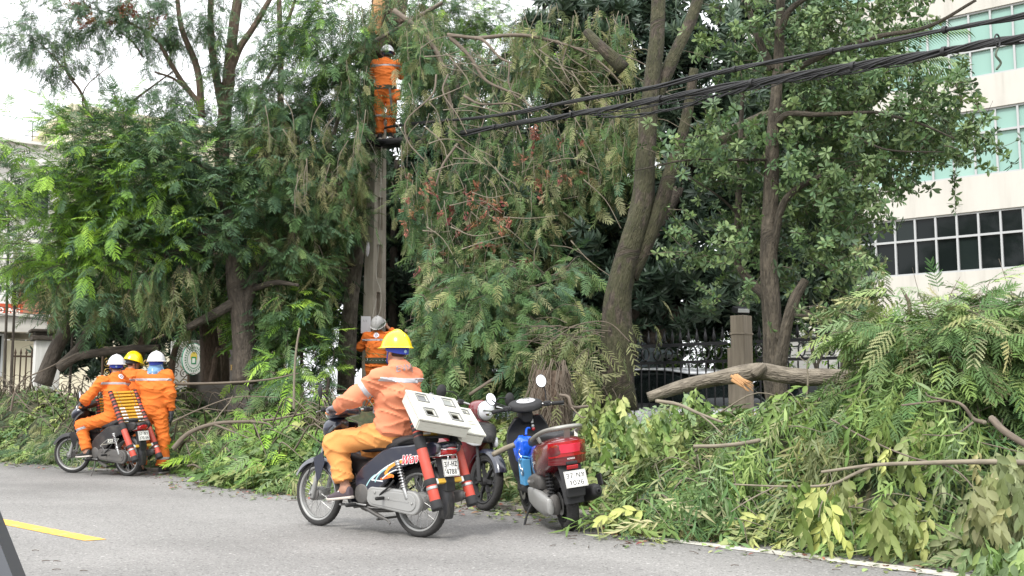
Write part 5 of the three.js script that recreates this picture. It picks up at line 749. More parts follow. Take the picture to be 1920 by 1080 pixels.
{
  const b = P(1030, 742, 12.2); b.y = 0.4; const o = thing('tree_stump', 'brown ragged tree stump with stringy bark behind the red scooter mirror', 'stump', b); rnd = rng(93);
  part('stump', tube([V(0, -0.4, 0), V(0.01, 0.2, 0), V(0.0, 0.75, 0), V(0.02, 1.05, 0)], [0.24, 0.19], 14, { rough: 0.25 }), M.barkBrown, o);
  const f = []; for (let i = 0; i < 380; i++) { const a = rr(0, 6.28), y = rr(0.1, 1.2); f.push(tube([V(Math.cos(a) * 0.2, y, Math.sin(a) * 0.2), V(Math.cos(a + 0.2) * 0.25, y - 0.15, Math.sin(a + 0.2) * 0.25), V(Math.cos(a + rr(-0.4, 0.4)) * rr(0.24, 0.36), y - rr(0.2, 0.5), Math.sin(a) * rr(0.24, 0.34))], [0.006, 0.002], 4)); } part('bark_fibre', f, M.twig, o).userData.kind = 'stuff';
}
// ---------------------------------------------------------------- concrete pole, cables
const POLE = P(700, 742, 18); POLE.y = 0.1;
{
  const o = thing('utility_pole', 'tall concrete utility pole with oblong recesses that two linemen climb', 'utility pole', POLE, R(-38));
  const H = 6.15, wA = (y) => lerp(0.26, 0.18, y / 8), wB = (y) => lerp(0.37, 0.23, y / 8), lean = (y) => 0.02 * y;
  const taper = (y0, y1, x0, x1, z0, z1) => { const g = new THREE.BoxGeometry(1, 1, 1), p = g.attributes.position, uv = []; for (let i = 0; i < p.count; i++) { const y = p.getY(i) < 0 ? y0 : y1, w = wA(y), d = wB(y); const x = (p.getX(i) < 0 ? x0 : x1) * w / 2, z = (p.getZ(i) < 0 ? z0 : z1) * d / 2; p.setXYZ(i, x, y, z); uv.push((x + z) * 0.9, y * 0.5); } g.setAttribute('uv', new THREE.Float32BufferAttribute(uv, 2)); g.computeVertexNormals(); return g; };
  // two legs joined by webs; the recesses go into the +x face
  part('shaft', taper(0, H, -1, 0.35, -1, 1), M.poleConcrete, o);
  part('leg', taper(0, H, 0.35, 1, -1, -0.42), M.poleConcrete, o); part('leg', taper(0, H, 0.35, 1, 0.42, 1), M.poleConcrete, o);
  for (let y = 0.3, k = 0; y < H; y += 0.86, k++) part('web', taper(y, Math.min(y + 0.26, H), 0.35, 0.985, -0.42, 0.42), M.poleConcrete, o);
  const n = thing('paper_notice', 'white paper notice stuck on the concrete pole beside the lower lineman', 'notice', P(686, 609, 17.72), R(12));
  part('sheet', rbox(0.17, 0.3, 0.006, 0.002), std(0.72, 0.72, 0.74, 0.8), n);
  part('print', place(new THREE.PlaneGeometry(0.16, 0.28), 0, 0, 0.0045), new THREE.MeshStandardMaterial({ roughness: 0.8, transparent: true, map: canvasTex(128, 224, (c) => { c.clearRect(0, 0, 128, 224); c.fillStyle = '#555'; c.font = 'bold 40px serif'; c.fillText('/ / /', 22, 70); }) }), n);
  const w = thing('pole_wire', 'thin pale wire hanging down the front of the concrete pole', 'wire', P(716, 280, 17.6), 0), b = w.position; part('strand', tube(smooth([[716, 275], [714, 340], [712, 440], [706, 520], [714, 545], [710, 590], [700, 595], [706, 560]].map(([x, y]) => P(x, y, 17.6).sub(b)), 5), 0.006, 5), std(0.45, 0.42, 0.36, 0.7), w);
  const w2 = thing('pole_wire', 'thin pale wire slanting across the top of the concrete pole', 'wire', P(685, 240, 17.4), 0), b2 = w2.position; part('strand', tube(smooth([[685, 255], [700, 280], [712, 315], [716, 345]].map(([x, y]) => P(x, y, 17.4).sub(b2)), 5), 0.006, 5), std(0.45, 0.42, 0.36, 0.7), w2);
  const c = thing('cloth_scrap', 'white cloth scrap tied to the left edge of the concrete pole', 'cloth', P(689, 468, 17.6)); part('scrap', [lathe([[0.01, 0], [0.03, 0.06], [0.035, 0.16], [0.02, 0.24], [0.008, 0.28]], V(0, -0.12, 0), V(0.03, 1, 0), 8)], std(0.7, 0.66, 0.68, 0.9), c);
  const k = thing('pole_bracket', 'black cable clamp bar across the pole under the upper lineman', 'bracket', P(716, 268, 17.7), R(-10)); part('clamp', [rbox(0.75, 0.05, 0.5, 0.015, 0, 0, -0.05), rod(V(-0.5, -0.03, 0.15), V(0.6, 0.02, 0.15), 0.04), rod(V(-0.5, -0.06, 0.06), V(0.6, -0.02, 0.06), 0.03)], M.ironBlack, k);
}
M.cable = std(0.02, 0.02, 0.021, 0.6);
function cable(label, list, n, spread, r, group) {
  const pts = smooth(list.map(([x, y, d]) => P(x, y, 1 / (0.0568 + (x - 718) * 5.1e-5))), 8), o = thing('cable_bundle', label, 'cable', pts[0], 0, group); rnd = rng(300 + n);
  for (let i = 0; i < n; i++) { const a = i / n * 2 * PI, ph = rr(0, 6), q = pts.map((p, k) => { const t = k / (pts.length - 1), w = spread * (0.8 + 0.3 * Math.sin(ph + t * 9)); return p.clone().add(V(0, Math.cos(a + t * 40 * (i % 2 ? 1 : 1)) * w - (i === n - 1 ? spread * 0.8 * Math.sin(PI * t * 3) : 0), Math.sin(a + t * 40) * w)).sub(pts[0]); }); part('strand', tube(q, r, 6), M.cable, o); }
  if (n > 4) for (let k = 6; k < pts.length - 4; k += 9) { const d = pts[k + 1].clone().sub(pts[k - 1]).normalize(), g = lathe([[spread + r, -0.02], [spread + r + 0.006, -0.016], [spread + r + 0.006, 0.016], [spread + r, 0.02]], pts[k].clone().sub(pts[0]), pts[k].clone().sub(pts[0]).add(d), 12); part('cable_tie', g, M.cable, o); }
  return o;
}
cable('upper black twisted cable bundle crossing in front of the trees', [[2050, 0, 12.2], [1920, 28, 12.6], [1750, 60, 13.2], [1560, 96, 13.8], [1400, 125, 14.3], [1230, 163, 14.9], [1090, 187, 15.5], [940, 215, 16.2], [760, 233, 17.4], [720, 240, 17.8]], 5, 0.018, 0.0125);
cable('lower thick black cable bundle crossing in front of the trees', [[2050, 45, 12], [1920, 69, 12.4], [1750, 100, 13], [1600, 124, 13.5], [1430, 152, 14.1], [1280, 178, 14.7], [1120, 207, 15.3], [1000, 226, 15.9], [860, 250, 16.7], [718, 268, 17.6]], 9, 0.03, 0.0118);
cable('slack black cables sagging below the thick bundle', [[1750, 104, 12.9], [1600, 132, 13.4], [1430, 158, 14], [1370, 176, 14.2], [1300, 196, 14.5], [1220, 212, 14.8], [1150, 218, 15.1], [1105, 212, 15.3]], 3, 0.02, 0.008);
cable('thin black cables running under the thick bundle', [[1800, 94, 12.8], [1600, 130, 13.45], [1440, 160, 14.05], [1300, 184, 14.6], [1120, 211, 15.25]], 3, 0.035, 0.0065);
{ const c = P(1870, 76, 8.55), o = thing('cable_hanger', 'small black ring hanger with a wire tail on the cables near the right edge', 'cable hanger', c); part('ring', new THREE.TorusGeometry(0.05, 0.008, 8, 24).scale(0.7, 1.1, 1).rotateY(0.5), M.cable, o); part('wire_tail', bar([V(0, -0.07, 0), V(-0.03, -0.14, 0.02), V(0.02, -0.2, 0), V(-0.02, -0.26, 0)], 0.01, 6), std(0.08, 0.1, 0.07, 0.7), o); }
for (const [label, list] of [['thin black wires at the left edge above the red signboard', [[-30, 572, 26], [40, 580, 26], [110, 590, 25], [190, 600, 24]]], ['thin dark wire rising from the left edge to the crown', [[-20, 470, 24], [40, 468, 24], [100, 462, 23]]]]) { const p = list.map((q) => P(...q)), o = thing('overhead_wire', label, 'wire', p[0]); for (const s of [0, 0.09, 0.2]) part('strand', tube(smooth(p.map((q) => q.clone().sub(p[0]).add(V(0, -s, 0))), 6), 0.012, 5), M.cable, o); }
// dark frame of the car that the picture was taken from, at the lower left
{
  const a = P(-45, 860, 0.62), b = P(62, 1130, 0.6), o = thing('car_window_frame', 'dark car window pillar blurred at the lower left corner', 'car part', a);
  const d = b.clone().sub(a), e = a.clone().sub(d.clone().multiplyScalar(0.0)), f = a.clone().add(d.clone().multiplyScalar(1.6));
  part('pillar', boxAB(e.clone().sub(a).add(V(-0.02, 0, 0.004)), f.clone().sub(a).add(V(-0.02, 0, 0.004)), 0.034, 0.03, V(0.3, 0, 1)), std(0.045, 0.05, 0.06, 0.45), o);
  part('seal', tube([e.clone().sub(a).add(V(-0.021, -0.004, 0.021)), f.clone().sub(a).add(V(-0.021, -0.004, 0.021))], 0.0075, 10), std(0.008, 0.008, 0.01, 0.7), o);
}
// ---------------------------------------------------------------- motorbikes: x forward, y up, z to the right
M.tyre = std(0.028, 0.027, 0.026, 0.85, { bumpMap: tex(128, (u, v) => 0.5 + 0.5 * Math.sin(u * 60 * PI) * Math.sin(v * 8 * PI)), bumpScale: 0.002 });
const dusty = (a, r, g, b) => tex(256, (u, v) => { const k = Math.pow(fbm2(u, v, 8, 5, a), 4) * 0.7, s = tile2(u * 90, v * 90, 90, a + 2) > 0.96 ? 0.1 : 0, m = clamp(k + s, 0, 0.3); return [lerp(r, 0.22, m), lerp(g, 0.2, m), lerp(b, 0.17, m)]; }, true);
M.chrome = std(0.6, 0.6, 0.6, 0.22, { metalness: 1 });
M.steel = std(0.42, 0.42, 0.41, 0.38, { metalness: 0.85 });
M.alloy = std(1, 1, 1, 0.5, { metalness: 0.35, map: dusty(181, 0.34, 0.34, 0.33) });
M.engine = std(1, 1, 1, 0.6, { metalness: 0.3, map: dusty(185, 0.11, 0.105, 0.1) });
M.blackPlastic = std(1, 1, 1, 0.5, { map: dusty(187, 0.014, 0.014, 0.016) });
M.matt = std(0.02, 0.02, 0.021, 0.75);
M.rubber = std(0.018, 0.018, 0.018, 0.85);
M.seat = std(0.022, 0.022, 0.024, 0.55, { bumpMap: barkBump, bumpScale: 0.002 });
M.navy = phy(1, 1, 1, 0.28, { map: dusty(191, 0.008, 0.012, 0.03), clearcoat: 1, clearcoatRoughness: 0.08 });
M.red = phy(1, 1, 1, 0.25, { map: dusty(193, 0.145, 0.007, 0.013), clearcoat: 1, clearcoatRoughness: 0.06 });
M.tailRed = phy(0.4, 0.012, 0.015, 0.12, { clearcoat: 1 });
M.amber = phy(0.7, 0.22, 0.02, 0.15, { clearcoat: 1 });
M.clearLens = phy(0.62, 0.64, 0.66, 0.08, { clearcoat: 1, clearcoatRoughness: 0.02 });
M.mirror = std(0.85, 0.87, 0.88, 0.03, { metalness: 1 });
M.yellow = std(1, 1, 1, 0.5, { map: dusty(195, 0.62, 0.36, 0.025) });
M.tubeRed = std(1, 1, 1, 0.5, { map: dusty(197, 0.48, 0.06, 0.035) });
const numberPlate = (a, b) => new THREE.MeshStandardMaterial({ roughness: 0.45, map: canvasTex(256, 200, (g) => { g.fillStyle = '#e9e7e0'; g.fillRect(0, 0, 256, 200); g.strokeStyle = '#222'; g.lineWidth = 5; g.strokeRect(7, 7, 242, 186); g.fillStyle = '#1d1d1f'; g.textAlign = 'center'; g.font = 'bold 82px sans-serif'; g.fillText(a, 128, 88, 226); g.fillText(b, 128, 176, 222); }) });
function plate(parent, a, b, pos, w, h, tilt) {      // faces backwards
  const p = group('number_plate', parent); p.position.copy(pos); p.rotation.set(0, -PI / 2, 0); const q = group('plate_mount', p); q.rotation.x = tilt; p.remove(q);
  const g1 = new RoundedBoxGeometry(w, h, 0.004, 2, 0.002).rotateX(tilt), g2 = new THREE.PlaneGeometry(w * 0.985, h * 0.985).translate(0, 0, 0.0035).rotateX(tilt); part('backing', g1, M.steel, p); part('number', g2, numberPlate(a, b), p);
}
function decal(w, h, draw, pw = 512, rough = 0.35) { return new THREE.MeshPhysicalMaterial({ roughness: rough, transparent: true, clearcoat: 0.6, map: canvasTex(pw, Math.round(pw * h / w), (g, W, H) => { g.clearRect(0, 0, W, H); draw(g, W, H); }) }); }
function spokedWheel(parent, x, r, w, rimR, { spokes = 36, drum = 0.075, alloy = false } = {}) {
  const wh = group('wheel', parent); wh.position.set(x, r, 0); const Z = V(0, 0, 1), O = V(0, 0, 0), t = r - rimR;
  part('tyre', lathe([[rimR, -w * 0.36], [rimR + t * 0.35, -w * 0.5], [rimR + t * 0.75, -w * 0.44], [r - t * 0.05, -w * 0.24], [r, 0], [r - t * 0.05, w * 0.24], [rimR + t * 0.75, w * 0.44], [rimR + t * 0.35, w * 0.5], [rimR, w * 0.36]], O, Z, 56), M.tyre, wh);
  const kn = []; for (let i = 0; i < 44; i++) { const a = i / 44 * 2 * PI; for (const s of [-1, 1]) kn.push(box(0.018, 0.006, w * 0.2, 0, 0, 0).rotateY(s * 0.6).translate(0, r - 0.0042, s * w * 0.13).rotateZ(a)); } const tread = part('tread', kn, M.tyre, wh); tread.userData.kind = 'stuff';
  if (alloy) {
    part('rim', lathe([[rimR - 0.02, -w * 0.36], [rimR + 0.006, -w * 0.4], [rimR + 0.004, w * 0.4], [rimR - 0.02, w * 0.36], [rimR - 0.02, -w * 0.36]], O, Z, 48), M.matt, wh);
    for (let i = 0; i < 6; i++) { const a = i / 6 * 2 * PI, e = V(Math.cos(a) * (rimR - 0.012), Math.sin(a) * (rimR - 0.012), 0), m = V(Math.cos(a) * rimR * 0.55, Math.sin(a) * rimR * 0.55, 0); for (const d of [-0.17, 0.17]) part('spoke', boxAB(m, V(Math.cos(a + d) * (rimR - 0.012), Math.sin(a + d) * (rimR - 0.012), 0), 0.024, 0.02), M.matt, wh); part('spoke', boxAB(V(0, 0, 0), m, 0.036, 0.034), M.matt, wh); }
    part('hub', lathe([[0.001, -0.05], [0.05, -0.05], [0.045, 0.05], [0.001, 0.05]], O, Z, 20), M.matt, wh); part('brake_disc', lathe([[0.055, -0.056], [0.1, -0.056], [0.1, -0.053], [0.055, -0.053]], O, Z, 32), M.steel, wh);
  } else {
    part('rim', lathe([[rimR - 0.012, -w * 0.3], [rimR - 0.003, -w * 0.42], [rimR + 0.006, -w * 0.42], [rimR + 0.006, -w * 0.36], [rimR - 0.004, -w * 0.28], [rimR - 0.01, 0], [rimR - 0.004, w * 0.28], [rimR + 0.006, w * 0.36], [rimR + 0.006, w * 0.42], [rimR - 0.004, w * 0.42], [rimR - 0.016, w * 0.3], [rimR - 0.02, 0], [rimR - 0.016, -w * 0.3]], O, Z, 56), M.alloy, wh);
    const sp = []; for (let i = 0; i < spokes; i++) { const a = i / spokes * 2 * PI, s = i % 2 ? 1 : -1, b = a + (Math.floor(i / 2) % 2 ? 0.42 : -0.42); sp.push(rod(V(Math.cos(b) * drum * 0.85, Math.sin(b) * drum * 0.85, s * 0.035), V(Math.cos(a) * (rimR - 0.012), Math.sin(a) * (rimR - 0.012), 0), 0.0019, 0.0019, 4)); } part('spokes', sp, M.steel, wh).userData.kind = 'stuff';
    part('hub', lathe([[0.001, -0.06], [drum * 0.6, -0.06], [drum, -0.04], [drum, 0.03], [drum * 0.7, 0.06], [0.001, 0.06]], O, Z, 28), M.alloy, wh);
    part('axle', lathe([[0.001, -0.12], [0.014, -0.12], [0.014, 0.12], [0.001, 0.12]], O, Z, 10), M.steel, wh);
  }
  return wh;
}
const fenderArc = (x, r, R0, a0, a1, w, drop, th = 0.004) => sheet((s, t) => { const a = lerp(a0, a1, s), k = 2 * t - 1, q = R0 - drop * k * k * k * k; return V(x + Math.cos(a) * q, r + Math.sin(a) * q, k * w); }, 22, 10, th);
function spring(a, b, r, n, wire) { const pts = [], d = b.clone().sub(a), l = d.length(), y = d.normalize(), x = V(0, 0, 1), z = V(0, 0, 0).crossVectors(x, y); for (let i = 0; i <= n * 12; i++) { const t = i / (n * 12), q = t * n * 2 * PI; pts.push(a.clone().addScaledVector(y, l * t).addScaledVector(x, Math.cos(q) * r).addScaledVector(z, Math.sin(q) * r)); } return tube(pts, wire, 5); }
function mirrorPart(parent, a, b, c, face = V(-1, 0.05, 0), rx = 0.062, mat = M.matt, sx = 1.25) {
  const m = part('mirror', [bar([a, b, c], 0.006, 6), (() => { const g = lathe([[0.001, 0.028], [0.035, 0.022], [rx, 0.004], [rx, -0.004], [0.001, -0.004]], V(0, 0, 0), V(0, 1, 0), 24); g.scale(sx, 1, 1); g.applyMatrix4(new THREE.Matrix4().compose(c, new THREE.Quaternion().setFromUnitVectors(V(0, -1, 0), face.clone().normalize()), V(1, 1, 1))); return g; })()], mat, parent);
  const gl = lathe([[0.001, -0.0055], [rx * 0.92, -0.0055], [rx * 0.92, -0.0045]], V(0, 0, 0), V(0, 1, 0), 24); gl.scale(sx, 1, 1); gl.applyMatrix4(new THREE.Matrix4().compose(c, new THREE.Quaternion().setFromUnitVectors(V(0, -1, 0), face.clone().normalize()), V(1, 1, 1))); part('mirror_glass', gl, M.mirror, m);
}
// underbone motorbike
function underbone(label, pos, deg, o) {
  const B = thing('motorbike', label, 'motorbike', pos, heading(deg)), paint = o.paint, r = 0.285; B.rotation.order = 'YXZ'; B.rotation.x = o.lean ?? 0;
  const wf = spokedWheel(B, 0.61, r, 0.07, 0.231, { drum: 0.06 }); spokedWheel(B, -0.61, r, 0.08, 0.231, { drum: 0.075 });
  // front end
  for (const z of [-0.085, 0.085]) { part('fork_leg', [rod(V(0.612, r - 0.03, z), V(0.535, 0.5, z), 0.024, 0.021, 12), rod(V(0.535, 0.5, z), V(0.47, 0.72, z), 0.014, 0.014, 10), box(0.05, 0.05, 0.03, 0.61, r, z)], M.alloy, B); }
  part('brake_plate', lathe([[0.001, 0], [0.055, 0], [0.06, 0.012], [0.02, 0.02], [0.001, 0.02]], V(0.61, r, -0.06), V(0.61, r, -1), 24), M.engine, B);
  part('brake_cable', bar([V(0.6, r + 0.05, -0.075), V(0.66, 0.42, -0.1), V(0.55, 0.62, -0.1), V(0.42, 0.86, -0.08)], 0.005, 6), M.rubber, B);
  part('front_fender', [fenderArc(0.61, r, 0.325, 0.55, 2.75, 0.062, 0.05), sheet((s, t) => { const a = lerp(2.55, 3.25, s), k = 2 * t - 1; return V(0.61 + Math.cos(a) * 0.33, r + Math.sin(a) * 0.33, k * lerp(0.055, 0.035, s)); }, 8, 4, 0.004), (() => extrude([[0.58, 0.6], [0.46, 0.66], [0.44, 0.56], [0.5, 0.42], [0.53, 0.4]], 0.006, 0.002).translate(0, 0, -0.105))(), (() => extrude([[0.58, 0.6], [0.46, 0.66], [0.44, 0.56], [0.5, 0.42], [0.53, 0.4]], 0.006, 0.002).translate(0, 0, 0.105))()], paint, B);
  // leg shield: wraps the steering head and runs down in front of the legs
  const prof = [[0.40, 0.93, 0.1], [0.46, 0.86, 0.16], [0.49, 0.76, 0.2], [0.45, 0.64, 0.21], [0.37, 0.52, 0.19], [0.28, 0.4, 0.16], [0.24, 0.3, 0.13], [0.22, 0.23, 0.1]], pc = new THREE.CatmullRomCurve3(prof.map((p) => V(...p)));
  part('leg_shield', sheet((s, t) => { const p = pc.getPoint(s), k = 2 * t - 1; return V(p.x - 0.14 * Math.pow(Math.abs(k), 2.2) - 0.02 * Math.abs(k), p.y - 0.02 * k * k, k * p.z); }, 26, 16, 0.008), paint, B);
  part('inner_shield', sheet((s, t) => { const p = pc.getPoint(0.08 + 0.84 * s), k = 2 * t - 1; return V(p.x - 0.07 - 0.06 * (1 - k * k), p.y, k * p.z * 0.72); }, 16, 10, 0.01), M.blackPlastic, B);
  part('front_cowl', hull([[0.3, 0.9, 0.05, 0.04], [0.36, 0.88, 0.09, 0.08], [0.46, 0.86, 0.1, 0.09], [0.52, 0.85, 0.06, 0.05]], 18), paint, B);
  // handlebar
  part('handlebar_cowl', hull([[0.2, 1.01, 0.07, 0.025], [0.25, 1.01, 0.15, 0.045, 3], [0.33, 1.01, 0.16, 0.06, 3], [0.42, 1.0, 0.11, 0.06, 2.6], [0.47, 0.985, 0.05, 0.035]], 20), paint, B);
  part('headlight', hull([[0.4, 0.99, 0.1, 0.05], [0.45, 0.985, 0.09, 0.045], [0.48, 0.98, 0.06, 0.03]], 18), M.clearLens, B);
  part('handlebar', [bar([V(0.3, 1.0, 0), V(0.29, 1.02, -0.13), V(0.25, 1.03, -0.22), V(0.2, 1.03, -0.35)], 0.011, 8), bar([V(0.3, 1.0, 0), V(0.29, 1.02, 0.13), V(0.25, 1.03, 0.22), V(0.2, 1.03, 0.35)], 0.011, 8)], M.steel, B);
  for (const s of [-1, 1]) { part('grip', rod(V(0.24, 1.03, s * 0.245), V(0.2, 1.03, s * 0.355), 0.0175, 0.0185, 12), M.rubber, B); part('brake_lever', bar([V(0.27, 1.03, s * 0.23), V(0.29, 1.02, s * 0.29), V(0.26, 1.01, s * 0.37)], 0.006, 6), M.steel, B); part('switch_box', rbox(0.05, 0.045, 0.06, 0.012, 0.255, 1.03, s * 0.215), M.matt, B); part('indicator', ball(0.03, 0.35, 1.0, s * 0.15, 1.2, 0.7, 0.8), M.amber, B); }
  mirrorPart(B, V(0.26, 1.04, -0.2), V(0.25, 1.12, -0.26), V(0.24, 1.19, -0.34), o.mirrorFace ?? V(-1, 0, 0.25)); mirrorPart(B, V(0.26, 1.04, 0.2), V(0.25, 1.12, 0.26), V(0.24, 1.19, 0.34), V(-1, 0, -0.25));
  // frame, engine, body
  part('frame', [rod(V(0.36, 0.78, 0), V(0.12, 0.5, 0), 0.035, 0.03), rod(V(0.12, 0.5, 0), V(-0.25, 0.5, 0), 0.03, 0.03), rod(V(-0.2, 0.5, -0.09), V(-0.78, 0.66, -0.09), 0.016), rod(V(-0.2, 0.5, 0.09), V(-0.78, 0.66, 0.09), 0.016), rod(V(-0.2, 0.5, 0), V(-0.2, 0.3, 0), 0.03), rod(V(-0.2, 0.6, 0.09), V(-0.2, 0.6, -0.09), 0.014)], M.matt, B);
  part('tunnel_cover', hull([[0.3, 0.62, 0.06, 0.1, 3], [0.15, 0.55, 0.07, 0.09, 3], [-0.05, 0.53, 0.085, 0.09, 3], [-0.2, 0.56, 0.1, 0.1, 3]], 18), o.tunnel ?? M.blackPlastic, B);
  part('engine', [hull([[0.28, 0.36, 0.055, 0.06, 4], [0.16, 0.36, 0.07, 0.075, 4], [0.05, 0.34, 0.09, 0.09, 4], [-0.05, 0.33, 0.13, 0.115, 3], [-0.2, 0.32, 0.12, 0.11, 3], [-0.28, 0.32, 0.07, 0.07, 3]], 20), ...[0, 1, 2, 3, 4, 5].map((i) => rbox(0.008, 0.16 - i * 0.004, 0.16, 0.003, 0.11 + i * 0.025, 0.36, 0)), lathe([[0.001, 0], [0.085, 0], [0.09, 0.012], [0.07, 0.03], [0.001, 0.034]], V(-0.07, 0.33, -0.125), V(-0.07, 0.33, -1), 28), lathe([[0.001, 0], [0.095, 0], [0.1, 0.02], [0.07, 0.045], [0.001, 0.05]], V(-0.08, 0.33, 0.12), V(-0.08, 0.33, 1), 28)], M.engine, B);
  part('carburettor', [rbox(0.09, 0.07, 0.07, 0.015, 0.06, 0.47, -0.03), rod(V(0.1, 0.46, 0), V(0.16, 0.42, 0), 0.022), bar([V(0.06, 0.5, -0.06), V(0.0, 0.46, -0.09), V(-0.06, 0.44, -0.1)], 0.005, 6), bar([V(0.1, 0.5, -0.06), V(0.04, 0.42, -0.1), V(0.1, 0.4, -0.09)], 0.005, 6)], M.steel, B);
  part('swingarm', [boxAB(V(-0.2, 0.32, -0.1), V(-0.64, r, -0.1), 0.025, 0.04), boxAB(V(-0.2, 0.32, 0.1), V(-0.64, r, 0.1), 0.025, 0.04)], M.matt, B);
  const cc = []; for (let i = 0; i <= 16; i++) { const a = PI / 2 + PI * i / 16; cc.push([-0.64 + Math.cos(a) * 0.085, r + 0.0 + Math.sin(a) * 0.085]); } for (let i = 0; i <= 10; i++) { const a = -PI / 2 + PI * i / 10; cc.push([-0.2 + Math.cos(a) * 0.062, 0.315 + Math.sin(a) * 0.07]); }
  part('chain_case', [extrude(cc, 0.05, 0.012).translate(0, 0, -0.125), extrude(cc.map(([x, y]) => [lerp(-0.42, x, 0.9), lerp(0.3, y, 0.78)]), 0.012, 0.004).translate(0, 0, -0.151), boxAB(V(-0.62, 0.292, -0.157), V(-0.22, 0.318, -0.157), 0.006, 0.012), ...[[-0.66, 0.285], [-0.4, 0.31], [-0.24, 0.35]].map(([x, y]) => lathe([[0.001, 0], [0.011, 0], [0.009, 0.008], [0.001, 0.009]], V(x, y, -0.157), V(x, y, -1), 10))], o.chain ?? M.alloy, B);
  for (const s of [-1, 1]) { const a = V(-0.6, r + 0.035, s * 0.15), b = V(-0.48, 0.62, s * 0.14), m = a.clone().lerp(b, 0.3); part('shock_absorber', [rod(a, m, 0.018, 0.02), rod(m, b, 0.011), lathe([[0.001, 0], [0.03, 0], [0.028, 0.02], [0.012, 0.06]], b, a, 16), lathe([[0.03, 0], [0.03, 0.012], [0.001, 0.012]], m, b, 16)], M.steel, B); part('spring', spring(m.clone().lerp(b, 0.05), b.clone().lerp(m, 0.08), 0.026, 8, 0.0048), M.chrome, B); }
  part('exhaust', [bar([V(0.22, 0.3, 0.05), V(0.15, 0.18, 0.09), V(-0.1, 0.17, 0.14), V(-0.3, 0.2, 0.17)], 0.019, 10), hull([[-0.28, 0.21, 0.03, 0.03, 2], [-0.36, 0.23, 0.048, 0.048, 2], [-0.75, 0.31, 0.052, 0.052, 2], [-0.9, 0.34, 0.045, 0.045, 2], [-0.93, 0.345, 0.02, 0.02, 2]].map((q) => [...q, 0.18]), 18)], M.engine, B);
  part('exhaust_tip', lathe([[0.012, 0], [0.022, 0], [0.024, 0.05], [0.018, 0.052], [0.016, 0.0]], V(-0.9, 0.34, 0.18), V(-1.1, 0.38, 0.18), 14), M.steel, B);
  // body cowl under the seat and to the tail
  const side = spline2([[-0.03, 0.5], [0.0, 0.42], [-0.06, 0.355], [-0.2, 0.36], [-0.3, 0.42], [-0.4, 0.51], [-0.55, 0.59], [-0.75, 0.655], [-0.9, 0.71], [-0.9, 0.76], [-0.6, 0.735], [-0.35, 0.7], [-0.2, 0.62]], 5);
  for (const s of [-1, 1]) { const p = part('side_cover', extrude(side, 0.05, 0.014).translate(0, 0, s * 0.12), paint, B); if (s < 0 && o.decal) part('decal', new THREE.PlaneGeometry(0.86, 0.36).rotateY(PI).translate(-0.46, 0.565, -0.1475), o.decal, p); }
  part('seat', hull([[0.04, 0.7, 0.03, 0.02], [0.0, 0.71, 0.085, 0.045, 2.8], [-0.15, 0.725, 0.115, 0.05, 3], [-0.35, 0.74, 0.13, 0.055, 3], [-0.5, 0.775, 0.13, 0.05, 3], [-0.68, 0.79, 0.11, 0.045, 2.8], [-0.76, 0.79, 0.05, 0.025]], 24), M.seat, B);
  part('tail_cowl', hull([[-0.5, 0.7, 0.12, 0.04, 3], [-0.7, 0.715, 0.125, 0.045, 3], [-0.85, 0.735, 0.1, 0.04, 2.6], [-0.94, 0.745, 0.06, 0.022, 2.4]], 20), paint, B);
  part('tail_light', hull([[-0.8, 0.685, 0.1, 0.045, 2.6], [-0.88, 0.695, 0.095, 0.045, 2.6], [-0.945, 0.71, 0.06, 0.03, 2.4]], 20), M.tailRed, B);
  for (const s of [-1, 1]) part('tail_indicator', hull([[-0.76, 0.69, 0.03, 0.032, 2.4, s * 0.11], [-0.84, 0.695, 0.026, 0.032, 2.4, s * 0.105], [-0.9, 0.7, 0.016, 0.02, 2.4, s * 0.085]], 14), M.clearLens, B);
  if (o.guard) part('lamp_guard', [...[-1, 1].map((s) => bar([V(-0.78, 0.72, s * 0.12), V(-0.9, 0.725, s * 0.105), V(-0.975, 0.725, s * 0.03)], 0.004, 6)), ...[-1, 1].map((s) => bar([V(-0.78, 0.665, s * 0.12), V(-0.9, 0.67, s * 0.105), V(-0.965, 0.68, s * 0.03)], 0.004, 6)), rod(V(-0.975, 0.725, -0.03), V(-0.975, 0.725, 0.03), 0.004), rod(V(-0.965, 0.68, -0.03), V(-0.965, 0.68, 0.03), 0.004), ...[-1, -0.4, 0.4, 1].map((k) => rod(V(-0.955 + 0.05 * Math.abs(k), 0.728, k * 0.09), V(-0.945 + 0.05 * Math.abs(k), 0.668, k * 0.09), 0.0035)), ...[-1, 1].map((s) => bar([V(-0.95, 0.668, s * 0.05), V(-0.955, 0.6, s * 0.07), V(-0.93, 0.52, s * 0.08)], 0.004, 6))], M.chrome, B);
  part('grab_rail', bar([V(-0.48, 0.76, -0.14), V(-0.62, 0.8, -0.15), V(-0.8, 0.815, -0.12), V(-0.88, 0.82, 0), V(-0.8, 0.815, 0.12), V(-0.62, 0.8, 0.15), V(-0.48, 0.76, 0.14)], 0.012, 8), M.matt, B);
  part('rear_fender', [fenderArc(-0.61, r, 0.335, 2.1, 3.5, 0.07, 0.04), extrude([[-0.82, 0.66], [-0.88, 0.66], [-0.925, 0.46], [-0.93, 0.4], [-0.9, 0.41], [-0.87, 0.5]], 0.12, 0.01)], M.blackPlastic, B);
  plate(B, ...o.plate, V(o.plateX ?? -0.935, o.plateY ?? 0.575, o.plateZ ?? 0), 0.19, 0.14, -0.22);
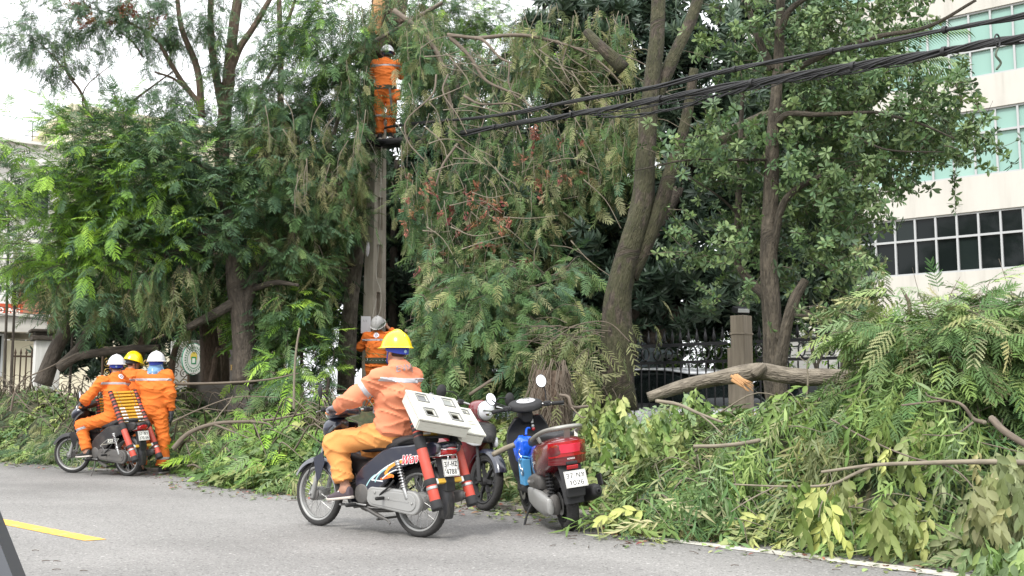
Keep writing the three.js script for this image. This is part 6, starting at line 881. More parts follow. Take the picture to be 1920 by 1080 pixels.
  // pegs, levers, stand
  for (const s of [-1, 1]) { part('footrest', rod(V(-0.02, 0.235, s * 0.12), V(-0.02, 0.24, s * 0.27), 0.016), M.rubber, B); part('rear_footrest', [rod(V(-0.34, 0.31, s * 0.16), V(-0.36, 0.315, s * 0.26), 0.015), bar([V(-0.25, 0.3, s * 0.13), V(-0.32, 0.35, s * 0.16), V(-0.4, 0.4, s * 0.165), V(-0.45, 0.46, s * 0.15)], 0.009, 6)], s < 0 ? M.rubber : M.matt, B); }
  part('gear_lever', [bar([V(0.12, 0.23, -0.16), V(0.02, 0.245, -0.16), V(-0.14, 0.24, -0.16)], 0.008, 6), rod(V(0.12, 0.23, -0.15), V(0.12, 0.235, -0.21), 0.011)], M.steel, B);
  part('footrest_bar', [rod(V(-0.02, 0.22, -0.18), V(-0.02, 0.22, 0.18), 0.012), boxAB(V(-0.1, 0.2, -0.1), V(-0.3, 0.14, -0.12), 0.02, 0.03), rod(V(-0.25, 0.13, -0.14), V(-0.25, 0.13, 0.14), 0.01)], M.engine, B);
  part('side_stand', o.stand ? bar([V(-0.06, 0.22, -0.13), V(-0.12, 0.12, -0.2), V(-0.15, 0.02, -0.27), V(-0.19, 0.008, -0.3)], 0.009, 7) : bar([V(-0.1, 0.22, -0.14), V(-0.26, 0.17, -0.155), V(-0.4, 0.13, -0.16), V(-0.43, 0.11, -0.17)], 0.009, 7), M.engine, B);
  if (o.stand) part('kick_lever', bar([V(-0.3, 0.3, -0.13), V(-0.27, 0.42, -0.17), V(-0.26, 0.44, -0.2)], 0.009, 6), M.steel, B);
  return B;
}
const waveDecal = decal(0.86, 0.36, (g, W, H) => {
  g.lineCap = 'round'; g.lineJoin = 'round';
  const path = (w, c, pts) => { g.strokeStyle = c; g.lineWidth = w; g.beginPath(); g.moveTo(...pts[0]); g.quadraticCurveTo(...pts[1], ...pts[2]); if (pts[3]) g.lineTo(...pts[3]); g.stroke(); };
  path(6, '#dfe3e6', [[470, 40], [230, 55], [95, 175], [170, 178]]); path(9, '#8fb9bd', [[120, 182], [150, 120], [235, 105]]); path(7, '#9cc4c8', [[60, 205], [85, 165], [120, 150]]);
  path(15, '#d98f2b', [[330, 72], [225, 85], [190, 140], [240, 150]]); path(10, '#e06a22', [[240, 150], [190, 160], [160, 168]]); path(5, '#dfe3e6', [[265, 118], [215, 130], [170, 165]]);
  g.save(); g.translate(292, 92); g.rotate(-0.13); g.transform(1, 0, -0.25, 1, 0, 0); g.font = 'italic bold 58px sans-serif'; g.lineWidth = 5; g.strokeStyle = '#e8e8e6'; g.strokeText('Wave', 0, 0); g.fillStyle = '#c0182a'; g.fillText('Wave', 0, 0); g.restore();
});
const rsDecal = decal(0.86, 0.36, (g, W, H) => {
  g.strokeStyle = '#c9c9bd'; g.lineWidth = 5; g.beginPath(); g.moveTo(330, 120); g.lineTo(190, 128); g.lineTo(110, 175); g.lineTo(190, 165); g.lineTo(300, 150); g.closePath(); g.stroke(); g.fillStyle = '#2a2a2c'; g.fill();
  g.save(); g.translate(188, 158); g.rotate(-0.1); g.font = 'italic bold 40px sans-serif'; g.fillStyle = '#d8d8cc'; g.fillText('RSX', 0, 0); g.restore();
});
const ground1 = G(788, 1007), fw = (deg) => V(-Math.sin(R(deg)), 0, -Math.cos(R(deg)));
const bike1Pos = ground1.clone().addScaledVector(fw(52.6), 0.61);
const bike1 = underbone('dark blue underbone motorbike ridden by the worker in the yellow helmet', bike1Pos, 52.6, { paint: M.navy, decal: waveDecal, plate: ['37-HZ', '4788'], guard: true, lean: 0, mirrorFace: V(-0.6, 0.05, 0.8) });
const bike2Pos = G(240.5, 892.5).addScaledVector(fw(60), 0.61);
const bike2 = underbone('black underbone motorbike on its side stand carrying a yellow rung ladder at the left', bike2Pos, 60, { paint: M.blackPlastic, decal: rsDecal, plate: ['37-N1', '370.66'], stand: true, lean: -0.05, chain: M.engine, plateY: 0.585 });
const STEER = ['wheel', 'fork_leg', 'brake_plate', 'brake_cable', 'front_fender', 'handlebar_cowl', 'headlight', 'handlebar', 'grip', 'brake_lever', 'switch_box', 'indicator', 'mirror', 'front_panel'];
function steer(B, deg) { const a = V(-0.2, 0.9, 0).normalize(), m = new THREE.Matrix4().makeTranslation(0.44, 0.9, 0).multiply(new THREE.Matrix4().makeRotationAxis(a, R(deg))).multiply(new THREE.Matrix4().makeTranslation(-0.44, -0.9, 0)); for (const c of B.children) if (STEER.includes(c.name) && !(c.name === 'wheel' && c.position.x < 0)) c.applyMatrix4(m); }
part('front_panel', hull([[0.36, 0.94, 0.1, 0.05], [0.44, 0.92, 0.13, 0.07], [0.52, 0.88, 0.11, 0.07], [0.56, 0.84, 0.05, 0.04]], 18), M.navy, bike2);
steer(bike2, 24);
// telescopic ladder: two rails of nested tubes with yellow rungs
function ladder(label, pos, turn, n = 10, pitch = 0.052) {
  const L = thing('telescopic_ladder', label, 'ladder', pos, turn), w = 0.215;
  for (const s of [-1, 1]) {
    const rail = part('lower_tube', [rod(V(s * w, 0.06, 0), V(s * w, 0.5, 0), 0.043, 0.043, 18)], M.tubeRed, L);
    part('foot', lathe([[0.001, 0], [0.046, 0], [0.048, 0.02], [0.046, 0.075], [0.04, 0.08]], V(s * w, 0, 0), V(s * w, 1, 0), 18), M.matt, rail); part('clamp_ring', [lathe([[0.045, 0], [0.049, 0.005], [0.049, 0.045], [0.045, 0.05]], V(s * w, 0.2, 0), V(s * w, 1, 0), 18)], M.matt, rail);
    part('hose_clamp', lathe([[0.046, 0], [0.0475, 0.002], [0.0475, 0.02], [0.046, 0.022]], V(s * w, 0.165, 0), V(s * w, 1, 0), 18), M.steel, rail); part('collar', lathe([[0.043, 0], [0.047, 0.005], [0.047, 0.09], [0.04, 0.1]], V(s * w, 0.5, 0), V(s * w, 1, 0), 18), M.matt, rail);
    for (let i = 0; i < n; i++) { const y = 0.6 + i * pitch, r = 0.04 - i * 0.0013; part('sleeve', lathe([[r - 0.002, 0], [r - 0.002, pitch - 0.024]], V(s * w, y, 0), V(s * w, 1 + y, 0), 16), i % 2 ? M.tubeRed : std(0.16, 0.05, 0.04, 0.6), L); part('collar', lathe([[r - 0.003, 0], [r + 0.002, 0.003], [r + 0.002, 0.022], [r - 0.003, 0.025]], V(s * w, y + pitch - 0.025, 0), V(s * w, 1 + y, 0), 16), M.matt, L); }
  }
  for (let i = 0; i < n; i++) { const y = 0.622 + i * pitch, rg = part('rung', [rbox(2 * w - 0.07, Math.min(0.034, pitch * 0.7), 0.036, 0.008, 0, y, 0)], M.yellow, L); if (i < 5) for (const s of [-1, 1]) part('label_strip', rbox(0.09, Math.min(0.026, pitch * 0.5), 0.0385, 0.004, s * 0.125, y, 0), std(0.72, 0.72, 0.7, 0.6), rg); part('rivet', [lathe([[0.001, 0], [0.008, 0], [0.008, 0.004]], V(-0.12, y, 0.0185), V(-0.12, y, 1), 8), lathe([[0.001, 0], [0.008, 0], [0.008, 0.004]], V(0.12, y, 0.0185), V(0.12, y, 1), 8)], M.steel, rg); }
  const low = part('rung', rbox(2 * w - 0.08, 0.04, 0.04, 0.01, 0, 0.225, 0.0), M.yellow, L); part('rung_end', [rbox(0.03, 0.046, 0.046, 0.008, -w + 0.06, 0.225, 0), rbox(0.03, 0.046, 0.046, 0.008, w - 0.06, 0.225, 0)], std(0.7, 0.7, 0.68, 0.5), low);
  return L;
}
function onBike(B, o, x, y, z, rx = 0, ry = 0, rz = 0) {        // stand a thing on a bike: position in the bike's own axes
  B.updateMatrixWorld(true); const m = new THREE.Matrix4().makeRotationFromEuler(new THREE.Euler(rx, ry, rz, 'YXZ')).setPosition(x, y, z).premultiply(B.matrixWorld); m.decompose(o.position, o.quaternion, o.scale); return o;
}
// the ladder's x runs across the bike (its +z) and its front faces backwards
const lad1 = onBike(bike1, ladder('red and yellow telescopic ladder strapped upright behind the rider in the yellow helmet', null, 0, 5, 0.036), -0.99, 0.26, 0.0, -0.36, -PI / 2, 0);
const lad2 = onBike(bike2, ladder('red and yellow telescopic ladder strapped to the motorbike at the left'), -1.0, 0.24, 0.02, -0.5, -PI / 2, 0);
{ const s = ladder('short end of a second telescopic ladder beside the handlebar of the left motorbike'); onBike(bike2, s, 0.22, 0.2, 0.36, -0.12, -PI / 2 + 0.3, 0); s.scale.setScalar(0.82); }
// white meter boxes tied on the ladder
M.boxWhite = std(1, 1, 1, 0.5, { map: tex(256, (u, v) => { const g = fbm2(u, v, 6, 5, 201), s = fbm2(u, v, 40, 2, 205); const k = clamp((g - 0.56) * 2, 0, 0.35) + (s > 0.78 ? 0.12 : 0); return [lerp(0.56, 0.36, k), lerp(0.555, 0.33, k), lerp(0.49, 0.25, k)]; }, true) });
function meterBox(label, w, h, d, wins) {
  const b = thing('meter_box', label, 'electric box', null, 0), t = 0.02;
  const outline = [[-w / 2, -h / 2], [w / 2, -h / 2], [w / 2, h / 2], [-w / 2, h / 2]], holes = wins.map(([x, y, a, c]) => [[x - a / 2, y - c / 2], [x - a / 2, y + c / 2], [x + a / 2, y + c / 2], [x + a / 2, y - c / 2]]);
  part('lid', extrude(outline, t, 0.006, { holes }).translate(0, 0, d / 2), M.boxWhite, b);
  part('case', [box(w - 0.012, 0.012, d - 0.02, 0, h / 2 - 0.004, -0.006), box(w - 0.012, 0.012, d - 0.02, 0, -h / 2 + 0.004, -0.006), box(0.012, h - 0.022, d - 0.02, -w / 2 + 0.004, 0, -0.006), box(0.012, h - 0.022, d - 0.02, w / 2 - 0.004, 0, -0.006), box(w - 0.03, h - 0.03, 0.012, 0, 0, -d / 2 + 0.01)], M.boxWhite, b);
  wins.forEach(([x, y, a, c], i) => { const f = part('window_frame', [box(a + 0.022, 0.011, 0.02, x, y + c / 2 + 0.0055, d / 2 + 0.008), box(a + 0.022, 0.011, 0.02, x, y - c / 2 - 0.0055, d / 2 + 0.008), box(0.011, c, 0.02, x - a / 2 - 0.0055, y, d / 2 + 0.008), box(0.011, c, 0.02, x + a / 2 + 0.0055, y, d / 2 + 0.008)], std(0.2, 0.2, 0.19, 0.6), b); if (i < 2) part('pane', box(a - 0.002, c - 0.002, 0.004, x, y, d / 2 + 0.002), i ? std(0.22, 0.23, 0.21, 0.3) : phy(0.1, 0.105, 0.105, 0.2), f); });
  return b;
}
{
  const w = 0.17, h = 0.13, b = meterBox('large white meter box with four windows tied behind the rider', 0.45, 0.42, 0.1, [[-0.11, 0.12, 0.085, 0.1], [0.13, 0.12, 0.085, 0.1], [-0.1, -0.09, 0.085, 0.1], [0.13, -0.09, 0.085, 0.1]]);
  part('sticker', box(0.13, 0.09, 0.003, 0.01, 0.13, 0.063), std(0.74, 0.74, 0.78, 0.6), b); part('sticker_mark', box(0.012, 0.06, 0.004, 0.0, 0.135, 0.0635), std(0.1, 0.12, 0.45, 0.6), b);
  onBike(bike1, b, -0.82, 1.0, -0.06, -0.98, -PI / 2 - 0.14, -0.3);
  const c = meterBox('smaller white meter box with moulded grooves tied beside the large one', 0.2, 0.4, 0.09, [[0, 0.13, 0.1, 0.05]]);
  part('moulding', [rbox(0.13, 0.09, 0.012, 0.004, 0, 0.02, 0.057), rbox(0.13, 0.02, 0.016, 0.004, 0, -0.06, 0.057), rbox(0.05, 0.012, 0.004, 0.001, 0.04, -0.17, 0.057)], M.boxWhite, c);
  onBike(bike1, c, -0.87, 0.905, 0.25, -1.0, -PI / 2 - 0.14, -0.3);
  const s = thing('cloth_bundle', 'crumpled pale cloth bundle and yellow strap under the white meter box', 'cloth'); part('bundle', hull([[-0.1, 0, 0.03, 0.02], [-0.05, 0.01, 0.09, 0.04, 2], [0.05, 0.0, 0.08, 0.035, 2.2], [0.1, 0, 0.03, 0.02]], 14), std(0.5, 0.42, 0.3, 0.9), s); part('strap', rbox(0.02, 0.012, 0.3, 0.004, -0.06, 0.035, 0.05), M.yellow, s); onBike(bike1, s, -0.72, 0.855, 0.06);
}
// red scooter seen from behind
function scooter(label, pos, deg, lean) {
  const S = thing('scooter', label, 'scooter', pos, heading(deg)); S.rotation.order = 'YXZ'; S.rotation.x = lean; const r = 0.235, rf = 0.245;
  spokedWheel(S, -0.64, r, 0.105, 0.155, { alloy: true }); spokedWheel(S, 0.64, rf, 0.09, 0.165, { alloy: true });
  const bodySt = [[-0.1, 0.55, 0.1, 0.15, 3], [-0.26, 0.58, 0.165, 0.18, 3], [-0.5, 0.62, 0.2, 0.17, 2.9], [-0.7, 0.665, 0.2, 0.145, 2.8], [-0.84, 0.7, 0.178, 0.115, 2.7], [-0.94, 0.725, 0.125, 0.08, 2.5], [-0.98, 0.735, 0.06, 0.045, 2.3]];
  part('body_cover', hull(bodySt, 30, 6), M.red, S);
  const tl = part('tail_light', sheet((s, t) => { const k = 2 * s - 1, y = lerp(0.66, 0.785, t) - 0.012 * k * k; const e = Math.abs(k); return V(-1.0 + 0.125 * e * e + 0.02 * (1 - t), y, k * 0.16); }, 20, 6, 0.014), M.tailRed, S);
  part('brake_lens', sheet((s, t) => { const k = (2 * s - 1) * 0.58; return V(-1.014 + 0.125 * k * k + 0.02 * (1 - t), lerp(0.69, 0.76, t), k * 0.155); }, 12, 4, 0.008), phy(0.75, 0.03, 0.07, 0.1, { clearcoat: 1 }), tl);
  for (const s of [-1, 1]) part('tail_indicator', sheet((a, t) => { const k = s * (0.68 + 0.22 * a); return V(-1.014 + 0.125 * k * k + 0.02 * (1 - t), lerp(0.688, 0.755, t), k * 0.155); }, 6, 4, 0.01), phy(0.35, 0.05, 0.015, 0.15, { clearcoat: 1 }), tl);
  const wm = part('wordmark', new THREE.PlaneGeometry(0.16, 0.045).rotateY(PI).rotateZ(-0.12).translate(-0.52, 0.6, -0.206), decal(0.16, 0.045, (g, W, H) => { g.font = 'italic bold 108px sans-serif'; g.fillStyle = '#d8d4d2'; g.textAlign = 'center'; g.fillText('LEAD', W / 2, 112); }), S);
  part('wordmark', new THREE.PlaneGeometry(0.1, 0.022).rotateY(-PI / 2).translate(-0.992, 0.64, -0.01), decal(0.1, 0.022, (g, W, H) => { g.font = 'bold 96px sans-serif'; g.fillStyle = '#d8d4d2'; g.textAlign = 'center'; g.fillText('HONDA', W / 2, 92); }), S);
  part('tail_panel', sheet((s, t) => { const k = 2 * s - 1; return V(-0.968 + 0.13 * k * k + 0.02 * (1 - t), lerp(0.59, 0.665, t), k * 0.155); }, 16, 4, 0.03), M.red, S);
  part('seat', hull([[0.0, 0.72, 0.05, 0.03], [-0.06, 0.745, 0.12, 0.05, 3], [-0.3, 0.765, 0.15, 0.055, 3], [-0.48, 0.785, 0.15, 0.055, 3], [-0.7, 0.805, 0.13, 0.05, 2.8], [-0.8, 0.81, 0.06, 0.03]], 26), M.seat, S);
  part('rear_carrier', [bar([V(-0.42, 0.79, -0.175), V(-0.6, 0.83, -0.185), V(-0.8, 0.875, -0.165), V(-0.93, 0.895, -0.1), V(-0.96, 0.9, 0), V(-0.93, 0.895, 0.1), V(-0.8, 0.875, 0.165), V(-0.6, 0.83, 0.185), V(-0.42, 0.79, 0.175)], 0.019, 10), boxAB(V(-0.955, 0.9, 0), V(-0.9, 0.78, 0), 0.05, 0.016, V(1, 0, 0)), boxAB(V(-0.62, 0.83, -0.18), V(-0.66, 0.77, -0.16), 0.03, 0.015), boxAB(V(-0.62, 0.83, 0.18), V(-0.66, 0.77, 0.16), 0.03, 0.015)], std(0.3, 0.29, 0.26, 0.45, { metalness: 0.5 }), S);
  // lower rear: fender, plate, reflector, unit swing engine, shock, exhaust
  part('rear_fender', [sheet((s, t) => { const k = 2 * t - 1; return V(-0.88 - 0.1 * s + 0.03 * k * k, 0.63 - 0.27 * s, k * lerp(0.1, 0.085, s)); }, 10, 6, 0.02), fenderArc(-0.64, r, 0.29, 1.7, 3.05, 0.085, 0.03), rbox(0.05, 0.09, 0.17, 0.02, -0.965, 0.36, 0, 0, 0, 0.2)], M.matt, S);
  part('reflector', rbox(0.012, 0.034, 0.1, 0.004, -0.967, 0.565, 0, 0, 0, 0.35), M.tailRed, S);
  part('plate_lamp', rbox(0.06, 0.03, 0.1, 0.012, -0.945, 0.6, 0), M.matt, S);
  plate(S, '37-N8', '1026', V(-1.005, 0.47, 0.005), 0.19, 0.14, -0.3);
  part('engine', [hull([[-0.05, 0.3, 0.06, 0.08, 3, -0.06], [-0.25, 0.29, 0.1, 0.11, 3, -0.07], [-0.5, 0.26, 0.06, 0.1, 3, -0.11], [-0.72, 0.24, 0.045, 0.085, 3, -0.12]], 18), hull([[-0.15, 0.4, 0.05, 0.05, 3, -0.14], [-0.35, 0.42, 0.06, 0.075, 3, -0.14], [-0.5, 0.42, 0.05, 0.06, 3, -0.14]], 14)], M.engine, S);
  part('transmission_cover', [hull([[-0.1, 0.28, 0.02, 0.07, 3, -0.17], [-0.35, 0.27, 0.035, 0.095, 3, -0.18], [-0.62, 0.24, 0.045, 0.09, 2.6, -0.175], [-0.74, 0.235, 0.03, 0.065, 2.4, -0.17]], 18)], M.alloy, S);
  { const a = V(-0.7, 0.26, -0.14), b = V(-0.6, 0.56, -0.11); part('shock_absorber', [rod(a, b, 0.013)], M.matt, S); part('spring', spring(a.clone().lerp(b, 0.15), b, 0.029, 9, 0.007), M.matt, S); }
  part('exhaust', [hull([[-0.4, 0.24, 0.03, 0.04, 2.4, 0.17], [-0.5, 0.26, 0.055, 0.065, 2.4, 0.185], [-0.78, 0.31, 0.06, 0.07, 2.4, 0.195], [-0.92, 0.335, 0.05, 0.055, 2.4, 0.195], [-0.95, 0.34, 0.03, 0.03, 2.4, 0.195]], 18), lathe([[0.01, 0], [0.02, 0], [0.02, 0.03], [0.012, 0.03]], V(-0.945, 0.335, 0.2), V(-1.2, 0.36, 0.2), 12), rbox(0.12, 0.1, 0.012, 0.01, -0.9, 0.42, 0.245, 0, 0, -0.2)], M.matt, S);
  for (const s of [-1, 1]) part('rear_footrest', [boxAB(V(-0.36, 0.42, s * 0.15), V(-0.42, 0.44, s * 0.25), 0.03, 0.022)], s > 0 ? M.matt : M.alloy, S);
  part('side_stand', bar([V(-0.12, 0.24, -0.14), V(-0.17, 0.12, -0.24), V(-0.22, 0.01, -0.3), V(-0.26, 0.0, -0.33)], 0.011, 7), M.matt, S);
  // floor, leg shield, steering
  part('floorboard', [rbox(0.5, 0.07, 0.34, 0.03, 0.12, 0.31, 0), rbox(0.16, 0.3, 0.26, 0.04, -0.16, 0.45, 0)], M.matt, S);
  const prof = new THREE.CatmullRomCurve3([V(0.42, 0.96, 0.13), V(0.47, 0.85, 0.2), V(0.46, 0.7, 0.225), V(0.42, 0.52, 0.22), V(0.36, 0.36, 0.18), V(0.3, 0.28, 0.15)]);
  part('leg_shield', sheet((s, t) => { const p = prof.getPoint(s), k = 2 * t - 1; return V(p.x - 0.09 * k * k, p.y, k * (p.z - 0.016)); }, 22, 14, 0.02), M.red, S);
  part('inner_shield', sheet((s, t) => { const p = prof.getPoint(s), k = 2 * t - 1; return V(p.x - 0.05 - 0.08 * k * k - 0.05 * (1 - k * k) * Math.sin(PI * s), p.y - 0.005, k * p.z); }, 22, 14, 0.022), M.matt, S);
  part('front_apron', hull([[0.42, 0.72, 0.15, 0.2, 2.4], [0.55, 0.66, 0.14, 0.2, 2.4], [0.66, 0.56, 0.09, 0.12, 2.2], [0.72, 0.5, 0.03, 0.05, 2]], 20), M.red, S);
  part('front_fender', fenderArc(0.64, rf, 0.285, 0.4, 2.6, 0.065, 0.03), M.red, S);
  for (const s of [-1, 1]) part('fork_leg', rod(V(0.64, rf, s * 0.085), V(0.5, 0.6, s * 0.08), 0.02, 0.017), M.matt, S);
  part('steering_column', hull([[0.3, 0.97, 0.05, 0.06, 3], [0.36, 0.98, 0.07, 0.09, 3], [0.45, 0.98, 0.06, 0.08, 3]], 16), M.matt, S);
  part('handlebar_cowl', hull([[0.2, 1.035, 0.05, 0.025, 3], [0.25, 1.05, 0.14, 0.045, 3], [0.33, 1.07, 0.17, 0.055, 3], [0.42, 1.075, 0.13, 0.055, 2.6], [0.48, 1.06, 0.06, 0.04]], 24), M.matt, S);
  const dash = part('instrument_panel', lathe([[0.001, 0.012], [0.06, 0.01], [0.075, 0.002], [0.075, 0]], V(0, 0, 0), V(0, 1, 0), 28).scale(0.72, 1, 1.25).rotateZ(0.42).translate(0.285, 1.112, 0), phy(0.4, 0.4, 0.41, 0.1, { clearcoat: 1 }), S); part('dial', lathe([[0.03, 0], [0.034, 0], [0.034, 0.004], [0.03, 0.005]], V(0, 0, 0), V(0, 1, 0), 22).rotateZ(0.42).translate(0.279, 1.123, 0), M.steel, dash);
  for (const s of [-1, 1]) { part('handlebar', bar([V(0.3, 1.06, s * 0.12), V(0.27, 1.06, s * 0.2), V(0.22, 1.05, s * 0.34)], 0.012, 8), M.steel, S); part('grip', rod(V(0.25, 1.055, s * 0.24), V(0.215, 1.05, s * 0.355), 0.018, 0.019, 12), M.rubber, S); part('brake_lever', bar([V(0.28, 1.05, s * 0.22), V(0.31, 1.04, s * 0.3), V(0.28, 1.025, s * 0.37)], 0.0065, 6), M.steel, S); part('switch_box', [rbox(0.06, 0.05, 0.07, 0.014, 0.265, 1.06, s * 0.2), rbox(0.012, 0.016, 0.016, 0.004, 0.232, 1.065, s * 0.19), rbox(0.012, 0.014, 0.014, 0.004, 0.232, 1.05, s * 0.21)], M.matt, S); }
  mirrorPart(S, V(0.28, 1.09, 0.2), V(0.28, 1.2, 0.2), V(0.27, 1.28, 0.17), V(-1, 0.25, -0.05), 0.052); mirrorPart(S, V(0.3, 1.08, -0.19), V(0.31, 1.13, -0.29), V(0.32, 1.17, -0.33), V(-1, 0.2, 0.2), 0.05);
  part('key', [rbox(0.02, 0.045, 0.03, 0.006, 0.345, 0.91, 0.05), ball(0.018, 0.335, 0.86, 0.05, 0.6, 1.2, 1)], M.steel, S); part('key_fob', ball(0.018, 0.33, 0.835, 0.052, 0.5, 1, 1), M.tailRed, S);
  return S;
}
const scPos = G(1068, 994).addScaledVector(fw(14), 0.64);
const sc = scooter('dark red scooter seen from behind on its side stand beside the leaf heap', scPos, 14, -0.13);
{
  const b = thing('plastic_bag', 'crumpled bright blue plastic bag hanging inside the leg shield of the red scooter', 'bag'); rnd = rng(611); const f = (x, y, z) => Math.hypot(x / 0.085, (y + 0.03) / (0.17 - x * 0.4), z / 0.1) * 0.08 - 0.08 + 0.018 * n3(x * 26, y * 9, z * 26) + 0.008 * n3(x * 50, y * 40, z * 50) + (y > 0.05 ? (y - 0.05) * 0.4 : 0);
  const blue = phy(0.012, 0.1, 0.62, 0.3, { clearcoat: 0.5 }); part('bag', nets(f, V(-0.14, -0.22, -0.14), V(0.14, 0.22, 0.14), 0.008), blue, b); part('handle', [bar([V(0, 0.1, 0.03), V(0.06, 0.15, 0.06), V(0.1, 0.15, 0.1)], 0.012, 6)], blue, b); onBike(sc, b, 0.17, 0.7, -0.1);
  const c = thing('blue_carton', 'light blue carton standing on the floorboard of the red scooter', 'box'); part('carton', rbox(0.12, 0.24, 0.08, 0.008), std(0.08, 0.3, 0.55, 0.5), c); part('flap', box(0.13, 0.004, 0.06, 0, 0.134, 0.02, 0.25), std(0.1, 0.36, 0.62, 0.5), c); onBike(sc, c, 0.02, 0.48, -0.16, 0, 0.1, 0.06);
  const k = thing('steel_hooks', 'bright steel hook and wire loops on the left side of the red scooter', 'hook'); part('hook', [bar([V(0, 0.06, 0), V(0.03, 0.1, -0.01), V(-0.02, 0.13, -0.01)], 0.006, 6), bar([V(0, 0.06, 0), V(0.05, 0.04, -0.01), V(0.06, 0, -0.01), V(0.02, -0.05, -0.01)], 0.006, 6), new THREE.TorusGeometry(0.035, 0.005, 6, 18).translate(0.04, -0.07, 0)], M.chrome, k); onBike(sc, k, -0.06, 0.56, -0.2);
}
// red motorbike facing the camera, half hidden behind the rider
function frontBike(label, pos, deg, lean) {
  const S = thing('motorbike', label, 'motorbike', pos, heading(deg)); S.rotation.order = 'YXZ'; S.rotation.x = lean; const r = 0.285;
  spokedWheel(S, 0.61, r, 0.085, 0.222, { alloy: true }); spokedWheel(S, -0.61, r, 0.09, 0.222, { alloy: true });
  part('front_fender', [fenderArc(0.61, r, 0.33, 0.35, 2.5, 0.07, 0.045)], M.navy, S);
  for (const s of [-1, 1]) part('fork_leg', [rod(V(0.62, r, s * 0.085), V(0.55, 0.52, s * 0.085), 0.026, 0.024), rod(V(0.55, 0.52, s * 0.085), V(0.48, 0.74, s * 0.085), 0.016)], M.matt, S);
  const prof = new THREE.CatmullRomCurve3([V(0.46, 0.92, 0.1), V(0.5, 0.82, 0.17), V(0.49, 0.7, 0.2), V(0.42, 0.56, 0.19), V(0.32, 0.4, 0.16), V(0.26, 0.28, 0.12)]);
  part('leg_shield', sheet((s, t) => { const p = prof.getPoint(s), k = 2 * t - 1; return V(p.x - 0.12 * k * k, p.y, k * p.z); }, 20, 12, 0.012), M.red, S);
  part('front_cowl', hull([[0.4, 0.8, 0.15, 0.09, 3], [0.5, 0.78, 0.14, 0.1, 3], [0.58, 0.74, 0.09, 0.07], [0.62, 0.71, 0.04, 0.03]], 20), M.blackPlastic, S);
  for (const s of [-1, 1]) part('indicator', hull([[0.42, 0.7, 0.03, 0.05, 2.4, s * 0.15], [0.52, 0.69, 0.035, 0.06, 2.4, s * 0.125], [0.585, 0.67, 0.02, 0.03, 2.4, s * 0.1]], 14), M.clearLens, S);
  part('headlight_shell', hull([[0.28, 1.02, 0.09, 0.05, 2.4], [0.36, 1.02, 0.14, 0.09, 2.2], [0.44, 1.01, 0.125, 0.1, 2.1], [0.49, 1.0, 0.105, 0.09, 2]], 24), M.red, S);
  const hl = part('headlight', lathe([[0.001, 0.05], [0.05, 0.044], [0.085, 0.024], [0.1, 0]], V(0.485, 1.0, 0), V(1, 0.97, 0), 28), M.clearLens, S); part('headlight_rim', lathe([[0.092, -0.01], [0.106, -0.005], [0.104, 0.012], [0.096, 0.012]], V(0.485, 1.0, 0), V(1, 0.97, 0), 28), M.chrome, hl); part('reflector', [rbox(0.01, 0.016, 0.13, 0.004, 0.53, 1.0, 0), ball(0.025, 0.52, 0.97, 0, 0.6, 1, 1.4)], M.chrome, hl);
  for (const s of [-1, 1]) { part('handlebar', bar([V(0.34, 1.05, s * 0.1), V(0.3, 1.07, s * 0.2), V(0.24, 1.06, s * 0.35)], 0.012, 8), M.steel, S); part('grip', rod(V(0.27, 1.063, s * 0.25), V(0.24, 1.06, s * 0.355), 0.018), M.rubber, S); part('brake_lever', bar([V(0.31, 1.06, s * 0.22), V(0.34, 1.05, s * 0.3), V(0.3, 1.04, s * 0.38)], 0.007, 6), M.chrome, S); part('switch_box', rbox(0.06, 0.055, 0.07, 0.014, 0.29, 1.07, s * 0.2), M.matt, S); mirrorPart(S, V(0.29, 1.08, s * 0.2), V(0.28, 1.16, s * 0.28), V(0.26, 1.16, s * 0.42), V(-1, 0.05, 0), 0.058); }
  part('seat', hull([[0.02, 0.74, 0.06, 0.03], [-0.1, 0.75, 0.12, 0.05, 3], [-0.4, 0.78, 0.13, 0.055, 3], [-0.75, 0.8, 0.08, 0.03]], 20), M.seat, S);
  part('body_cover', hull([[0.3, 0.6, 0.07, 0.1, 3], [0.05, 0.52, 0.09, 0.1, 3], [-0.2, 0.6, 0.14, 0.12, 3], [-0.6, 0.68, 0.14, 0.09, 3], [-0.92, 0.74, 0.06, 0.03]], 20), M.red, S);
  part('engine', hull([[0.28, 0.36, 0.06, 0.06, 4], [0.05, 0.34, 0.1, 0.1, 4], [-0.2, 0.32, 0.13, 0.11, 3], [-0.28, 0.32, 0.07, 0.07, 3]], 18), M.engine, S); part('swingarm', [boxAB(V(-0.2, 0.32, -0.1), V(-0.62, r, -0.1), 0.03, 0.04), boxAB(V(-0.2, 0.32, 0.1), V(-0.62, r, 0.1), 0.03, 0.04)], M.matt, S);
  part('side_stand', bar([V(-0.06, 0.22, -0.13), V(-0.12, 0.1, -0.22), V(-0.16, 0.0, -0.3)], 0.01, 7), M.matt, S); part('tail_light', hull([[-0.86, 0.72, 0.08, 0.04], [-0.95, 0.73, 0.04, 0.02]], 14), M.tailRed, S);
  return S;
}
const fbDir = 180 + 33, fbPos = G(907, 957).addScaledVector(V(-Math.sin(R(-147)), 0, -Math.cos(R(-147))), -0.61);
frontBike('red motorbike with a round headlight facing the camera behind the ridden motorbike', fbPos, -147, -0.1);
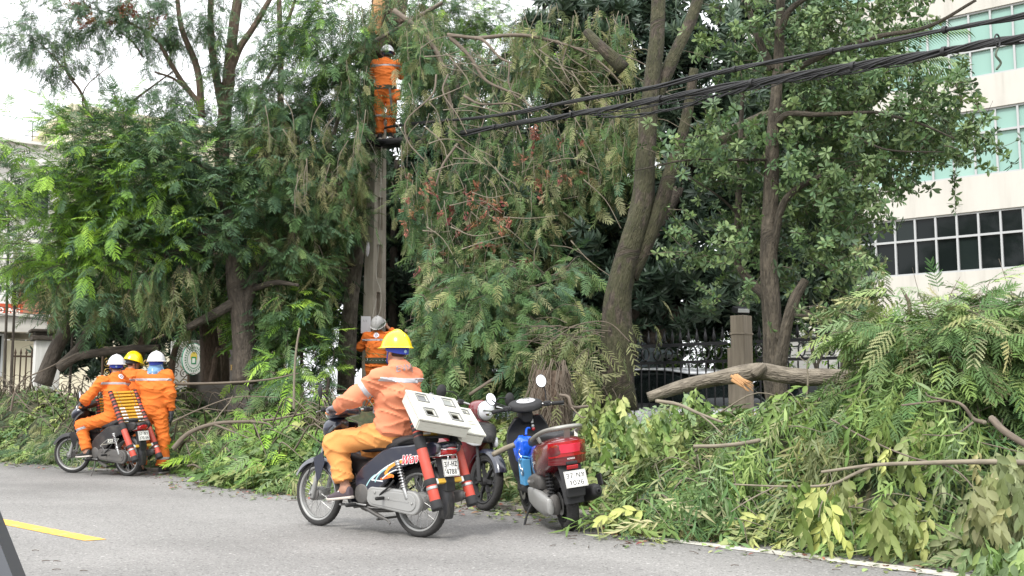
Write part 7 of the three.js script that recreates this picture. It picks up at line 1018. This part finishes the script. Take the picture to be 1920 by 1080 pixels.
// ---------------------------------------------------------------- people
const cloth = (a, r, g, b) => std(1, 1, 1, 0.88, { map: tex(256, (u, v) => { const k = 0.84 + 0.32 * fbm2(u, v, 5, 4, a), s = 0.96 + 0.08 * tile2(u * 120, v * 120, 120, a + 4); return [r * k * s, g * k * s, b * k * s]; }, true) });
M.orange = cloth(211, 0.67, 0.155, 0.02);
M.orangeFaded = cloth(213, 0.66, 0.23, 0.12);
M.trouserFaded = cloth(215, 0.66, 0.28, 0.08);
M.orangeDull = cloth(217, 0.66, 0.16, 0.025);
M.skin = std(0.36, 0.19, 0.125, 0.6); M.hair = std(0.012, 0.011, 0.01, 0.6);
M.reflective = std(0.42, 0.42, 0.44, 0.45); M.reflectiveDull = std(0.36, 0.34, 0.35, 0.55);
M.helmetWhite = phy(0.74, 0.73, 0.75, 0.32, { clearcoat: 0.5, clearcoatRoughness: 0.15 }); M.helmetGrey = phy(0.5, 0.49, 0.48, 0.4, { clearcoat: 0.4 }); M.helmetYellow = phy(0.8, 0.6, 0.004, 0.3, { clearcoat: 0.5, clearcoatRoughness: 0.15 });
M.strap = std(0.02, 0.045, 0.36, 0.6); M.strapGrey = std(0.3, 0.31, 0.34, 0.8); M.glove = std(0.2, 0.2, 0.22, 0.95); M.gloveDark = std(0.05, 0.05, 0.055, 0.95); M.sole = std(0.5, 0.45, 0.4, 0.8); M.shoeGrey = std(0.085, 0.065, 0.075, 0.9); M.shoeBlack = std(0.02, 0.02, 0.02, 0.7); M.beltLeather = std(0.035, 0.045, 0.022, 0.7);
const cone = (a, b, ra, rb, o = {}) => { const d = b.clone().sub(a); return { ax: a.x, ay: a.y, az: a.z, dx: d.x, dy: d.y, dz: d.z, l2: d.lengthSq(), l: d.length(), ra, rb, w: o.w, f: o.f, flat: o.flat }; };
function coneDist(c, x, y, z) {
  let px = x - c.ax, py = y - c.ay, pz = z - c.az; const h = (px * c.dx + py * c.dy + pz * c.dz) / c.l2;
  if (c.w) { const q = px * c.w.x + py * c.w.y + pz * c.w.z, k = q * (1 - 1 / c.f); px -= c.w.x * k; py -= c.w.y * k; pz -= c.w.z * k; }
  const t = h < 0 ? 0 : h > 1 ? 1 : h, ex = px - c.dx * t, ey = py - c.dy * t, ez = pz - c.dz * t; let d = Math.sqrt(ex * ex + ey * ey + ez * ez) - (c.ra + (c.rb - c.ra) * t);
  if (c.flat) { if (c.flat & 2) d = Math.max(d, (h - 1) * c.l); if (c.flat & 1) d = Math.max(d, -h * c.l); } return d;
}
const smin = (a, b, k) => { const h = Math.max(k - Math.abs(a - b), 0) / k; return Math.min(a, b) - h * h * k * 0.25; };
const field = (list, k, extra) => (x, y, z) => { let d = 1e3; for (const c of list) d = smin(d, coneDist(c, x, y, z), k); return extra ? extra(d, x, y, z) : d; };
function bounds(list, pad = 0.05) { const lo = V(1e3, 1e3, 1e3), hi = V(-1e3, -1e3, -1e3); for (const c of list) for (const t of [0, 1]) { const r = Math.max(c.ra, c.rb) * (c.f ?? 1) + pad, p = V(c.ax + c.dx * t, c.ay + c.dy * t, c.az + c.dz * t); lo.min(p.clone().addScalar(-r)); hi.max(p.clone().addScalar(r)); } return [lo, hi]; }
const along = (a, b, t) => a.clone().lerp(b, t), off = (p, x, y, z) => p.clone().add(V(x, y, z));
function person(label, pos, turn, J, o) {
  const Pn = thing('person', label, 'person', pos, turn), { pelvis, chest, neck, head } = J, lat = J.lat ?? V(0, 0, 1), up = chest.clone().sub(pelvis).normalize(), B = o.build ?? 1, seed = o.seed ?? 0;
  const sides = [J.L, J.R];
  // ---- the body: one continuous figure, mostly under the clothes
  const body = [cone(pelvis, chest, 0.1 * B, 0.11 * B, { w: lat, f: 1.3 }), cone(chest, neck, 0.11 * B, 0.055, { w: lat, f: 1.4 }), cone(off(neck, 0, -0.03, 0), along(neck, head, 0.75), 0.056, 0.052)];
  for (const s of sides) body.push(cone(s.sh, s.el, 0.048, 0.04), cone(s.el, s.wr, 0.04, 0.027), cone(s.hip, s.kn, 0.078, 0.055), cone(s.kn, s.an, 0.055, 0.036), cone(s.an, along(s.an, s.toe, 0.6), 0.036, 0.03), cone(along(chest, neck, 0.6), s.sh, 0.06, 0.05));
  const parts = [nets(field(body, 0.05), ...bounds(body), 0.016)];
  // head with brow, nose, mouth, chin and ears, in its own axes: fx right, fu up, ff forward
  const ff = J.face.clone().normalize(), fx = V(0, 0, 0).crossVectors(ff, J.headUp ?? V(0, 1, 0)).normalize(), fu = V(0, 0, 0).crossVectors(fx, ff), hm = new THREE.Matrix4().makeBasis(fx, fu, ff.clone().negate()).setPosition(head);
  const el = (x, y, z, cx, cy, cz, a, b, c) => { const p = Math.hypot((x - cx) / a, (y - cy) / b, (z - cz) / c); return (p - 1) * Math.min(a, b, c); };
  const face = (x, y, z) => {
    let d = smin(el(x, y, z, 0, 0.025, 0.005, 0.076, 0.095, 0.095), el(x, y, z, 0, -0.045, -0.035, 0.056, 0.07, 0.058), 0.04); d = smin(d, el(x, y, z, 0, -0.1, -0.068, 0.026, 0.022, 0.022), 0.03); d = smin(d, el(x, y, z, 0, -0.018, -0.098, 0.013, 0.026, 0.018), 0.018); d = smin(d, el(x, y, z, 0, 0.02, -0.083, 0.05, 0.01, 0.014), 0.02); d = smin(d, el(x, y, z, 0, -0.066, -0.086, 0.024, 0.007, 0.01), 0.012);
    for (const s of [-1, 1]) { d = Math.max(d, -el(x, y, z, s * 0.031, 0.004, -0.1, 0.016, 0.009, 0.014)); d = smin(d, el(x, y, z, s * 0.079, -0.012, 0.012, 0.012, 0.032, 0.019), 0.012); d = Math.max(d, -el(x, y, z, s * 0.09, -0.01, 0.008, 0.006, 0.018, 0.009)); } return d;
  };
  parts.push(nets(face, V(-0.11, -0.14, -0.14), V(0.11, 0.14, 0.12), 0.0065).applyMatrix4(hm));
  const hands = { bare: [], glove: [] };
  for (const s of sides) { const g = handShape(s); (s.glove ? hands.glove : parts).push(g); }
  const bm = part('body', parts, M.skin, Pn);
  if (hands.glove.length) for (const g of hands.glove) part('glove', g, o.glove ?? M.glove, Pn);
  for (const s of [-1, 1]) part('eye', ball(0.011, s * 0.031, 0.004, -0.083, 1, 0.8, 0.8, 8).applyMatrix4(hm), M.hair, bm);
  part('hair', nets((x, y, z) => Math.max(el(x, y, z, 0, 0.025, 0.008, 0.081, 0.099, 0.1), -y - 0.055 + (z < 0 ? -z * 0.9 : 0), z - 0.2, -0.06 - z + Math.max(0, 0.06 - y) * 0.6), V(-0.11, -0.1, -0.12), V(0.11, 0.14, 0.13), 0.009).applyMatrix4(hm), M.hair, bm);
  // ---- clothes
  const wr = (amp, sx, sy) => (d, x, y, z) => { if (d > 0.06 || d < -0.06) return d; const a = 0.6 * n3(x * sx + seed, y * sy, z * sx), b = n3(x * 27 + 5, y * 21 + seed, z * 27), k = 1 - 2 * Math.abs(n3(x * 5 + y * 8 + seed, y * 9 - x * 5, z * 5 + y * 3)), e = 1 - 2 * Math.abs(n3(x * 4 - y * 9 + 3 * seed, y * 11 + z * 5, z * 4 + x * 3)), c = Math.max(k, 0), f = Math.max(e, 0); return d + amp * (0.5 * a + 0.06 * b - 0.8 * c * c * c * c - 0.75 * f * f * f * f); };
  const hem = o.hem ?? -0.05, jl = [cone(off(pelvis, up.x * -0.02, up.y * -0.02, up.z * -0.02), chest, 0.142 * B, 0.138 * B, { w: lat, f: 1.3 }), cone(chest, along(chest, neck, 0.86), 0.138 * B, 0.085, { w: lat, f: 1.42 }), cone(along(chest, neck, 0.9), along(neck, head, 0.3), 0.074, 0.068, { flat: 2 })];
  for (const s of sides) jl.push(cone(along(chest, neck, 0.62), s.sh, 0.078, 0.072), cone(s.sh, s.el, 0.073 * B, 0.06 * B), cone(s.el, along(s.el, s.wr, s.cuff ?? 0.96), 0.06 * B, 0.049 * B, { flat: 2 }));
  const hp = pelvis.clone().addScaledVector(up, hem), wrinkle = wr(o.fold ?? 0.018, 7, 13);
  const jacket = field(jl, 0.045, (d, x, y, z) => { const h = (x - hp.x) * up.x + (y - hp.y) * up.y + (z - hp.z) * up.z; let q = wrinkle(d, x, y, z); if (h < 0.07 && d < 0.06) q += 0.012 * (1 - h / 0.07) + 0.0035 * Math.sin((x * 60 + z * 60) * 2.2); let far = true; for (const s of sides) { if ((x - s.el.x) ** 2 + (y - s.el.y) ** 2 + (z - s.el.z) ** 2 < 0.1) far = far && s.el.distanceTo(hp) < 0.12 ? true : far; } return h < 0 && coneDist(jl[0], x, y, z) < 0.05 ? Math.max(q, -h) : q; });
  const jb = bounds(jl), jm = part('jacket', nets(jacket, ...jb, 0.0115), o.jacket, Pn);
  const tl = [cone(off(pelvis, up.x * 0.06, up.y * 0.06, up.z * 0.06), off(pelvis, 0, -0.03, 0), 0.125 * B, 0.13 * B, { w: lat, f: 1.28 })];
  for (const s of sides) { const cf = along(s.kn, s.an, s.hemT ?? 0.93); tl.push(cone(off(s.hip, 0, 0.0, 0), s.kn, 0.105 * B, 0.08 * B), cone(s.kn, cf, 0.08 * B, o.cuffR ?? 0.075, { flat: 2 })); }
  const trousers = field(tl, 0.05, wr(o.fold2 ?? 0.016, 7, 9));
  const tm = part('trousers', nets(trousers, ...bounds(tl), 0.0115), o.trousers ?? o.jacket, Pn);
  // strips of reflective tape: the skin of the garment between two planes
  const tape = (f, c, n, w, reach, parent, mat) => { n = n.clone().normalize(); const g = (x, y, z) => { const h = (x - c.x) * n.x + (y - c.y) * n.y + (z - c.z) * n.z; return Math.max(f(x, y, z) - 0.0028, Math.abs(h) - w, (x - c.x) ** 2 + (y - c.y) ** 2 + (z - c.z) ** 2 - reach * reach); }; const r = Math.min(reach + 0.03, 0.36); return part('reflective_strip', nets(g, off(c, -r, -r, -r), off(c, r, r, r), 0.0075), mat ?? M.reflective, parent); };
  const tj = o.tape ?? {};
  if (tj.back !== false) tape(jacket, along(chest, neck, tj.backAt ?? 0.42), up, 0.02, 0.27, jm, tj.mat);
  for (const s of sides) { if (tj.arm !== false) tape(jacket, along(s.sh, s.el, 0.55), s.el.clone().sub(s.sh), 0.022, 0.1, jm, tj.mat); if (tj.leg !== undefined) tape(trousers, along(s.kn, s.an, tj.leg), s.an.clone().sub(s.kn), 0.02, 0.13, tm, tj.mat); }
  part('collar', tube([...Array(15).keys()].map((i) => { const a = -PI * 0.86 + i / 14 * 2 * PI * 0.86, c = along(neck, head, 0.2); return c.clone().addScaledVector(fx, Math.sin(a) * 0.071).addScaledVector(ff, -Math.cos(a) * 0.066 - 0.004).add(V(0, -0.01 * (1 - Math.cos(a)), 0)); }), 0.015, 7), o.jacket, jm);
  // ---- helmet
  if (o.helmet) {
    const hg = group('helmet', Pn); hg.applyMatrix4(hm.clone().multiply(new THREE.Matrix4().makeRotationX(o.helmetTilt ?? 0.05)));
    const R0 = 0.122, dome = new THREE.SphereGeometry(R0, 36, 18, 0, 2 * PI, 0, PI * 0.5); const dp = dome.attributes.position; for (let i = 0; i < dp.count; i++) { const x = dp.getX(i), y = dp.getY(i), z = dp.getZ(i), flare = 1 + 0.05 * Math.pow(1 - y / R0, 4); dp.setXYZ(i, x * 0.97 * flare, y * 1.16 + (Math.abs(x) < 0.02 ? 0.005 * Math.cos(x / 0.02 * PI / 2) : 0) * (y > 0.02 ? 1 : 0), z * 1.14 * flare); } dome.computeVertexNormals(); dome.translate(0, 0.035, 0.0);
    part('shell', dome, o.helmet, hg);
    part('brim', sheet((s, t) => { const a = s * 2 * PI, pk = Math.max(0, -Math.cos(a)), e = 0.017 + 0.034 * Math.pow(pk, 2.5), k = 1.045; return V(Math.sin(a) * (R0 * 0.97 * k + t * e * 0.8), 0.035 - 0.012 * t - 0.004 * pk * t, Math.cos(a) * (R0 * 1.14 * k + t * e)); }, 48, 3, 0.004), o.helmet, hg);
    part('ridge', tube([...Array(11).keys()].map((i) => { const a = lerp(-1.05, 1.05, i / 10); return V(0, 0.037 + Math.cos(a) * R0 * 1.165, Math.sin(a) * R0 * 1.14); }), 0.008, 6), o.helmet, hg);
    const band = part('headband', sheet((s, t) => { const a = lerp(-0.95, 0.95, s) * PI * 0.62; return V(Math.sin(a) * 0.094, 0.03 - 0.062 * t * (0.5 + 0.5 * Math.cos(a * 0.9)), Math.cos(a) * 0.113 + 0.002); }, 26, 4, 0.005), o.band ?? M.strap, hg);
    if (o.knob !== false) part('adjuster', lathe([[0.001, 0.008], [0.014, 0.008], [0.016, 0], [0.001, 0]], V(0, -0.008, 0.116), V(0, -0.008, 1), 6), std(0.3, 0.45, 0.62, 0.5), band);
    for (const s of [-1, 1]) part('chin_strap', bar([V(s * 0.09, 0.03, 0.01), V(s * 0.087, -0.04, -0.01), V(s * 0.06, -0.1, -0.045), V(0, -0.125, -0.07)], 0.005, 5), o.band ?? M.strap, hg);
  }
  // ---- shoes
  for (const s of sides) {
    const d = s.toe.clone().sub(s.an).setY(0); const l = d.length(); d.normalize(); const q = V(0, 0, 0).crossVectors(d, V(0, 1, 0)), tilt = Math.atan2(s.toe.y - (s.an.y - 0.075), l), m = new THREE.Matrix4().makeBasis(d.clone().multiplyScalar(Math.cos(tilt)).add(V(0, Math.sin(tilt), 0)), V(0, 1, 0).multiplyScalar(Math.cos(tilt)).addScaledVector(d, -Math.sin(tilt)), q).setPosition(off(s.an, 0, -0.075, 0));
    const up_ = hull([[-0.065, 0.045, 0.026, 0.035, 2.4], [-0.05, 0.052, 0.035, 0.048, 2.4], [0, 0.055, 0.039, 0.052, 2.3], [0.05, 0.043, 0.041, 0.038, 2.4], [0.11, 0.033, 0.045, 0.028, 2.4], [0.16, 0.027, 0.04, 0.021, 2.4], [0.19, 0.022, 0.022, 0.012, 2.2]], 18, 4).applyMatrix4(m);
    const sh = part('shoe', up_, o.shoe ?? M.shoeBlack, Pn); const sl = hull([[-0.072, 0.007, 0.024, 0.013, 3.5], [-0.04, 0.007, 0.037, 0.013, 3.5], [0.05, 0.007, 0.041, 0.013, 3.5], [0.12, 0.007, 0.048, 0.013, 3.5], [0.18, 0.01, 0.04, 0.011, 3], [0.2, 0.014, 0.02, 0.007, 3]], 16, 4).applyMatrix4(m); part('sole', sl, o.sole ?? M.sole, sh);
    if (o.laces) part('laces', [...[0, 1, 2, 3].map((i) => bar([V(0.03 + i * 0.022, 0.074 - i * 0.007, -0.022), V(0.04 + i * 0.022, 0.084 - i * 0.009, 0), V(0.03 + i * 0.022, 0.074 - i * 0.007, 0.022)], 0.0035, 5).applyMatrix4(m)), bar([V(0.05, 0.062, -0.038), V(0.03, 0.08, -0.01), V(0.08, 0.06, 0.03)], 0.005, 5).applyMatrix4(m)], std(0.8, 0.8, 0.8, 0.8), sh);
    if (o.sock) part('sock', tube([along(s.an, s.kn, -0.05), along(s.an, s.kn, 0.26)], [0.043, 0.047], 12), o.sock, Pn);
  }
  Pn.userData.parts = undefined; delete Pn.userData.parts; Pn.frame_ = { hm, fx, fu, ff, jacket, jm, tm, up }; return Pn;
}
// a hand: palm, four fingers of different lengths, thumb; grip closes the fingers round a bar
function handShape(s) {
  const d = s.hd ?? s.wr.clone().sub(s.el).normalize(), n = (s.hn ?? V(0, -1, 0)).clone().addScaledVector(d, -(s.hn ?? V(0, -1, 0)).dot(d)).normalize(), q = V(0, 0, 0).crossVectors(d, n).multiplyScalar(s.thumb ?? 1), at = (a, b, c) => s.wr.clone().addScaledVector(d, a).addScaledVector(q, b).addScaledVector(n, c), k = s.glove ? 1.16 : 1, c = s.grip ?? 0.35, L = [];
  L.push(cone(at(-0.02, 0, 0), at(0.02, 0, 0), 0.027 * k, 0.028 * k, { w: q, f: 1.15 }), cone(at(0.015, 0, 0), at(0.075, 0, 0), 0.019 * k, 0.018 * k, { w: q, f: 2.1 }));
  [[0.03, 0.074], [0.01, 0.082], [-0.0105, 0.077], [-0.03, 0.06]].forEach(([b, len], i) => { let p = at(0.083 - Math.abs(i - 1.2) * 0.004, b * k, 0), a = c * 0.35; const seg = [0.46, 0.3, 0.24]; seg.forEach((f, j) => { const v = d.clone().multiplyScalar(Math.cos(a)).addScaledVector(n, Math.sin(a)), e = p.clone().addScaledVector(v, len * f); L.push(cone(p, e, (0.0098 - j * 0.0008) * k, (0.0092 - j * 0.0009) * k)); p = e; a += c * 1.05; }); });
  const t0 = at(0.02, 0.026 * k, 0.004), t1 = at(0.05, 0.048 * k, 0.014 + 0.01 * c), t2 = at(0.08 - 0.015 * c, 0.046 * k - 0.02 * c, 0.022 + 0.022 * c); L.push(cone(t0, t1, 0.0135 * k, 0.0115 * k), cone(t1, t2, 0.0115 * k, 0.0085 * k));
  return nets(field(L, 0.008), ...bounds(L, 0.012), 0.0048);
}
function onBack(Pn, w, h, pos, nor, draw, parent, pw = 256) {     // print that follows the cloth
  const f = Pn.frame_.jacket, x = V(0, 0, 0).crossVectors(V(0, 1, 0), nor).normalize(), y = V(0, 0, 0).crossVectors(nor, x).normalize();
  const g = new THREE.PlaneGeometry(w, h, 16, 10), p = g.attributes.position;
  for (let i = 0; i < p.count; i++) { const q = pos.clone().addScaledVector(x, p.getX(i)).addScaledVector(y, p.getY(i)).addScaledVector(nor, 0.25); let t = 0; for (let k = 0; k < 40; k++) { const e = f(q.x, q.y, q.z); if (e < 0.0015) break; q.addScaledVector(nor, -Math.max(e * 0.7, 0.001)); } q.addScaledVector(nor, 0.004); p.setXYZ(i, q.x, q.y, q.z); }
  g.computeVertexNormals(); return part('print', g, new THREE.MeshStandardMaterial({ roughness: 0.7, transparent: true, map: canvasTex(pw, Math.round(pw * h / w), (c, W, H) => { c.clearRect(0, 0, W, H); draw(c, W, H); }) }), Pn.frame_.jm);
}
const starLogo = (c, W, H) => { c.fillStyle = '#e8e6ea'; c.beginPath(); c.arc(W / 2, H / 2, W * 0.48, 0, 7); c.fill(); c.translate(W / 2, H / 2); c.fillStyle = '#23246b'; for (let i = 0; i < 4; i++) { c.rotate(PI / 2); c.beginPath(); c.moveTo(0, -W * 0.42); c.lineTo(W * 0.09, -W * 0.09); c.lineTo(-W * 0.09, -W * 0.09); c.fill(); } c.rotate(PI / 4); c.fillStyle = '#b03a3a'; for (let i = 0; i < 4; i++) { c.rotate(PI / 2); c.fillRect(-W * 0.03, -W * 0.3, W * 0.06, W * 0.12); } };
// rider in the foreground (bike axes: x forward, y up, z right)
{
  const side = (s) => ({ sh: V(-0.32, 1.3, s * 0.195), el: V(0.06, 1.12, s * 0.31), wr: V(0.13 + 0.0, 1.07, s * 0.31), hip: V(-0.27, 0.83, s * 0.09), kn: V(0.2, 0.74, s * 0.2), an: V(0.06, 0.36, s * 0.2), toe: V(0.24, 0.262, s * 0.22), cuff: 0.98, hemT: 0.82 });
  const L = side(-1), Rr = side(1); Object.assign(L, { el: V(-0.13, 1.13, -0.33), wr: V(0.07, 1.055, -0.31), hd: V(0.9, -0.15, 0.05), hn: V(0.2, -1, 0), glove: true, grip: 1.15, thumb: -1 }); Object.assign(Rr, { el: V(-0.09, 1.14, 0.35), wr: V(0.125, 1.05, 0.31), hd: V(0.9, -0.15, -0.05), hn: V(0.2, -1, 0), glove: true, grip: 1.15, thumb: 1 });
  const p = person('person in a faded orange uniform and yellow helmet riding the dark blue motorbike', bike1.position, heading(52.6), { pelvis: V(-0.3, 0.87, 0), chest: V(-0.345, 1.16, 0), neck: V(-0.345, 1.39, 0), head: V(-0.315, 1.53, 0), face: V(1, -0.03, 0.12), lat: V(0, 0, 1), L, R: Rr }, { jacket: M.orangeFaded, trousers: M.trouserFaded, helmet: M.helmetYellow, helmetTilt: 0.04, glove: M.glove, shoe: M.shoeGrey, laces: true, build: 1.07, cuffR: 0.082, seed: 3.3, tape: { backAt: 0.58 }, fold: 0.021, fold2: 0.02, hem: -0.09 });
  onBack(p, 0.3, 0.085, V(-0.36, 1.35, 0.0), V(-0.9, 0.44, 0).normalize(), (c, W, H) => { c.font = 'bold 66px sans-serif'; c.textAlign = 'center'; c.fillStyle = 'rgba(150,140,140,0.85)'; c.fillText('EVNN', W / 2, 62); }, null);
}
// rider on the left motorbike, looking ahead with one hand on the bar
{
  const side = (s) => ({ sh: V(-0.2, 1.36, s * 0.19), el: V(s < 0 ? -0.04 : 0.06, 1.1, s * 0.33), wr: V(s < 0 ? 0.06 : 0.24, 1.05, s < 0 ? -0.24 : 0.34), hip: V(-0.27, 0.82, s * 0.09), kn: V(0.2, 0.72, s * 0.2), an: V(0.04, 0.34, s * 0.21), toe: V(0.21, 0.25, s * 0.23), cuff: 0.97, hd: V(0.95, -0.1, 0), hn: V(0.2, -1, 0), glove: true, grip: 1.1, thumb: s });
  const p = person('person in a bright orange uniform and white helmet sitting on the left motorbike', bike2.position, heading(60), { pelvis: V(-0.3, 0.86, 0), chest: V(-0.28, 1.18, 0.01), neck: V(-0.25, 1.44, 0.02), head: V(-0.22, 1.585, 0.03), face: V(0.8, -0.05, 0.65), L: side(-1), R: side(1) }, { jacket: M.orange, helmet: M.helmetWhite, glove: M.gloveDark, shoe: M.shoeBlack, sock: std(0.45, 0.45, 0.45, 0.9), seed: 8.1, tape: { leg: 0.18, arm: false, mat: M.reflectiveDull, backAt: 0.55 }, hem: -0.06 });
  onBack(p, 0.085, 0.085, V(-0.25, 1.395, 0.02), V(-0.93, 0.36, 0).normalize(), starLogo, null);
}
const standing = (o = {}) => { const f = (s) => ({ sh: V(0, 1.4, s * 0.19), el: V(-0.02, 1.13, s * 0.245), wr: V(0.03, 0.88, s * 0.25), hip: V(0, 0.88, s * 0.095), kn: V(0.02, 0.48, s * (0.11 + (o.wide ?? 0))), an: V(-0.01, 0.095, s * (0.12 + (o.wide ?? 0.03))), toe: V(0.16, 0.02, s * 0.17), hd: V(0.1, -1, 0), hn: V(0, 0, -s), thumb: 1, grip: 0.4, glove: true, hemT: 0.9, cuff: 0.97 }); return { pelvis: V(-0.01, 0.93, 0), chest: V(-0.01, 1.22, 0), neck: V(0, 1.45, 0), head: V(0.025, 1.585, 0), face: V(1, -0.05, 0), L: f(-1), R: f(1) }; };
{
  const J = standing({ wide: 0.04 }); J.L.wr = V(0.2, 1.1, -0.16); J.L.el = V(0.05, 1.12, -0.26); J.L.hd = V(0.7, 0.2, 0.5); J.L.hn = V(0, -1, 0);
  const p = person('person in orange with a white helmet and blue neck cloth standing beside the left motorbike', G(284, 889.5), heading(-4), J, { jacket: M.orange, helmet: M.helmetWhite, glove: M.gloveDark, seed: 12.7, build: 1.02, knob: false, tape: { leg: 0.66, arm: false, mat: M.reflectiveDull, backAt: 0.55 }, hem: -0.04, cuffR: 0.085, sole: std(0.3, 0.28, 0.27, 0.8) });
  p.scale.setScalar(1.03); const cl = std(1, 1, 1, 0.9, { map: tex(256, (u, v) => { const k = tile2(u * 22, v * 22, 22, 251) > 0.8 ? 1 : 0; return k ? [0.55, 0.6, 0.68] : [0.17, 0.31, 0.52]; }, true) });
  const q = J.neck, sc_ = (x, y, z) => { let d = smin(Math.hypot((x - q.x) / 1, (y - q.y - 0.01) / 0.75, (z - q.z) / 1.1) * 0.9 - 0.093, Math.hypot(x - q.x - 0.02, (y - q.y - 0.1) / 1.2, z - q.z) - 0.09, 0.05); return d + 0.014 * n3(x * 16, y * 34, z * 16) + 0.006 * n3(x * 40, y * 60, z * 40); };
  part('neck_cloth', nets(sc_, off(q, -0.17, -0.14, -0.17), off(q, 0.17, 0.2, 0.17), 0.009), cl, p); part('mask', nets((x, y, z) => Math.hypot((x - 0.1) / 0.06, (y - 1.57) / 0.085, (z + 0.03) / 0.09) * 0.07 - 0.07 + 0.006 * n3(x * 40, y * 40, z * 40), V(0, 1.44, -0.16), V(0.2, 1.7, 0.1), 0.009), cl, p);
}
{
  const J = standing(); J.L.el = V(0.08, 1.12, -0.25); J.L.wr = V(0.28, 1.14, -0.16); J.R.el = V(0.1, 1.14, 0.24); J.R.wr = V(0.3, 1.16, 0.14); for (const s of [J.L, J.R]) { s.hd = V(1, 0.1, 0); s.hn = V(0, -1, 0); } J.face = V(0.9, -0.35, 0.1);
  const p = person('person in an orange uniform and yellow helmet standing behind the left motorbike', G(238, 884), heading(-38), J, { jacket: M.orange, helmet: M.helmetYellow, helmetTilt: 0.1, seed: 21.2, band: std(0.03, 0.03, 0.035, 0.7), tape: { arm: false, mat: M.reflectiveDull, backAt: 0.5 } }); p.scale.setScalar(1.04);
}
// lineman at the foot of the pole
{
  const J = standing(); Object.assign(J.L, { el: V(0.1, 1.22, -0.33), wr: V(0.3, 1.32, -0.16), hd: V(0.8, 0.3, 0.5), hn: V(0.3, 0, 1), cuff: 0.8 }); Object.assign(J.R, { el: V(0.17, 1.4, 0.3), wr: V(0.3, 1.6, 0.08), hd: V(0.7, 0.6, -0.2), hn: V(0.4, 0, -1), cuff: 0.6 }); Object.assign(J.L, { kn: V(0.14, 0.55, -0.14), an: V(0.12, 0.16, -0.15), toe: V(0.3, 0.09, -0.17) }); for (const s of [J.L, J.R]) s.glove = false;
  J.face = V(0.8, 0.6, 0); J.headUp = V(-0.5, 0.85, 0); J.head = V(0.0, 1.59, 0);
  const at = P(707, 735, 17.5), foot = EYE + (742 - 595) / F * 17.5 - 1.735; at.y = foot;
  const p = person('person in an orange uniform and grey helmet climbing the lower part of the concrete pole', at, heading(-6), J, { jacket: M.orange, helmet: M.helmetGrey, seed: 31, knob: false, band: M.strapGrey, tape: { arm: false, mat: M.reflectiveDull, backAt: 0.5 }, hem: -0.1 });
  onBack(p, 0.1, 0.1, V(-0.1, 1.41, 0), V(-0.9, 0.43, 0).normalize(), starLogo, null);
  const b = group('tool_belt', p); part('belt', sheet((s, t) => { const a = s * 2 * PI; return V(-0.01 + Math.cos(a) * 0.155, 0.93 + 0.1 * t, Math.sin(a) * 0.2); }, 36, 2, 0.012), M.beltLeather, b); part('ring', new THREE.TorusGeometry(0.035, 0.007, 8, 20).rotateY(0.6).translate(-0.11, 0.985, -0.16), M.steel, b); part('stud', [...Array(8).keys()].map((i) => ball(0.009, -0.01 + Math.cos(2.2 + i * 0.28) * 0.163, 0.98, Math.sin(2.2 + i * 0.28) * 0.208, 1, 1, 1, 6)), M.steel, b); b.position.y = 0.0;
  const st = thing('climbing_step', 'steel climbing step clamped to the concrete pole under the lower lineman', 'step', V(at.x, foot - 0.02, at.z)); part('rung', [rod(V(-0.25, 0, -0.2), V(0.28, 0, -0.2), 0.018), rod(V(-0.25, 0, -0.2), V(-0.12, 0, -0.6), 0.014), rod(V(0.28, 0, -0.2), V(0.16, 0, -0.6), 0.014)], M.steel, st);
}
// lineman at the top of the pole
{
  const J = standing(); Object.assign(J.L, { el: V(0.16, 1.2, -0.28), wr: V(0.3, 1.34, -0.1), hd: V(0.7, 0.5, 0.4), hn: V(0.2, 0, 1) }); Object.assign(J.R, { el: V(0.18, 1.24, 0.26), wr: V(0.33, 1.42, 0.1), hd: V(0.7, 0.5, -0.4), hn: V(0.2, 0, -1) }); J.L.an = V(0.0, 0.095, -0.1); J.R.an = V(0.06, 0.13, 0.1); J.R.toe = V(0.2, 0.05, 0.14); J.L.hip = V(0, 0.88, -0.1); J.head = V(0.03, 1.585, 0.02);
  const at = P(722, 264, 17.55), p = person('person in dull orange and a white helmet standing high up on the concrete pole', at, heading(2), J, { jacket: M.orangeDull, helmet: M.helmetWhite, seed: 41, glove: M.gloveDark, tape: { leg: 0.12, arm: false, mat: M.reflectiveDull, backAt: 0.55 }, band: std(0.02, 0.025, 0.16, 0.6), knob: false });
  const b = group('tool_belt', p); part('belt', sheet((s, t) => { const a = s * 2 * PI; return V(-0.01 + Math.cos(a) * 0.15, 0.9 + 0.07 * t, Math.sin(a) * 0.195); }, 32, 2, 0.01), M.beltLeather, b); part('pouch', rbox(0.09, 0.2, 0.12, 0.03, -0.06, 0.82, 0.22), M.orangeDull, b); part('tool_strap', boxAB(V(-0.15, 0.92, 0.08), V(-0.13, 0.5, 0.13), 0.04, 0.012, V(1, 0, 0)), std(0.12, 0.1, 0.09, 0.8), b);
}
scene.updateMatrixWorld(true);
renderer.render(scene, camera);
